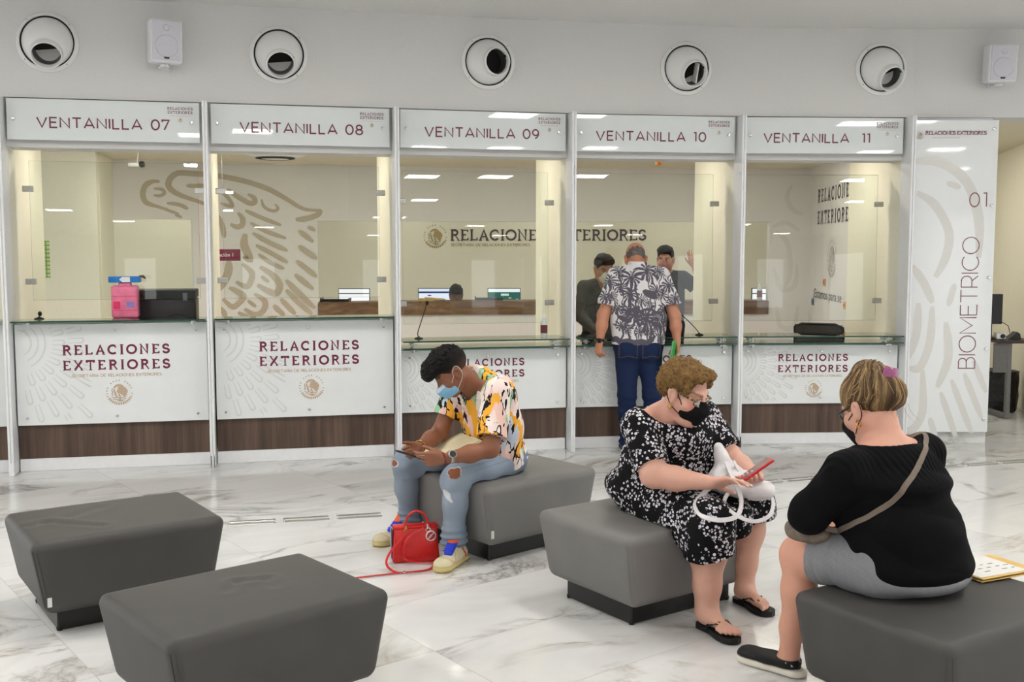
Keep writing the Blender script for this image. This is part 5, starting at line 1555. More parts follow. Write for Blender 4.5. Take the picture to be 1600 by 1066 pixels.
def jc(P, N):
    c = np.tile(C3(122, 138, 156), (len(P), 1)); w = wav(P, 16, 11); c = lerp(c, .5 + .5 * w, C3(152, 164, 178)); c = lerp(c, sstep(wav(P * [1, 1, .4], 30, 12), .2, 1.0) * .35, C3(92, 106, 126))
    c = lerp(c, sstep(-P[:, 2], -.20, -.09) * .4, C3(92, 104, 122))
    for hp, kn in ((hipL, knL), (hipR, knR)):
        a = unit(kn - hp); t_ = (P - hp) @ a; zz = P[:, 2] - (hp[2] + t_ * a[2]); m_ = (np.abs(zz - .028) < .003) & (t_ > .02) & (t_ < .34) & (N[:, 1] < -.2)
        c = lerp(c, m_ * (np.sin(t_ * 420) > -.3) * .4, C3(76, 90, 112))
    for rp, sc in ((ripL, 1.0), (ripR, .6)):
        d = np.sqrt(((P[:, 0] - rp[0]) ** 2 + (P[:, 1] - rp[1]) ** 2) / (.040 * sc) ** 2 + ((P[:, 2] - rp[2]) / (.029 * sc)) ** 2) + .22 * wav(P, 150, 7) + .15 * wav(P, 70, 17)
        c = lerp(c, (d < 1.06 + .30 * wav(P, 38, 19)) & (d > .9), C3(216, 218, 218)); c = lerp(c, d <= .9, C3(142, 90, 66))
    r2 = np.array([-.345, 5.50, .385]); q = P - r2
    d2 = np.sqrt(((q[:, 0] * .8 + q[:, 2] * .6) / .016) ** 2 + ((q[:, 2] * .8 - q[:, 0] * .6) / .045) ** 2 + (q[:, 1] / .06) ** 2) + .3 * wav(P, 160, 9)
    c = lerp(c, (d2 < 1) * .9, C3(214, 218, 220))
    return np.clip(c, 0, 1)
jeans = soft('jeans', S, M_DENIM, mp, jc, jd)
# shirt with open collar
S = Sdf((-.46, 5.40, .40), (.18, 6.14, 1.10), .004)
S.cone(belly + [.012, .010, -.05], belly * .45 + chest * .55 + [.018, .014, 0], .160, .145, .05, (Lv, 1.26)); S.cone(belly * .5 + chest * .5 + [.018, .012, .02], chest + [.010, .012, .03], .142, .130, .05, (Lv, 1.34))
S.cone(nb + [.0, .0, -.03], shL + [.0, -.002, .012], .074, .074, .04); S.cone(nb + [0, 0, -.03], shR + [0, 0, .012], .074, .072, .04)
S.ell(chest + [.035, .035, .06], (.18, .11, .11), (Lv, F, (0, 0, 1)), .05)
S.cone(belly + [.03, .03, -.04], belly + [.045, .045, -.09], .12, .13, .04, (Lv, 1.3))
S.slab((-.09, 5.93, .468), (.35, .25, -1), .008)
B = Sdf((-.46, 5.40, .40), (.18, 6.14, 1.10), .004)
B.cone(shL, shL * .18 + elL * .82, .074, .084, .02); B.slab(shL * .20 + elL * .80, elL - shL)
S.merge(B, .03)
B = Sdf((-.46, 5.40, .40), (.18, 6.14, 1.10), .004)
B.cone(shR, shR * .30 + elR * .70, .072, .076, .02); B.slab(shR * .38 + elR * .62, elR - shR)
S.merge(B, .03)
# standing collar with two pointed flaps
axis = unit(HM.p(0, -.03, -.08) - nb)
S.cone(nb - axis * .02, nb + axis * .042 + F * .01, .086, .078, .015)
for q in (-1, 1):
    cp = nb + F * .060 + Lv * q * .052
    S.cone(cp + axis * .025, cp - axis * .045 + F * .030 + Lv * q * .016, .026, .014, .012)
S.slab(nb + axis * .045, axis - .20 * F, 0, nb - .14, nb + .14)
S.cone(HM.p(0, -.01, -.04), nb + [-.02, -.02, -.05], .070, .064, .006, None, 'sub')
S.cone(nb + F * .085 + axis * .03, nb + F * .150 - axis * .15, .028, .010, .006, None, 'sub')
S.bench(-.043, 5.987, 41.0)
def sd(P, N):
    q = P - np.outer(P @ Lv, Lv) * .4
    return (np.abs(wav(q * [1, 1, .55], 26, 21)) - .35) * .012 + .004 * wav(P, 60, 22)
def shirt_print():
    t = NT('colourful brushstroke shirt print'); v = t.coords((1, 1, .45), (.25, .15, 0))
    w = t.noise(v, 7, 3, .5, .8); mxv = t.n('MixRGB'); mxv.inputs[0].default_value = .12; t.l(v, mxv.inputs[1]); t.l(w.outputs['Color'], mxv.inputs[2])
    vo = t.n('TexVoronoi'); vo.inputs['Scale'].default_value = 24; t.l(mxv.outputs[0], vo.inputs['Vector'])
    sp = t.n('SeparateColor'); t.l(vo.outputs['Color'], sp.inputs[0])
    K = lambda *c: srgb(*c)
    c = t.ramp(sp.outputs[0], [(0, K(244, 178, 62)), (.17, K(242, 230, 222)), (.36, K(240, 200, 188)), (.52, K(156, 196, 160)), (.61, K(206, 216, 234)), (.72, K(244, 178, 62)), (.80, K(242, 220, 212)), (.95, K(150, 190, 154))], 'CONSTANT')
    n2 = t.noise(v, 13, 3, .55, 1.4); k1 = t.math('GREATER_THAN', n2.outputs['Fac'], .60)
    vo2 = t.n('TexVoronoi', feature='DISTANCE_TO_EDGE'); vo2.inputs['Scale'].default_value = 24; t.l(mxv.outputs[0], vo2.inputs['Vector'])
    n3 = t.noise(v, 18, 2); e = t.math('MULTIPLY', t.math('LESS_THAN', vo2.outputs['Distance'], .05), t.math('GREATER_THAN', n3.outputs['Fac'], .52))
    c = t.mix(t.math('MAXIMUM', k1, e), c, srgb(26, 24, 30))
    t.bsdf(c, .8, 0, .2); return t.m
shirt = soft('shirt', S, shirt_print(), mp, None, sd)
# inner grey tee edge visible in the open collar, mask, watch, bracelets
def mask_shape(H, w=.064, zt=-.008, zb=-.118, h=.0028, tilt=-.20, yb=.045):
    S = Sdf(H.c - .2, H.c + .2, h)
    S.ell(H.p(0, .050, -.058), (w, .070, .066), H.axes(), .0); S.cone(H.p(0, .105, -.012), H.p(0, .122, -.036), .010 * H.k, .016 * H.k, .03); S.cone(H.p(0, .112, -.045), H.p(0, .098, -.100), .030, .022, .03)
    S.slab(H.p(0, .0, zt), H.z + tilt * H.y, .006); S.slab(H.p(0, 0, zb), -H.z, .01); S.slab(H.p(0, yb, 0), -H.y + .0 * H.z, .004)
    return S
def hug(P, body, root, r):
    """lay a thin line onto the skin where it would sink in"""
    bv = BVHTree.FromPolygons([tuple(Vector(v.co) + Vector(root.location)) for v in body.data.vertices], [tuple(p.vertices) for p in body.data.polygons]); out = []
    for p in P:
        h = bv.find_nearest(Vector(p)); out.append(h[0] + h[1] * r if h[0] is not None and (Vector(p) - h[0]).dot(h[1]) < r else Vector(p))
    return out
def ear_loops(H, parent, mat, r=.0016, body=None, root=None):
    for q in (-1, 1):
        pts = [H.p(q * .060, .052, -.034), H.p(q * .074, .020, -.010), H.p(q * .084, -.010, .028), H.p(q * .090, -.030, .016), H.p(q * .084, -.026, -.030), H.p(q * .070, .010, -.060), H.p(q * .055, .050, -.085)]
        P2 = [Vector(p) for p in pts]; Q = []
        for i in range(len(P2) - 1):
            p0, p1, p2, p3 = P2[max(0, i - 1)], P2[i], P2[i + 1], P2[min(len(P2) - 1, i + 2)]
            for t_ in (0, .25, .5, .75): Q.append(.5 * ((2 * p1) + (p2 - p0) * t_ + (2 * p0 - 5 * p1 + 4 * p2 - p3) * t_ ** 2 + (3 * p1 - p0 - 3 * p2 + p3) * t_ ** 3))
        Q = Q + [P2[-1]]
        if body: Q = hug(Q, body, root, r * 1.1)
        MB().tube(Q, r, 6).build('ear_loop', mat, parent, smooth=True)
def pleats(H, amp=.0011):
    def f(P, N):
        z = H.loc(P)[:, 2]; return amp * (((z * 55) % 1) - .5)
    return f
def mcol(H, top, rgb):
    def f(P, N):
        c = np.tile(C3(*rgb), (len(P), 1)) * (1 + .03 * wav(P, 90, 2))[:, None]
        return lerp(np.clip(c, 0, 1), H.loc(P)[:, 2] + .1 * (H.loc(P)[:, 1] - .08) > -.030, C3(*top)) if top else np.clip(c, 0, 1)
    return f
mk = soft('face_mask', mask_shape(HM, zt=-.006, zb=-.106, tilt=.10), M_CLOTH, mp, mcol(HM, (214, 228, 240), (140, 196, 230)), pleats(HM))
ear_loops(HM, mk, plain('white elastic', (226, 226, 224), .8), .0016, body_m, mp)
M_GOLDM = plain('gold metal', (206, 160, 78), .25, 1.0)
def cuff(name, w, el, r, wid, mat, parent, seg=28, beads=0):
    a = unit(np.array(w) - np.array(el)); q = Vector((0, 0, 1)).rotation_difference(Vector(a)).to_matrix().to_4x4(); M = Matrix.Translation(w) @ q
    if beads:
        m = MB()
        for k in range(beads):
            t_ = 2 * PI * k / beads; m.ball((r * math.cos(t_), r * math.sin(t_), 0), wid, 8, 6, M)
        return m.build(name, mat, parent, smooth=True)
    return MB().lathe([(r - .002, -wid), (r + .002, -wid * .8), (r + .0035, 0), (r + .002, wid * .8), (r - .002, wid), (r - .002, -wid)], seg, M, cap=False).build(name, mat, parent, smooth=True)
wp = wrL * .86 + elL * .14
wt = cuff('watch', wp, elL, .0325, .011, M_STEEL, mp)
ad = unit(wrL - elL); wn = unit(np.array([-.1, -.90, .45]) - ad * (np.array([-.1, -.90, .45]) @ ad)); fr = frame(wp + wn * .034, unit(np.cross(ad, wn)), ad)
MB().lathe([(.020, -.004), (.0225, 0), (.0225, .006), (.019, .009)], 28, fr).build('case', M_STEEL, wt, auto=40)
MB().lathe([(.0175, .0085), (.0175, .0095), (0, .0097)], 28, fr).build('dial', M_BLACK, wt, auto=40)
cuff('bracelet', wrL * 1.02 - elL * .02, elL, .031, .0046, plain('red and dark beads', (120, 26, 30), .4, var=.5, scale=90), mp, beads=20)
cuff('bracelet', wrR * .93 + elR * .07, elR, .0335, .0035, M_GOLDM, mp)
# shoes
def sneaker(P, u, v, z, N):
    c = np.tile(C3(214, 204, 170), (len(P), 1)); c = lerp(c, z < .030, C3(214, 196, 128)); c = lerp(c, (z > .030) * (z < .036) * .6, C3(180, 160, 110))
    c = lerp(c, (np.abs(u - .06 - (z - .04) * .5) < .007) * (z > .032) * (np.abs(v) > .034), C3(206, 74, 66))
    c = lerp(c, (np.abs(np.sqrt((u - .20) ** 2 + v ** 2) - .045) < .0028) * (z > .035) * .5, C3(206, 120, 90)); c = lerp(c, (u < .05) * (z > .05) * .5, C3(196, 184, 160))
    return np.clip(c * (1 + .05 * wav(P, 70, 4))[:, None], 0, 1)
for nm, heel, d, an, lab in (('L', (-.268, 5.650), (-.37, -.93), anL, 1), ('R', (-.548, 6.055), (-.79, -.62), anR, -1)):
    sh_ = soft_sh = shoe('shoe', heel, d, .295, mp, an, sneaker)
    d3 = unit((d[0], d[1], 0)); s3 = np.array([d3[1], -d3[0], 0]); h3 = np.array([heel[0], heel[1], 0])
    T = Sdf(h3 + d3 * .12 - .10, h3 + d3 * .12 + [.1, .1, .22], .0035)
    T.cone(h3 + d3 * .185 + [0, 0, .078], h3 + d3 * .118 + [0, 0, .135], .018, .024, .0, (s3, 1.35))
    T.cone(h3 + d3 * .118 + [0, 0, .13], h3 + d3 * .112 + [0, 0, .150], .022, .020, .01, (s3, 1.4))
    tg = soft('tongue', T, M_SHOE, sh_, lambda P, N, h3=h3, d3=d3: lerp(np.tile(C3(40, 66, 206), (len(P), 1)), (P[:, 2] > .128) * (((P - h3) @ d3) > .12), C3(236, 96, 40)))
    lc = MB()
    for k in range(5):
        u = .130 + .014 * k; z = .120 - .0085 * k; lc.tube([h3 + d3 * u + s3 * a + [0, 0, z + .016 - abs(a) * .45] for a in (-.030, -.015, 0, .015, .030)], .0028, 6)
    lc.build('laces', plain('blue laces' if lab > 0 else 'cream laces', (36, 60, 190) if lab > 0 else (206, 196, 170), .8), sh_, smooth=True)

# phone, folders
ph = thing('phone', 'black phone in the hands of the seated man', 'phone', (-.555, 5.46, .60))
c = (np.array(thL) + np.array(tipL[0]) + np.array(thR)) / 3
cen = np.array([-.538, 5.478, .606]); pu = unit((-.80, -.18, .30)); pn = unit((.35, .25, .85)); pn = unit(pn - pu * (pn @ pu)); pr = np.cross(pu, pn)
PM = frame(cen, pr, pu)
MB().rbox((0, 0, 0), (.072, .150, .009), .004, 2, PM).build('case', M_BLACK, ph, auto=40)
MB().rbox((0, 0, .0047), (.066, .140, .001), .0004, 1, PM).build('display', plain('phone glass', (22, 24, 30), .08), ph)
M_CREAM = plain('cream folder card', (236, 226, 190), .7, var=.03)
fo = thing('folder', 'cream card folder lying on the lap of the seated man', 'folder', (-.36, 5.74, .58))
FM = frame((-.345, 5.735, .592), (.80, .10, .36), (-.45, .80, .05))
MB().rbox((0, 0, 0), (.30, .22, .004), .0015, 1, FM).rbox((-.01, .004, .006), (.295, .215, .003), .001, 1, FM @ Matrix.Rotation(.05, 4, 'Z')).build('cover', M_CREAM, fo)
fo = thing('folder', 'black folder under the cream folder on the man\'s lap', 'folder', (-.30, 5.74, .56))
MB().rbox((0.03, 0, -.012), (.30, .21, .010), .003, 1, FM).build('cover', M_BLACK, fo)
# ================================================================ WOMAN IN THE FLORAL DRESS
wp_ = thing('person', 'seated woman in a black and white floral dress, black mask and glasses', 'person', (.75, 5.06, 0))
F = np.array([.57, -.82, 0]); Rv = np.array([-.82, -.57, 0]); Lv = -Rv; UP = np.array([0, 0, 1.0])
HF = Head((.800, 4.858, 1.026), (.73, -.68), 20, 0, 1.05)
nb = np.array([.775, 4.985, .925])
hipR, hipL = np.array([.645, 4.985, .535]), np.array([.86, 5.125, .535])
knR, knL = np.array([.880, 4.585, .475]), np.array([1.125, 4.905, .485])
anR, anL = np.array([.862, 4.570, .105]), np.array([1.098, 4.915, .105])
shR, shL = np.array([.595, 4.865, .865]), np.array([.925, 5.095, .865])
elR, wrR = np.array([.640, 4.715, .668]), np.array([.872, 4.600, .655])
elL, wrL = np.array([1.035, 4.975, .690]), np.array([1.112, 4.745, .652])
S = Sdf((.42, 4.30, .0), (1.36, 5.38, 1.24), .004)
S.ell((.745, 5.04, .66), (.21, .17, .20), (Rv, F, UP), .05); S.ell((.755, 5.01, .83), (.19, .13, .13), (Rv, F, UP), .05)
S.cone(nb - UP * .02, shR, .06, .062, .05); S.cone(nb - UP * .02, shL, .06, .062, .05); S.cone(nb - UP * .05, HF.p(0, -.02, -.055), .072, .062, .03)
S.ell(nb + F * .03 - UP * .02, (.12, .07, .06), (Rv, F, UP), .05)
S.chain([shR, elR], [.068, .058], .03); S.chain([elR, elR * .6 + wrR * .4 - UP * .006, wrR], [.060, .052, .031], .03)
S.chain([shL, elL], [.066, .056], .03); S.chain([elL, elL * .6 + wrL * .4 - UP * .004, wrL], [.056, .050, .031], .03)
for hp, kn, an in ((hipR, knR, anR), (hipL, knL, anL)):
    S.cone(hp, kn, .10, .070, .04)
    S.chain([kn, kn * .66 + an * .34 - F * .012, kn * .25 + an * .75 - F * .004, an - UP * .02], [.074, .083, .058, .049], .035)
HF.add(S, .012)
S.ell(HF.p(0, .05, -.118), (.055, .045, .026), HF.axes(), .03)
tR, thR = hand(S, wrR, (.93, -.20, .16), (-.10, -.45, -.80), -1, ((10, 12, 8), (12, 14, 10), (16, 18, 12), (24, 24, 14)), 1.0, .05, 10)
tL, thL = hand(S, wrL, (-.30, -.90, -.02), (-.30, .05, 1), -1, ((14, 30, 20), (16, 32, 22), (18, 34, 22), (20, 36, 24)), 1.0, 0, 22)
foot(S, (.838, 4.605), (.952, 4.392), .030, 1.0, -1, anR); foot(S, (1.074, 4.950), (1.190, 4.715), .030, 1.0, 1, anL)
S.bench(.656, 4.990, 35.0)
def colF(P, N):
    c = skin_color((220, 170, 150), P, 23, .04, .05)
    leg = P[:, 2] < .45; c = lerp(c, leg * .45, C3(206, 160, 140)); c = lerp(c, leg * sstep(wav(P, 70, 25), .5, 1.2) * .25, C3(190, 128, 112))
    q = HF.loc(P); ck = np.exp(-(((np.abs(q[:, 0]) - .052) / .02) ** 2 + ((q[:, 2] + .035) / .022) ** 2)) * (q[:, 1] > .03)
    c = lerp(c, ck * .45, C3(222, 128, 116))
    c = HF.paint(c, P, (120, 84, 60), (190, 110, 104))
    for t in tR + [thR] + tL + [thL]:
        d = np.linalg.norm(P - (np.array(t) + UP * .004), axis=1); c = lerp(c, (d < .0075) * .7, C3(238, 226, 216))
    return c
body_f = soft('body', S, M_SKIN, wp_, colF)
# dress
S = Sdf((.38, 4.40, .30), (1.34, 5.40, 1.02), .0045)
S.ell((.745, 5.035, .655), (.245, .205, .215), (Rv, F, UP), .05); S.ell((.765, 5.00, .82), (.215, .165, .155), (Rv, F, UP), .06)
S.ell((.705, 5.125, .535), (.265, .225, .120), (Rv, F, UP), .05)
S.ell((.80, 4.945, .785), (.17, .115, .10), (Rv, F, UP), .05)
S.cone(nb - UP * .05, shR, .07, .078, .05); S.cone(nb - UP * .05, shL, .07, .078, .05)
S.cone(hipR, knR + UP * .005, .140, .104, .06); S.cone(hipL, knL + UP * .005, .140, .100, .06); S.cone((hipR + hipL) / 2 - UP * .01, (knR + knL) / 2 - UP * .02, .13, .085, .08)
S.cone(knR + Rv * .01, knR + F * .012 - UP * .17 + Rv * .02, .104, .112, .04); S.cone(knL, knL + F * .012 - UP * .13, .100, .102, .04); S.cone((knR + knL) / 2 - UP * .03, (knR + knL) / 2 - UP * .14, .085, .085, .05)
S.cone(hipR + Rv * .03 - UP * .05, knR + Rv * .03 - UP * .06, .10, .10, .05)
S.slab((.97, 4.72, .375), unit(-UP - .20 * Rv))
I = Sdf((.38, 4.40, .30), (1.34, 5.40, 1.02), .0045)                                  # hollow under the hem so that the knees hang free
for kn in (knR, knL): I.cone(kn - UP * .045 + F * .006, kn - UP * .22 + F * .004, .090, .097, .02)
I.cone((knR + knL) / 2 - UP * .07, (knR + knL) / 2 - UP * .2, .075, .078, .02)
S.f = np.maximum(S.f, -I.f)
for sh, el in ((shR, elR), (shL, elL)):
    B = Sdf((.38, 4.40, .30), (1.34, 5.40, 1.02), .0045)
    B.cone(sh, el, .085, .084, .03); B.slab(sh * .12 + el * .88, unit(el - sh + F * .07)); S.merge(B, .035)
S.ell(nb + F * .030 + UP * .030 + Rv * .03, (.195, .150, .105), (Rv, F, UP), .012, 'sub')
def floral():
    t = NT('black cloth with white flowers'); v = t.coords()
    cl = t.n('TexVoronoi'); cl.inputs['Scale'].default_value = 12.5; t.l(v, cl.inputs['Vector'])
    n = t.noise(v, 38, 2); area = t.math('LESS_THAN', t.math('ADD', cl.outputs['Distance'], t.math('MULTIPLY', t.math('SUBTRACT', n.outputs['Fac'], .5), .8)), .60)
    p = t.n('TexVoronoi'); p.inputs['Scale'].default_value = 70; t.l(v, p.inputs['Vector'])
    e = t.n('TexVoronoi', feature='DISTANCE_TO_EDGE'); e.inputs['Scale'].default_value = 70; t.l(v, e.inputs['Vector'])
    pet = t.math('MULTIPLY', t.math('GREATER_THAN', e.outputs['Distance'], .055), t.math('LESS_THAN', p.outputs['Distance'], .50))
    sp = t.n('SeparateColor'); t.l(p.outputs['Color'], sp.inputs[0])
    w = t.mix(sp.outputs[1], srgb(186, 180, 192), srgb(232, 230, 234))
    m = t.math('MULTIPLY', t.math('MULTIPLY', area, pet), t.math('GREATER_THAN', sp.outputs[0], .22))
    st = t.math('MULTIPLY', t.math('GREATER_THAN', sp.outputs[0], .93), pet)
    c = t.mix(t.math('MAXIMUM', m, st), srgb(14, 13, 16), w)
    t.bsdf(c, .85, 0, .2); return t.m
S.bench(.656, 4.990, 35.0)
def dd(P, N):
    q = P.copy(); low = sstep(-P[:, 2], -.62, -.45)
    hang = (np.abs(wav(q * [1, 1, .25], 22, 41)) - .4) * .012 * low
    up = (np.abs(wav(q * [1, 1, .5], 30, 42)) - .4) * .007 * (1 - low)
    return hang + up + .002 * wav(P, 70, 44)
dress = soft('dress', S, floral(), wp_, None, dd)
# hair: short curly
S = Sdf(HF.c - .25, HF.c + .25, .004)
S.ell(HF.p(0, -.020, .050), (.096, .120, .098), HF.axes(), .01); S.ell(HF.p(0, -.075, .020), (.082, .062, .088), HF.axes(), .03); S.ell(HF.p(0, .058, .098), (.080, .055, .042), HF.axes(), .03)
for q in (-1, 1): S.ell(HF.p(q * .080, .012, .055), (.026, .060, .055), HF.axes(), .02)
S.ell(HF.p(0, .110, -.004), (.105, .080, .112), HF.axes(), .015, 'sub')
for q in (-1, 1): S.ell(HF.p(q * .108, .024, -.016), (.050, .056, .062), HF.axes(), .012, 'sub')
S.slab(HF.p(0, -.05, -.085), -HF.z - .2 * HF.y, .02)
def curl(P, N):
    q = HF.loc(P); out = np.empty(len(P))
    for i, (a, b, c) in enumerate(q):
        w = mnoise.noise(Vector((a * 22, b * 22, c * 22))) * .05
        out[i] = .010 * abs(mnoise.noise(Vector((a * 62 + w * 60, b * 62, c * 62 + w * 50)))) + .005 * mnoise.noise(Vector((a * 170, b * 170, c * 170))) + .008 * mnoise.noise(Vector((a * 26, b * 26, c * 26)))
    return out
def hairF(P, N):
    q = HF.loc(P); c = np.tile(C3(112, 84, 48), (len(P), 1)); v = np.array([mnoise.noise(Vector((a * 60, b * 60, d * 60))) for a, b, d in q])
    c = lerp(c, .4 + v * .8, C3(136, 106, 62)); c = lerp(c, (v < -.25) * .35, C3(84, 58, 32)); return np.clip(c * (1 + .15 * wav(P, 420, 6))[:, None], 0, 1)
hr = soft('hair', S, M_HAIR, wp_, hairF, curl, 0)
def locks(H, root_fn, n, parent, mat, seed, ln=.03, r=.0011, name='loose_locks'):
    rr = np.random.RandomState(seed); m = MB()
    for k in range(n):
        p, d = root_fn(rr); p = np.array(p); d = unit(d); s = unit(np.cross(d, rr.normal(size=3))); L_ = ln * rr.uniform(.6, 1.4); a = rr.uniform(0, 6)
        m.tube([p + d * L_ * t_ + s * (.22 * L_ * math.sin(a + 5 * t_)) - np.array([0, 0, 1]) * L_ * .5 * t_ * t_ for t_ in (0, .25, .5, .75, 1)], [r, r, r * .9, r * .7, r * .3], 4)
    return m.build(name, mat, parent, smooth=True)
def rootF(rr):
    while True:
        v = unit(rr.normal(size=3))
        if v[2] < -.5 or (v[1] > .45 and v[2] < .55): continue
        return HF.p(v[0] * .090, -.020 + v[1] * .112, .050 + v[2] * .092), (HF.x * v[0] + HF.y * v[1] + HF.z * v[2]) + rr.normal(size=3) * .6
locks(HF, rootF, 240, hr, plain('light brown hair', (136, 104, 62), .6, var=.3), 5, .026)
mk = soft('face_mask', mask_shape(HF, .073, -.010, -.124, yb=.034), M_CLOTH, wp_, mcol(HF, None, (18, 18, 20)), pleats(HF))
ear_loops(HF, mk, plain('black elastic', (16, 16, 16), .8), .0022, body_f, wp_)
# glasses
def glasses(H, parent, rim, dark=True):
    g = MB()
    for q in (-1, 1):
        pts = [H.p(q * (.034 + .027 * math.cos(t_)), .108 - .010 * abs(math.cos(t_)) - (.006 if math.cos(t_) > 0 else 0), -.004 + .018 * math.sin(t_)) for t_ in np.linspace(0, 2 * PI, 24, endpoint=False)]
        g.tube(pts, .0022, 6, closed=True)
        g.tube([H.p(q * .060, .100, .004), H.p(q * .074, .060, .007), H.p(q * .084, .006, .010), H.p(q * .088, -.022, -.008)], [.0052, .0046, .0034, .0024], 6)
    g.tube([H.p(-.010, .112, .0), H.p(0, .117, .004), H.p(.010, .112, .0)], .002, 6)
    o = g.build('glasses', rim, parent, smooth=True)
    l = MB()
    for q in (-1, 1):
        c = [H.p(q * (.034 + .025 * math.cos(t_)), .106 - .010 * abs(math.cos(t_)), -.004 + .0165 * math.sin(t_)) for t_ in np.linspace(0, 2 * PI, 20, endpoint=False)]
        n = len(c); l.add([Vector(p) for p in c] + [Vector(p) + Vector(H.y) * .0012 for p in c], [tuple(range(n)), tuple(range(2 * n - 1, n - 1, -1))] + [(i, (i + 1) % n, n + (i + 1) % n, n + i) for i in range(n)])
    l.build('lenses', clear_glass('spectacle lens', (.97, .97, .97), .35), o)
    return o
def tort():
    t = NT('tortoise frame'); n = t.noise(t.coords(), 120, 2); t.bsdf(t.ramp(n.outputs['Fac'], [(.42, srgb(20, 16, 14)), (.58, srgb(196, 170, 120))]), .25); return t.m
glasses(HF, wp_, tort())
for q in (1, -1):
    e = HF.p(q * .093, .0, -.052); M = Matrix.Translation(e) @ Vector((0, 1, 0)).rotation_difference(Vector(HF.x)).to_matrix().to_4x4()
    MB().tube([M @ Vector((.011 * math.cos(a), 0, .011 * math.sin(a) - .008)) for a in np.linspace(0, 2 * PI, 18, endpoint=False)], .0026, 8, closed=True).build('earring', M_GOLDM, wp_, smooth=True)
MB().tube([wrR + unit([.93, -.2, .16]) * .094 + np.cross(unit([.93, -.2, .16]), UP) * .010 * math.cos(a) * 1.05 + UP * (.0115 * math.sin(a) - .002) + np.cross(unit([.93, -.2, .16]), UP) * .008 for a in np.linspace(0, 2 * PI, 18, endpoint=False)], .0016, 6, closed=True).build('ring', M_CHROME, wp_, smooth=True)
# flip flops
def flipflop(parent, heel, toe, side, gold):
    h = np.array([heel[0], heel[1], 0.0]); d = unit((toe[0] - heel[0], toe[1] - heel[1], 0)); s = np.array([d[1], -d[0], 0]) * side
    out = []
    for t_ in np.linspace(0, 1, 24):
        u = -.010 + .268 * t_; w = .033 + .014 * sstep(np.array(t_), .35, .75) - .004 * math.exp(-((t_ - .4) / .15) ** 2)
        w *= math.sqrt(max(0, 1 - max(0, (t_ - .80) / .2) ** 2)) * math.sqrt(max(0, 1 - max(0, (.14 - t_) / .14) ** 2)); out.append((u, w))
    poly = [(u, w) for u, w in out] + [(u, -w) for u, w in out[::-1]]
    M = Matrix.Identity(4)
    for i in range(3): M[i][0] = d[i]; M[i][1] = s[i]; M[i][3] = h[i]
    pol = [p for k, p in enumerate(poly) if k == 0 or (abs(p[0] - poly[k - 1][0]) + abs(p[1] - poly[k - 1][1])) > 1e-5]
    o = MB().prism(pol, .004, .026, M).build('sandal', M_RUBBER, parent)
    st = MB(); P0 = Vector((.192, .018, .050)); 
    for q in (1, -1):
        st.strap([M @ Vector(p) for p in ((.085, q * .040, .022), (.105, q * .038, .048), (.145, q * .030 + .003, .064), (.178, .018 + q * .010, .056), (.196, .019, .046), (.200, .019, .022))], .017, .004, [tuple(s * q * 1.0 + UP * .6)] * 2 + [tuple(UP)] * 4)
    st.build('strap', M_RUBBER, o)
    if gold: MB().rbox((0, 0, 0), (.014, .052, .006), .002, 2, M @ Matrix.Translation((.150, .008, .070))).build('gold_buckle', M_GOLDM, o)
    else: MB().ball(M @ Vector((.186, .018, .062)), .006, 10, 8).build('gold_buckle', M_GOLDM, o)
flipflop(wp_, (.838, 4.605), (.952, 4.392), -1, True); flipflop(wp_, (1.074, 4.950), (1.190, 4.715), 1, False)
# her phone and white handbag
t = thing('phone', 'phone in a red case held by the woman in the floral dress', 'phone', (1.09, 4.64, .70))
pu = unit((.78, .10, .52)); pn = unit((-.55, -.02, .84)); pn = unit(pn - pu * (pn @ pu)); PM = frame(np.array([1.084, 4.618, .712]), np.cross(pu, pn), pu)
M_REDP = plain('red phone case', (206, 32, 34), .35, var=.05)
MB().rbox((0, 0, 0), (.078, .155, .012), .005, 2, PM).build('case', M_REDP, t, auto=40)
MB().rbox((0, 0, .0063), (.068, .143, .001), .0004, 1, PM).build('display', plain('lit phone glass', (150, 118, 120), .06), t)
M_WLEATHER = plain('white leather', (222, 220, 222), .45, var=.04, scale=40, bump=.1)
t = thing('handbag', 'white leather handbag lying in the lap of the woman in the floral dress', 'handbag', (1.03, 4.78, .58))
S = Sdf((.80, 4.50, .50), (1.26, 5.02, .86), .004)
bd = unit((.72, -.25, -.10)); bs = unit(np.cross(UP, bd))
S.ell((1.045, 4.735, .605), (.135, .085, .048), (bd, bs, UP), .03); S.ell((1.00, 4.79, .635), (.10, .08, .05), (bd, bs, UP), .04); S.cone((.985, 4.80, .65), (.955, 4.83, .765), .052, .022, .04, (bs, 1.3)); S.ell((1.12, 4.70, .590), (.065, .06, .036), (bd, bs, UP), .03)
soft('bag_body', S, M_WLEATHER, t, None, lambda P, N: (np.abs(wav(P, 40, 61)) - .4) * .008 + .002 * wav(P, 120, 62))
def px3(px, py, Y):        # a point seen along the photo's own line of sight, at depth Y
    xr = (px - 800) / 1655; yr = (533 - py) / 1655; p = math.radians(4.95); f = math.cos(p) + yr * math.sin(p)
    return Vector((xr * Y / f, Y, 1.68 + Y * (yr * math.cos(p) - math.sin(p)) / f))
def spl(P, n=6):
    P = [Vector(p) for p in P]; Q = []
    for i in range(len(P) - 1):
        p0, p1, p2, p3 = P[max(0, i - 1)], P[i], P[i + 1], P[min(len(P) - 1, i + 2)]
        for k in range(n):
            t_ = k / n; Q.append(.5 * ((2 * p1) + (p2 - p0) * t_ + (2 * p0 - 5 * p1 + 4 * p2 - p3) * t_ ** 2 + (3 * p1 - p0 - 3 * p2 + p3) * t_ ** 3))
    return Q + [P[-1]]
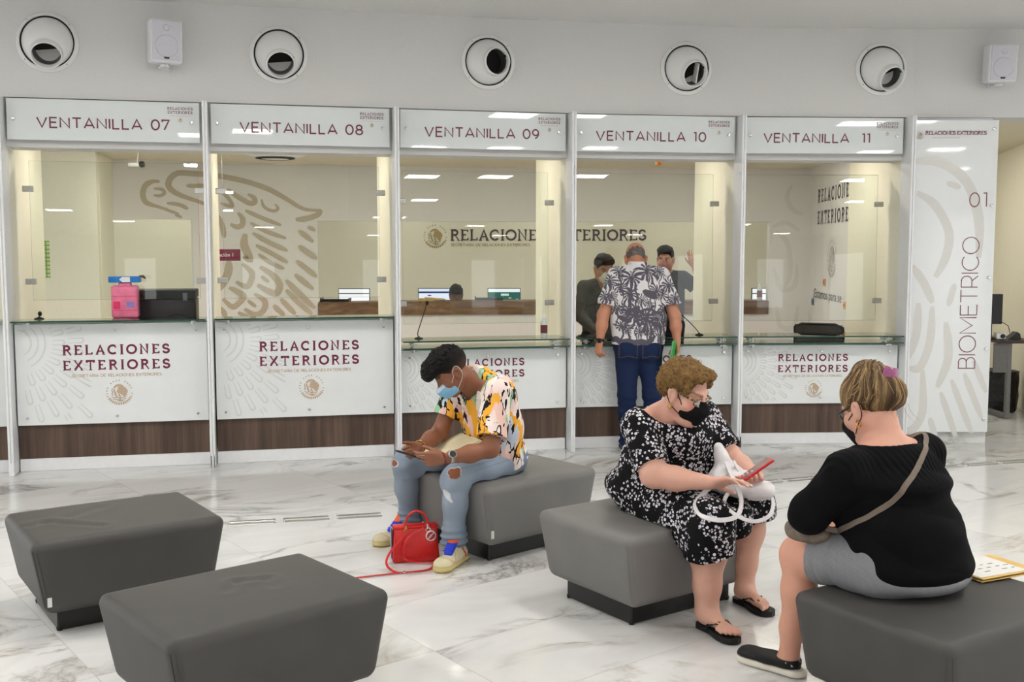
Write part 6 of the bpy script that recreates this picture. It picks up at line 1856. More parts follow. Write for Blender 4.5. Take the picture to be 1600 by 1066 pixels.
sa = [px3(*q) for q in ((1140, 730, 4.74), (1122, 752, 4.68), (1098, 772, 4.62), (1086, 790, 4.55), (1096, 806, 4.46), (1125, 813, 4.44), (1152, 806, 4.50), (1158, 780, 4.62), (1146, 750, 4.68), (1134, 722, 4.74))]
MB().strap(spl(sa), .020, .005, (.3, -.8, .5)).build('handle', M_WLEATHER, t, auto=60)
sb = [px3(*q) for q in ((1150, 728, 4.76), (1140, 765, 4.70), (1132, 785, 4.60), (1150, 805, 4.50), (1178, 815, 4.50), (1202, 806, 4.56), (1208, 785, 4.64), (1200, 765, 4.70))]
MB().strap(spl(sb), .017, .005, (.3, -.8, .5)).build('handle', M_WLEATHER, t, auto=60)
sc = [px3(*q) for q in ((1146, 720, 4.76), (1160, 745, 4.72), (1172, 765, 4.70))]
MB().strap(spl(sc), .013, .004, (.3, -.8, .5)).build('shoulder_strap', M_WLEATHER, t, auto=60)
# ================================================================ WOMAN IN BLACK, SEEN FROM BEHIND
wb = thing('person', 'seated woman in a black top and grey shorts, seen from behind, hair pinned up', 'person', (1.43, 3.86, 0))
F = np.array([-.6, .8, 0]); Rv = np.array([.8, .6, 0]); Lv = -Rv
HB = Head((1.362, 4.000, 1.085), (-.52, .85), 26, 0, 1.03)
nb = np.array([1.415, 3.945, .945])
hipL, hipR = np.array([1.335, 3.775, .535]), np.array([1.545, 3.945, .535])
knL, knR = np.array([1.122, 4.045, .492]), np.array([1.385, 4.300, .500])
anL, anR = np.array([1.100, 4.085, .095]), np.array([1.405, 4.350, .095])
shL, shR = np.array([1.220, 3.800, .865]), np.array([1.590, 4.060, .880])
elL, wrL = np.array([1.100, 3.845, .705]), np.array([1.215, 4.080, .675])
elR, wrR = np.array([1.600, 4.230, .680]), np.array([1.400, 4.330, .680])
S = Sdf((.90, 3.56, .0), (1.82, 4.62, 1.34), .0045)
S.ell((1.445, 3.86, .64), (.20, .165, .20), (Rv, F, UP), .05); S.ell((1.415, 3.92, .83), (.19, .13, .14), (Rv, F, UP), .05)
S.cone(nb - UP * .03, shL, .07, .062, .05); S.cone(nb - UP * .03, shR, .07, .062, .05); S.cone(nb - UP * .05, HB.p(0, -.03, -.05), .074, .062, .03)
S.chain([shL, elL, wrL], [.066, .056, .033], .03); S.chain([shR, elR, wrR], [.066, .056, .033], .03)
for hp, kn, an in ((hipL, knL, anL), (hipR, knR, anR)):
    S.cone(hp, kn, .115, .074, .04); S.chain([kn, kn * .64 + an * .36 - F * .016, kn * .25 + an * .75 - F * .004, an - UP * .03], [.066, .064, .045, .039], .035)
    S.cone(an - UP * .03, an - UP * .06 + F * .03, .038, .034, .02)
HB.add(S, .008)
hand(S, wrL, (-.1, .85, -.1), (.6, .1, -.6), 1, (20, 30, 20)); hand(S, wrR, (-.75, .5, -.1), (-.2, -.2, -.9), -1, (20, 30, 20))
S.bench(1.563, 3.740, 31.5)
def colB(P, N):
    c = skin_color((222, 168, 146), P, 33, .035, .04); leg = P[:, 2] < .58; c = lerp(c, leg * .5, C3(212, 152, 126))
    return HB.paint(c, P, (90, 64, 48))
body_b = soft('body', S, M_SKIN, wb, colB)
# black knitted top with wide neckline
S = Sdf((.94, 3.54, .42), (1.84, 4.42, 1.04), .0045)
S.ell((1.445, 3.852, .625), (.238, .215, .195), (Rv, F, UP), .05); S.ell((1.420, 3.905, .80), (.225, .175, .17), (Rv, F, UP), .06)
S.ell((1.455, 3.845, .530), (.252, .236, .112), (Rv, F, UP), .05)
for z, w, b in ((.70, .238, .205), (.83, .222, .185)): S.ell((1.436 - .02 * (z - .6), 3.862 + .1 * (z - .6), z), (w, b, .055), (Rv, F, UP), .035)
S.cone(nb - UP * .055, shL, .082, .084, .05); S.cone(nb - UP * .055, shR, .082, .084, .05)
S.slab((1.44, 3.70, .458), unit(-UP * 1.0 + F * .13 + Lv * .03))
S.ell((1.325, 3.850, .70), (.10, .13, .14), (Rv, F, UP), .05)
for sh, el, wr in ((shL, elL, wrL), (shR, elR, wrR)):
    B = Sdf((.94, 3.54, .42), (1.84, 4.42, 1.04), .0045)
    B.chain([sh, el, wr], [.086, .074, .050], .03); B.slab(wr * .86 + el * .14, wr - el, 0, wr - .1, wr + .1); S.merge(B, .03)
S.ell(nb + UP * .045 + F * .01, (.160, .115, .098), (Rv, F, UP), .012, 'sub')
S.bench(1.563, 3.740, 31.5)
def knit(P, N):
    q = P.copy(); gather = np.exp(-((P[:, 2] - .90) / .05) ** 2)
    return (np.abs(wav(q * [.6, .6, 1.5], 22, 71)) - .4) * .012 + .002 * np.sin((P @ Rv) * 260) * gather + .003 * wav(P, 60, 73)
M_KNIT = plain('black knit', (9, 9, 11), .9, var=.2, scale=260, bump=.3, spec=.15)
top = soft('top', S, M_KNIT, wb, None, knit)
# grey shorts
S = Sdf((.96, 3.52, .40), (1.84, 4.48, .72), .0045)
S.ell((1.455, 3.846, .495), (.246, .230, .075), (Rv, F, UP), .04); S.cone(hipL, hipL * .22 + knL * .78 + UP * .012, .128, .106, .05); S.cone(hipR, hipR * .22 + knR * .78 + UP * .012, .128, .106, .05)
S.slab(hipL * .28 + knL * .72, unit(knL - hipL + UP * .06), 0, knL - .26, knL + .26); S.slab(hipR * .28 + knR * .72, unit(knR - hipR), 0, knR - .20, knR + .26)
S.bench(1.563, 3.740, 31.5)
def fold(P, N):
    a = unit(knL - hipL); t_ = (P - hipL) @ a
    return (np.abs(np.sin(t_ * 46 + 1.4 * wav(P, 12, 82))) - .5) * .007 * sstep(t_, .08, .16) + .002 * wav(P, 60, 83)
soft('shorts', S, M_CLOTH, wb, lambda P, N: np.clip(np.tile(C3(134, 134, 138), (len(P), 1)) * (1 + .06 * wav(P, 300, 84))[:, None], 0, 1), fold)
# hair pinned up
S = Sdf(HB.c - .27, HB.c + .27, .004)
S.ell(HB.p(0, -.020, .045), (.098, .120, .098), HB.axes(), .01); S.ell(HB.p(.010, -.085, .015), (.082, .060, .088), HB.axes(), .03)
bun = np.array([1.372, 3.995, 1.190])
S.ell(bun, (.070, .062, .062), HB.axes(), .03); S.ell(bun + [.03, -.03, -.05], (.055, .05, .06), HB.axes(), .03); S.ell(bun + [-.02, .02, .03], (.05, .05, .03), HB.axes(), .02)
for tilt, rad_ in ((.5, .046), (-.6, .040)):
    ring = [bun + rad_ * (np.array([1, 0, 0]) * math.cos(a) + unit((0, math.cos(tilt), math.sin(tilt))) * math.sin(a)) + np.array([0, 0, .010]) for a in np.linspace(0, 2 * PI, 13)]
    S.chain(ring, [.021 + .004 * math.sin(3 * k) for k in range(13)], .006)
S.ell(HB.p(0, .100, -.035), (.10, .068, .095), HB.axes(), .015, 'sub')
S.ell(HB.p(-.104, .014, -.026), (.046, .046, .050), HB.axes(), .012, 'sub'); S.ell(HB.p(.104, .012, -.04), (.045, .045, .050), HB.axes(), .012, 'sub')
S.slab(HB.p(0, -.05, -.070), -HB.z - .25 * HB.y, .05)
def sweep(P):      # hair sweeps up to the bun: angle round the bun stays the same along a strand
    a = unit(HB.c - bun); u = unit(np.cross(a, HB.x)); w = np.cross(a, u); q = P - bun; L_ = np.linalg.norm(q, axis=1)
    ph_ = np.arctan2(q @ u, q @ w) + 9 * np.maximum(0, .075 - L_) + .35 * wav(P, 15, 77) + .18 * wav(P, 45, 78); return ph_, L_
def hdB(P, N):
    ph_, L_ = sweep(P); return np.array([.0095 * mnoise.noise(Vector((2.4 * math.cos(a), 2.4 * math.sin(a), b * 9))) + .0030 * mnoise.noise(Vector((11 * math.cos(a), 11 * math.sin(a), b * 7))) for a, b in zip(ph_, L_)]) + .007 * wav(P, 34, 91) + .003 * wav(P, 80, 92)
def hcB(P, N):
    ph_, L_ = sweep(P); v = np.array([mnoise.noise(Vector((7 * math.cos(a), 7 * math.sin(a), b * 9))) + .6 * mnoise.noise(Vector((24 * math.cos(a), 24 * math.sin(a), b * 12))) for a, b in zip(ph_, L_)])
    c = np.tile(C3(98, 77, 53), (len(P), 1)); c = lerp(c, v * 1.4, C3(178, 148, 104)); c = lerp(c, -v * 1.6, C3(58, 42, 29))
    low = sstep(-HB.loc(P)[:, 2], .00, .07); c = lerp(c, low * .4, C3(56, 41, 30)); return np.clip(c, 0, 1)
hb = soft('hair', S, M_HAIR, wb, hcB, hdB, 0)
M_BLOND = plain('blond strand', (186, 154, 106), .5, var=.2); M_BROWNH = plain('brown strand', (92, 68, 44), .5, var=.2)
rr = np.random.RandomState(9)
bv = BVHTree.FromPolygons([tuple(Vector(v.co) + Vector(wb.location)) for v in hb.data.vertices], [tuple(p.vertices) for p in hb.data.polygons])
for mat, n in ((M_BLOND, 90), (M_BROWNH, 60)):
    m = MB()
    for k in range(n):
        while True:
            v = unit(rr.normal(size=3))
            if v[1] < .45 and v[2] > -.55: break
        p = unit(HB.x * v[0] + HB.y * v[1] + HB.z * v[2]); g_ = unit(bun - HB.c); w = math.acos(max(-1, min(1, float(p @ g_)))); line = []
        tw = unit(np.cross(p, g_) + 1e-6) * rr.uniform(-.15, .15)
        for t_ in np.linspace(0, .92, 14):
            q = (p * math.sin((1 - t_) * w) + g_ * math.sin(t_ * w)) / max(.05, math.sin(w)) + tw * math.sin(PI * t_)
            h = bv.find_nearest(Vector(HB.c + q * .15)); line.append(h[0] + h[1] * .0006)
        m.tube(line, [.0004] + [.0008] * 12 + [.0004], 5)
    m.build('hair_streaks', mat, hb, smooth=True)
m = MB()
for k in range(32):                                                # loose ends round the bun and at the neck
    if k < 26: p = bun + unit(rr.normal(size=3)) * .055; d = unit(p - bun + UP * .02 + rr.normal(size=3) * .02); L_ = rr.uniform(.02, .045)
    else: p = HB.p(rr.uniform(-.06, .09), -.10 + rr.uniform(-.02, .02), -.05 + rr.uniform(-.02, .02)); d = unit(-UP + rr.normal(size=3) * .14); L_ = rr.uniform(.03, .08)
    s_ = unit(np.cross(d, rr.normal(size=3)))
    m.tube([p + d * L_ * t_ + s_ * .6 * L_ * t_ * t_ for t_ in (0, .3, .6, 1)], [.0008, .0007, .0006, .0003], 4)
m.build('loose_strands', M_BLOND, hb, smooth=True)
# claw clip
cl_ = bun + np.array([.030, -.068, .006])
ca = unit((-.25, .15, -1)); cn = unit((.15, -1, .15)); CM = frame(cl_, np.cross(ca, cn), ca)
M_CLIP = plain('pink pearl plastic', (158, 88, 130), .15, var=.15, scale=60)
k = MB()
V = []; Fc = []
for i in range(9):
    for j in range(7):
        u = -1 + i / 4; w = -1 + j / 3; V.append(CM @ Vector((u * .031 * (1 - .25 * w * w), w * .050, .014 * (1 - u * u) + .006 * (1 - w * w))))
for i in range(8):
    for j in range(6): Fc.append((i * 7 + j, (i + 1) * 7 + j, (i + 1) * 7 + j + 1, i * 7 + j + 1))
k.add(V, Fc)
for q in (-1, 1):
    for w in (-.03, -.015, 0, .015, .03): k.tube([CM @ Vector((q * .022, w, .0)), CM @ Vector((q * .028, w, -.012)), CM @ Vector((q * .018, w, -.028))], [.003, .0026, .0012], 6)
k.tube([CM @ Vector((-.012, .048, .006)), CM @ Vector((.012, .048, .006))], .005, 8)
o = k.build('hair_clip', M_CLIP, wb, smooth=True); o.modifiers.new('thick', 'SOLIDIFY').thickness = .002
glasses(HB, wb, M_BLACK)
mk = soft('face_mask', mask_shape(HB, .06, -.014, -.12), M_CLOTH, wb, mcol(HB, None, (24, 24, 26)), pleats(HB)); ear_loops(HB, mk, plain('black loop', (16, 16, 16), .8), .0018, body_b, wb)
e = HB.p(-.093, -.004, -.052); M = Matrix.Translation(e) @ Vector((0, 1, 0)).rotation_difference(Vector(HB.y)).to_matrix().to_4x4()
MB().tube([M @ Vector((.012 * math.cos(a), 0, .013 * math.sin(a) - .012)) for a in np.linspace(0, 2 * PI, 18, endpoint=False)], .0026, 8, closed=True).build('earring', M_GOLDM, wb, smooth=True)
# slip-on shoes
def slipon(P, u, v, z, N):
    c = np.tile(C3(24, 24, 25), (len(P), 1)) * (1 + .5 * np.clip(wav(P, 420, 95), 0, 1))[:, None]
    c = lerp(c, z < .032, C3(226, 220, 206)); c = lerp(c, (np.abs(z - .030) < .002) * .5, C3(150, 146, 136)); st = (wav(P, 300, 97) > 1.0) * (z > .045) * (u < .13); return np.clip(lerp(c, st, C3(220, 220, 220)), 0, 1)
for heel, toe, an in (((1.128, 4.050), (.938, 4.222), anL), ((1.432, 4.318), (1.262, 4.500), anR)):
    d = (toe[0] - heel[0], toe[1] - heel[1]); shoe('shoe', heel, d, .268, wb, np.array(an) + [0, 0, 0], slipon, .044, .045, 1)
# crossbody bag on her thigh, strap over the back
t = thing('crossbody_bag', 'taupe crossbody bag on the knee of the woman in black, strap across her back', 'bag', (1.09, 3.95, .62))
S = Sdf((.92, 3.76, .54), (1.30, 4.12, .74), .0035)
g = unit((.80, -.46, .0)); g2 = unit(np.cross(UP, g))
S.cone((1.075, 3.955, .628), (1.160, 3.868, .626), .022, .020, .02, (UP, 1.0)); S.cone((1.070, 3.960, .618), (1.165, 3.868, .616), .024, .020, .02, (g2, 1.5)); S.ell((1.110, 3.910, .606), (.070, .045, .026), (g, g2, UP), .03)
M_TAUPEL = plain('taupe bag fabric', (112, 98, 86), .6, var=.08, scale=60, bump=.15)
soft('bag_body', S, M_TAUPEL, t, None, lambda P, N: (np.abs(wav(P, 60, 101)) - .4) * .006)
tv = BVHTree.FromPolygons([tuple(Vector(v.co) + Vector(wb.location)) for v in top.data.vertices], [tuple(p.vertices) for p in top.data.polygons])
path = []
def on_top(q, off=.004):
    h = tv.find_nearest(Vector(q)); return h[0] + h[1] * off, h[1]
eye = Vector((0, 0, 1.68))
SP = [(1293, 834), (1318, 826), (1345, 814), (1372, 799), (1396, 781), (1416, 758), (1432, 734), (1442, 710), (1446, 690), (1441, 678)]
nor = []
for q in SP:
    d = (px3(q[0], q[1], 4.0) - eye).normalized(); h = tv.ray_cast(eye, d)
    if h[0] is not None: path.append(h[0] + h[1] * .004); nor.append(h[1].copy())
path = [Vector((1.175, 3.852, .632))] + path; nor = [Vector((-.2, -.9, .3))] + nor
for q in ((1.545, 4.03, .96), (1.50, 4.12, .90), (1.40, 4.17, .80), (1.25, 4.10, .68)):
    h = on_top(q); path.append(h[0]); nor.append(h[1])
P2, N2 = spl(path, 5), spl(nor, 5)
P2 = [((lambda h: h[0] + h[1] * .004 if (h[0] - p).length < .05 else p)(tv.find_nearest(p))) for p in P2]
MB().strap(P2, .020, .004, [tuple(n) for n in N2]).build('strap', M_TAUPEL, t, auto=60)
# papers on her bench
t = thing('paper_stack', 'papers in a yellow folder on the bench right of the woman in black', 'papers', (1.86, 3.98, .44))
M = Matrix.Translation((1.845, 4.02, .442)) @ Matrix.Rotation(math.radians(24), 4, 'Z')
MB().rbox((0, 0, 0), (.30, .22, .004), .001, 1, M).rbox((.0, .0, .010), (.30, .22, .003), .001, 1, M @ Matrix.Rotation(.02, 4, 'Z')).build('folder', M_MANILA, t)
p = MB()
for k in range(3): p.rbox((-.012, .012, .0045 + .0018 * k), (.26, .205, .0012), .0004, 1, M @ Matrix.Rotation(.02 * k, 4, 'Z'))
for k in range(1): p.rbox((-.02, .004, .0125), (.24, .20, .0012), .0004, 1, M)
p.build('sheets', plain('white paper', (232, 230, 226), .8, var=.01), t)
s = MB()
for i in range(5):
    for j in range(3):
        if rr.rand() < .7: s.box((-.10 + .045 * i, -.05 + .035 * j, .01335), (.030 * rr.uniform(.4, 1), .006, .0003), M)
s.build('print_lines', plain('grey print', (120, 120, 124), .8), t)
# ================================================================ STANDING MAN IN THE PALM SHIRT
ms = thing('person', 'standing man seen from behind in a palm tree shirt and dark jeans at window 10', 'person', (1.03, 8.64, 0))
F = np.array([0., 1, 0]); Rv = np.array([1., 0, 0])
HS = Head((1.030, 8.850, 1.600), (0, 1), 40, 0, 1.06)
nb = np.array([1.035, 8.740, 1.545])
hipL, hipR = np.array([.950, 8.655, .90]), np.array([1.125, 8.665, .90])
knL, knR = np.array([.945, 8.640, .49]), np.array([1.155, 8.660, .49])
anL, anR = np.array([.955, 8.665, .10]), np.array([1.180, 8.70, .10])
shL, shR = np.array([.865, 8.710, 1.462]), np.array([1.222, 8.710, 1.458])
elL, wrL = np.array([.745, 8.640, 1.145]), np.array([.715, 8.600, .925])
elR, wrR = np.array([1.330, 8.640, 1.140]), np.array([1.345, 8.590, .925])
S = Sdf((.60, 8.44, .03), (1.46, 8.98, 1.76), .005)
S.cone((1.035, 8.665, .95), (1.04, 8.70, 1.28), .115, .125, .05, (Rv, 1.35)); S.cone(nb - UP * .04, shL, .055, .058, .05); S.cone(nb - UP * .04, shR, .055, .058, .05); S.cone(nb - UP * .04, HS.p(0, -.03, -.06), .062, .058, .03)
S.chain([shL, elL], [.055, .047], .03); S.chain([elL, elL * .6 + wrL * .4, wrL], [.046, .045, .029], .03)
S.chain([shR, elR], [.055, .047], .03); S.chain([elR, elR * .6 + wrR * .4, wrR], [.046, .045, .029], .03)
for hp, kn, an in ((hipL, knL, anL), (hipR, knR, anR)):
    S.cone(hp, kn, .085, .055, .04); S.chain([kn, kn * .62 + an * .38 - F * .01, an - UP * .03], [.053, .052, .036], .03)
HS.add(S)
hand(S, wrL, (-.12, .10, -.98), (.75, .55, 0), 1, ((40, 55, 35), (44, 58, 35), (48, 60, 35), (52, 60, 35)), 1.02, 0, 25)
hand(S, wrR, (-.03, -.05, -.99), (-.95, -.2, 0), -1, ((16, 30, 20), (18, 32, 20), (20, 34, 20), (24, 36, 22)), 1.02, 0, 15)
def colS(P, N):
    c = skin_color((190, 132, 104), P, 43, .05, .04); return HS.paint(c, P, (120, 110, 104))
soft('body', S, M_SKIN, ms, colS)
# grey fringe of hair, bald crown
S = Sdf(HS.c - .16, HS.c + .16, .004)
S.ell(HS.p(0, -.016, .030), (.0795, .1005, .082), HS.axes(), .0)
S.ell(HS.p(.008, .045, .125), (.052, .105, .060), HS.axes(), .01, 'sub'); S.ell(HS.p(0, .105, .03), (.10, .085, .12), HS.axes(), .01, 'sub'); S.slab(HS.p(0, 0, -.055), -HS.z, .01)
for q in (-1, 1): S.ell(HS.p(q * .09, .0, -.015), (.03, .030, .040), HS.axes(), .01, 'sub')
soft('hair', S, M_HAIR, ms, lambda P, N: np.clip(np.tile(C3(104, 98, 94), (len(P), 1)) * (1 + .25 * wav(P, 260, 5) + .15 * wav(P, 90, 6))[:, None], 0, 1), lambda P, N: .0015 * wav(P, 200, 3), 0)
# palm print: silhouettes of palms on pale cloth, drawn round the body by its own surface
rp = np.random.RandomState(21)
PALM = [(.97, 1.405, .085), (1.10, 1.45, .10), (.95, 1.30, .075), (1.045, 1.27, .052), (1.105, 1.245, .04), (1.165, 1.325, .062), (.89, 1.35, .06), (1.22, 1.30, .05), (1.245, 1.18, .07), (1.01, 1.14, .10), (1.08, 1.12, .115), (.93, 1.18, .07),
        (1.165, 1.13, .085), (1.035, 1.015, .05), (1.12, 1.015, .06), (.94, 1.03, .05), (1.20, 1.05, .06), (.86, 1.20, .055), (1.22, .96, .05), (.82, 1.29, .05), (1.28, 1.22, .05), (.80, 1.38, .07), (.76, 1.28, .06), (1.27, 1.36, .07), (1.32, 1.27, .06), (.87, 1.45, .06), (1.20, 1.45, .06), (.89, 1.06, .06), (1.26, 1.10, .05)]
PALM = [(x, z * 1.0 + max(0, z - 1.25) * .25, r * 1.22, rp.uniform(0, 6.28), rp.randint(11, 15)) for x, z, r in PALM]
def palms(P, N):
    c = np.tile(C3(222, 219, 220), (len(P), 1)); ink = C3(90, 87, 97); m = np.zeros(len(P))
    back = N[:, 1] < .35; X, Z = P[:, 0] + .012 * wav(P, 60, 51), P[:, 2] + .008 * wav(P, 60, 52)
    X = np.where(back, X, 2.2 - X * .98)
    for x, z, r, ph_, n in PALM:
        dx, dz = X - x, Z - z; a = np.arctan2(dz, dx); rho = np.hypot(dx, dz) + 1e-6
        bend = a + .9 * (rho / r) * np.sign(np.cos(a)) * .45
        k = np.abs(((bend + ph_) * n / (2 * PI)) % 1 - .5) * 2
        leaf = (k > .10 + .66 * (rho / r) ** 1.3 + .10 * np.sin(rho * 700)) & (rho < r * (.80 + .22 * np.sin(a * 3 + ph_)))
        m = np.maximum(m, leaf | (rho < r * .16))
        tr = (np.abs(X - x - .12 * (Z - z) * math.sin(ph_)) < .0060 + .0025 * math.cos(ph_)) & (Z < z) & (Z > z - r * 2.1); m = np.maximum(m, tr)
    m = np.maximum(m, (np.abs(Z - 1.19 - .012 * np.sin(X * 30) - .01 * wav(P, 40, 53)) < .011) & (X > .93)); m = np.maximum(m, (np.abs(Z - .955 - .03 * np.sin(X * 9 + 2) - .012 * wav(P, 50, 54)) < .030) & (X < 1.16))
    m = np.maximum(m, (np.abs(X - 1.005) < .009) & (Z > 1.2) & (Z < 1.40)); m = np.maximum(m, wav(P, 30, 55) > .80)
    return lerp(c, m, ink)
S = Sdf((.70, 8.44, .84), (1.40, 8.96, 1.58), .0035)
S.cone((1.035, 8.655, .90), (1.035, 8.665, 1.10), .145, .148, .05, (Rv, 1.50)); S.cone((1.038, 8.665, 1.10), (1.04, 8.700, 1.34), .148, .146, .05, (Rv, 1.42)); S.cone(nb - UP * .045, shL, .072, .072, .05); S.cone(nb - UP * .045, shR, .072, .072, .05)
S.ell((1.04, 8.70, 1.42), (.19, .12, .09), None, .05)
S.slab((0, 8.655, .905), (0, 0, -1)); 
for sh, el in ((shL, elL), (shR, elR)):
    B = Sdf((.70, 8.44, .84), (1.40, 8.96, 1.58), .0035); B.cone(sh, sh * .1 + el * .9, .074, .088, .02); B.slab(sh * .26 + el * .74, unit(el - sh - UP * .2)); S.merge(B, .025)
ax = unit(HS.p(0, -.04, -.07) - nb); S.cone(nb - ax * .02, nb + ax * .030, .082, .076, .012); S.slab(nb + ax * .038, ax - .35 * F, 0, nb - .13, nb + .13)
S.cone(HS.p(0, -.02, -.05), nb - ax * .04 + F * .02, .066, .058, .004, None, 'sub')
I = Sdf((.70, 8.44, .84), (1.40, 8.96, 1.58), .0035); I.cone((1.035, 8.655, .80), (1.035, 8.655, .91), .135, .135, .0, (Rv, 1.50)); S.f = np.maximum(S.f, -I.f)
soft('shirt', S, M_CLOTH, ms, palms, lambda P, N: (np.abs(wav(P * [1, 1, .5], 22, 57)) - .4) * .010 + .0025 * wav(P, 55, 58))
# jeans
S = Sdf((.78, 8.46, .05), (1.34, 8.86, 1.0), .005)
S.ell((1.036, 8.655, .90), (.205, .135, .13), None, .04); S.cone(hipL - UP * .02, knL, .112, .076, .03); S.cone(hipR - UP * .02, knR, .112, .076, .03)
for kn, an in ((knL, anL), (knR, anR)): S.chain([kn, kn * .6 + an * .4, an - UP * .02], [.076, .070, .064], .03); S.cone(an, an - UP * .05, .063, .064, .01)
for q in (-1, 1): S.ell((1.036 + q * .085, 8.565, .86), (.085, .06, .09), None, .03)
S.slab((0, 0, .065), (0, 0, -1)); S.slab((0, 0, .965), (0, 0, 1))
def jS(P, N):
    c = np.tile(C3(22, 33, 62), (len(P), 1)) * (1 + .10 * wav(P, 200, 61))[:, None]; c = lerp(c, .3 + .5 * wav(P, 10, 62), C3(30, 44, 78))
    for q in (-1, 1):
        x = np.abs(P[:, 0] - (1.036 + q * .095)); z = P[:, 2]; e = (np.abs(x - .072) < .0022) & (z > .80) & (z < .915) | (np.abs(z - .80 + .25 * x * 0 - (x - .072) * -.30) < .0025) & (x < .074)
        c = lerp(c, (e & (P[:, 1] < 8.63)) * .6, C3(128, 104, 76))
    return np.clip(c, 0, 1)
soft('jeans', S, M_DENIM, ms, jS, lambda P, N: .006 * np.sin(P[:, 2] * 95 + 2.5 * wav(P, 12, 63)) * (sstep(-P[:, 2], -.56, -.42) * .5 + sstep(-P[:, 2], -.26, -.1) * .5) + .003 * wav(P, 40, 64))
def dkshoe(P, u, v, z, N): return lerp(np.tile(C3(38, 50, 74), (len(P), 1)), z < .022, C3(196, 190, 178))
for heel, d, an in (((.955, 8.585), (-.05, 1), anL), ((1.183, 8.60), (.12, 1), anR)): shoe('shoe', heel, d, .285, ms, an, dkshoe)
wt = cuff('watch', wrL * .93 + elL * .07, elL, .034, .012, M_BLACK, ms)
wq = wrL * .93 + elL * .07; fr = frame(wq + np.array([-.008, -.035, 0]), (1, -.2, 0), (0, 0, 1)); MB().rbox((0, 0, .004), (.030, .036, .010), .006, 2, fr).build('case', plain('dark watch face', (14, 14, 18), .1), wt)
t = thing('folder', 'bright green folder held by the standing man in his right hand', 'folder', (1.33, 8.60, .78))
FM = Matrix.Translation((1.318, 8.585, .79)) @ Matrix.Rotation(math.radians(8), 4, 'Y') @ Matrix.Rotation(math.radians(-24), 4, 'Z')
g = MB(); g.rbox((-.004, 0, 0), (.004, .23, .30), .0015, 1, FM); g.rbox((.004, .002, 0), (.004, .23, .30), .0015, 1, FM @ Matrix.Rotation(.03, 4, 'Z')); g.build('cover', plain('green plastic folder', (40, 178, 84), .35, var=.05), t)
g = MB(); g.box((0, .0, .002), (.003, .215, .285), FM); g.build('sheets', plain('paper', (232, 230, 226), .8), t)

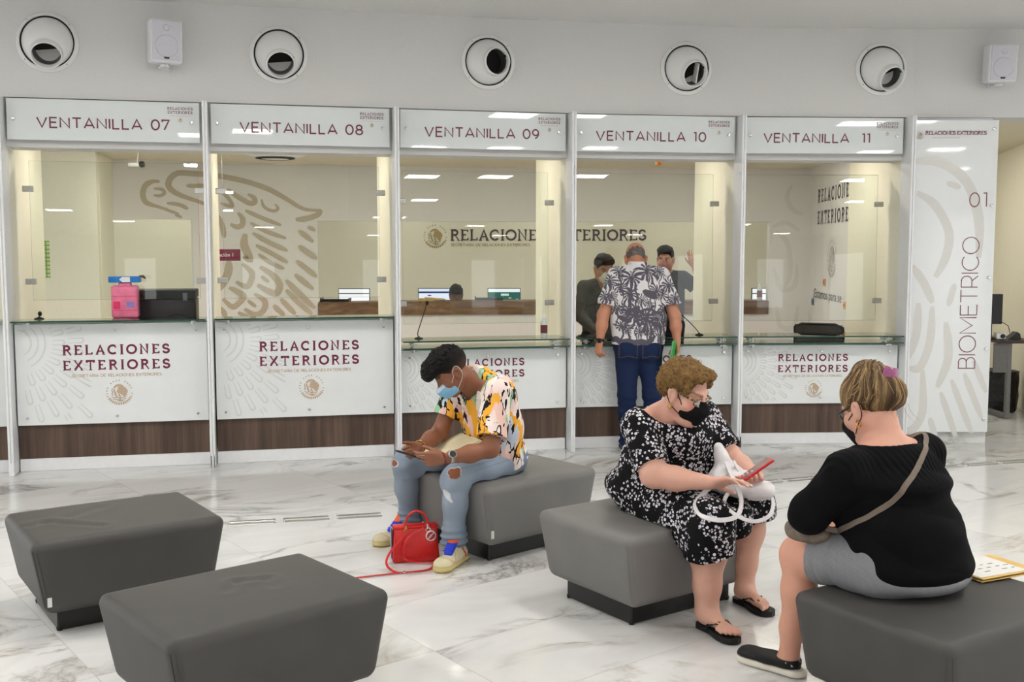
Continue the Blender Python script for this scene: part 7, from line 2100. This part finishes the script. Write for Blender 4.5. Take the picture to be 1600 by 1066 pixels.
# ================================================================ OFFICE STAFF
def clerk(label, base, face, height, shirt_rgb, long_sleeve, mask_rgb, hair_rgb, skin_rgb, pose, bowed=14, seed=1):
    """standing clerk; pose gives elbow and wrist offsets in the person's own frame (right, forward, up)"""
    f = unit((face[0], face[1], 0)); r = np.array([f[1], -f[0], 0]); b = np.array([base[0], base[1], 0.0]); s = height / 1.70
    T = lambda x, y, z: b + (r * x + f * y) * s + UP * z * s + UP * (base[2] if len(base) > 2 else 0)
    t = thing('person', label, 'person', tuple(b))
    H = Head(T(0, .045, 1.565), f, bowed, 0, s)
    nbk = T(0, 0, 1.44); lo, hi = b + [-.62, -.62, .02 + (base[2] if len(base) > 2 else 0)], b + [.62, .62, 1.9 * s]
    S = Sdf(lo, hi, .007)
    S.cone(T(0, 0, .96), T(0, .0, 1.25), .11 * s, .12 * s, .05, (r, 1.35)); S.cone(nbk, H.p(0, -.03, -.06), .058, .055, .03)
    arms = []
    for q in (-1, 1):
        sh = T(q * .175, 0, 1.385); e = pose[q][0]; w = pose[q][1]; el = T(*e); wr = T(*w); arms.append((sh, el, wr))
        S.cone(nbk - UP * .03, sh, .052, .054, .04); S.chain([sh, el], [.050, .042], .03); S.chain([el, wr], [.042, .027], .03)
        d = unit(wr - el); hand(S, wr, d, unit(np.cross(d, np.cross(-f, d)) + .001) if abs(d[2]) < .9 else -r * q, q, (18, 25, 15))
        hp, kn, an = T(q * .09, 0, .90), T(q * .10, .0, .48), T(q * .10, 0, .09)
        S.cone(hp, kn, .085, .06, .04); S.chain([kn, an - UP * .03], [.056, .038], .03); S.cone(an - UP * .045, an + f * .12 - UP * .05, .035, .028, .02)
    H.add(S)
    soft('body', S, M_SKIN, t, lambda P, N: H.paint(skin_color(skin_rgb, P, seed), P, tuple(hair_rgb), (150, 90, 84), closed=False))
    S = Sdf(lo, hi, .006)
    S.cone(T(0, -.002, .92), T(0, 0, 1.26), .135 * s, .138 * s, .05, (r, 1.36)); S.cone(nbk - UP * .035, arms[0][0], .064, .066, .04); S.cone(nbk - UP * .035, arms[1][0], .064, .066, .04)
    S.slab(T(0, 0, .90), -UP)
    for sh, el, wr in arms:
        B = Sdf(lo, hi, .006)
        if long_sleeve: B.chain([sh, el, wr * .95 + el * .05], [.066, .058, .042], .03)
        else: B.cone(sh, sh * .3 + el * .7, .068, .072, .02); B.slab(sh * .38 + el * .62, el - sh)
        S.merge(B, .025)
    S.cone(H.p(0, -.015, -.05), nbk - UP * .03 + f * .03, .064, .062, .006, None, 'sub')
    soft('shirt', S, M_CLOTH, t, lambda P, N: np.clip(np.tile(C3(*shirt_rgb), (len(P), 1)) * (1 + .08 * wav(P, 40, seed + 3))[:, None], 0, 1), lambda P, N: (np.abs(wav(P * [1, 1, .5], 24, seed + 4)) - .4) * .008)
    S = Sdf(lo, hi, .007); S.ell(T(0, 0, .92), (.18 * s, .13 * s, .10), (r, f, UP), .04)
    for q in (-1, 1): S.chain([T(q * .09, 0, .90), T(q * .10, 0, .48), T(q * .10, 0, .06)], [.105, .076, .066], .03)
    S.slab(T(0, 0, .05), -UP)
    soft('trousers', S, M_DENIM, t, (30, 32, 40))
    S = Sdf(H.c - .2, H.c + .2, .0045); S.ell(H.p(0, -.016, .052), (.084, .106, .092), H.axes(), .01); S.ell(H.p(0, .04, .10), (.076, .08, .05), H.axes(), .03)
    S.ell(H.p(0, .095, -.03), (.12, .075, .10), H.axes(), .015, 'sub'); S.slab(H.p(0, 0, -.04), -H.z, .02)
    for q in (-1, 1): S.ell(H.p(q * .09, .0, -.015), (.03, .030, .040), H.axes(), .01, 'sub')
    soft('hair', S, M_HAIR, t, lambda P, N: np.clip(np.tile(C3(*hair_rgb), (len(P), 1)) * (1 + .25 * wav(P, 200, 4))[:, None], 0, 1), lambda P, N: .004 * wav(P, 110, 8), 0)
    if mask_rgb:
        mk = soft('face_mask', mask_shape(H, .06, -.010, -.12, .004), M_CLOTH, t, mcol(H, None, mask_rgb), pleats(H)); ear_loops(H, mk, plain('mask elastic', mask_rgb, .8), .002)
    for q in (-1, 1): shoe('shoe', tuple((T(q * .10, -.06, 0))[:2]), f, .275, t, T(q * .10, 0, .1), lambda P, u, v, z, N: np.tile(C3(24, 22, 22), (len(P), 1)))
    return t, H
clerk('clerk in a dark grey sweater and white mask behind the screen of window 10', (.83, 9.88), (.34, -.94), 1.63, (84, 82, 80), True, (226, 226, 222), (20, 17, 16), (190, 140, 112),
      {-1: ((-.26, .06, 1.13), (-.12, .22, .98)), 1: ((.25, .05, 1.13), (.16, .24, .97))}, 20, 111)
clerk('clerk in a black shirt behind window 10, one hand raised', (1.565, 10.76), (-.35, -.94), 1.71, (24, 24, 27), False, (150, 96, 92), (28, 26, 28), (176, 126, 104),
      {-1: ((-.36, -.02, 1.24), (-.30, .10, 1.50)), 1: ((.22, .02, 1.12), (.14, .20, .98))}, 4, 121)
clerk('clerk mostly hidden behind the wood ledge, only the top of the head showing, window 09', (-.70, 13.22, -.42), (.1, -1), 1.66, (60, 64, 80), False, None, (18, 16, 16), (120, 82, 62),
      {-1: ((-.24, .06, 1.14), (-.14, .26, 1.06)), 1: ((.24, .06, 1.14), (.14, .26, 1.06))}, 26, 131)
# ================================================================ RED HANDBAG ON THE FLOOR
M_RED = plain('red leather', (206, 26, 26), .35, var=.06, scale=70, bump=.08)
t = thing('handbag', 'small red handbag with long strap standing between the feet of the seated man', 'handbag', (-.515, 5.62, 0))
ax_ = unit((.97, .24, 0)); ay_ = np.cross(UP, ax_)
BM = frame((-.525, 5.625, .0), ax_, (0, 0, 1))
b = MB(); w0, w1, h, d0, d1 = .128, .118, .195, .052, .030
P = []
for z, w, d in ((.004, w0 - .006, d0 - .006), (.012, w0, d0), (.10, (w0 + w1) / 2, (d0 + d1) / 2 + .003), (h - .008, w1, d1), (h, w1 - .006, d1 - .006)):
    ring = []
    for k in range(32):
        a = 2 * PI * k / 32; ca, sa_ = math.cos(a), math.sin(a); e = .22
        ring.append(BM @ Vector((w * math.copysign(abs(ca) ** e, ca), z, d * math.copysign(abs(sa_) ** e, sa_))))
    P.append(ring)
V = [p for r in P for p in r]; Fq = [(j * 32 + k, j * 32 + (k + 1) % 32, (j + 1) * 32 + (k + 1) % 32, (j + 1) * 32 + k) for j in range(len(P) - 1) for k in range(32)]
b.add(V, Fq + [tuple(range(31, -1, -1)), tuple(4 * 32 + k for k in range(32))]); b.build('bag_body', M_RED, t, auto=50)
MB().rbox((0, .188, 0), (.242, .020, .066), .006, 2, BM).build('top_edge', M_RED, t, auto=50)
g = MB(); g.rbox((-.127, .10, .0), (.006, .16, .050), .002, 1, BM); g.build('side_trim', plain('navy leather', (36, 30, 70), .4), t)
g = MB(); g.rbox((-.1285, .10, -.020), (.006, .165, .008), .002, 1, BM); g.build('side_stripe', plain('white piping', (226, 224, 222), .5), t)
hp = [BM @ Vector(p) for p in ((-.055, .190, .034), (-.056, .215, .034), (-.040, .255, .034), (0, .278, .034), (.040, .262, .034), (.062, .225, .034), (.064, .192, .034))]
MB().tube(spl(hp, 5), .0065, 8).build('handle', M_RED, t, smooth=True)
for x in (-.055, .064):
    m = MB(); m.rbox((x, .190, .036), (.012, .030, .008), .003, 2, BM); m.tube([BM @ Vector((x + .011 * math.cos(a), .175 + .011 * math.sin(a), .040)) for a in np.linspace(0, 2 * PI, 14, endpoint=False)], .0022, 6, closed=True); m.build('ring_fitting', M_GOLDM if x < 0 else M_CHROME, t, auto=50)
c = BM @ Vector((.088, .150, .042)); ch = MB()
ch.tube([BM @ Vector((.080 + .026 * math.cos(a), .140 + .026 * math.sin(a), .044)) for a in np.linspace(0, 2 * PI, 28, endpoint=False)], .0055, 8, flat=.6, closed=True)
ch.tube([BM @ Vector((.064, .124, .044)), BM @ Vector((.096, .156, .044))], .0042, 8); ch.tube([BM @ Vector((.080, .166, .044)), BM @ Vector((.072, .185, .042))], .002, 6)
ch.build('charm', plain('silver charm', (226, 226, 226), .25, .3), t, smooth=True)
st = [BM @ Vector((-.040, .182, .046))] + [px3(*q) for q in ((621, 848, 5.545), (607, 868, 5.50), (604, 882, 5.44))] + [Vector((-.625, 5.395, .012)), Vector((-.575, 5.375, .008)), Vector((-.50, 5.40, .007)), Vector((-.44, 5.43, .007)), Vector((-.415, 5.50, .008)), Vector((-.43, 5.54, .012)), Vector((-.50, 5.545, .012)), Vector((-.575, 5.545, .030))] + [px3(*q) for q in ((632, 850, 5.535), (642, 836, 5.56))] + [BM @ Vector((.040, .185, .046))]
nn = [(0, -1, .15)] * 3 + [(0, -.7, .7)] + [(0, 0, 1)] * 7 + [(0, -.8, .6)] + [(0, -1, .2)] * 3
MB().strap(spl(st, 6), .012, .004, [tuple(q) for q in spl(nn, 6)]).build('long_strap', M_RED, t, auto=60)
st = [Vector((-.575, 5.376, .0085)), Vector((-.66, 5.345, .007)), Vector((-.76, 5.31, .006)), Vector((-.83, 5.28, .006))]
MB().strap(spl(st, 6), .012, .004, (0, 0, 1)).build('strap_end', M_RED, t, auto=60)
m = MB(); m.rbox((-.56, 5.378, .0095), (.012, .020, .006), .002, 1); m.build('buckle', M_CHROME, t)
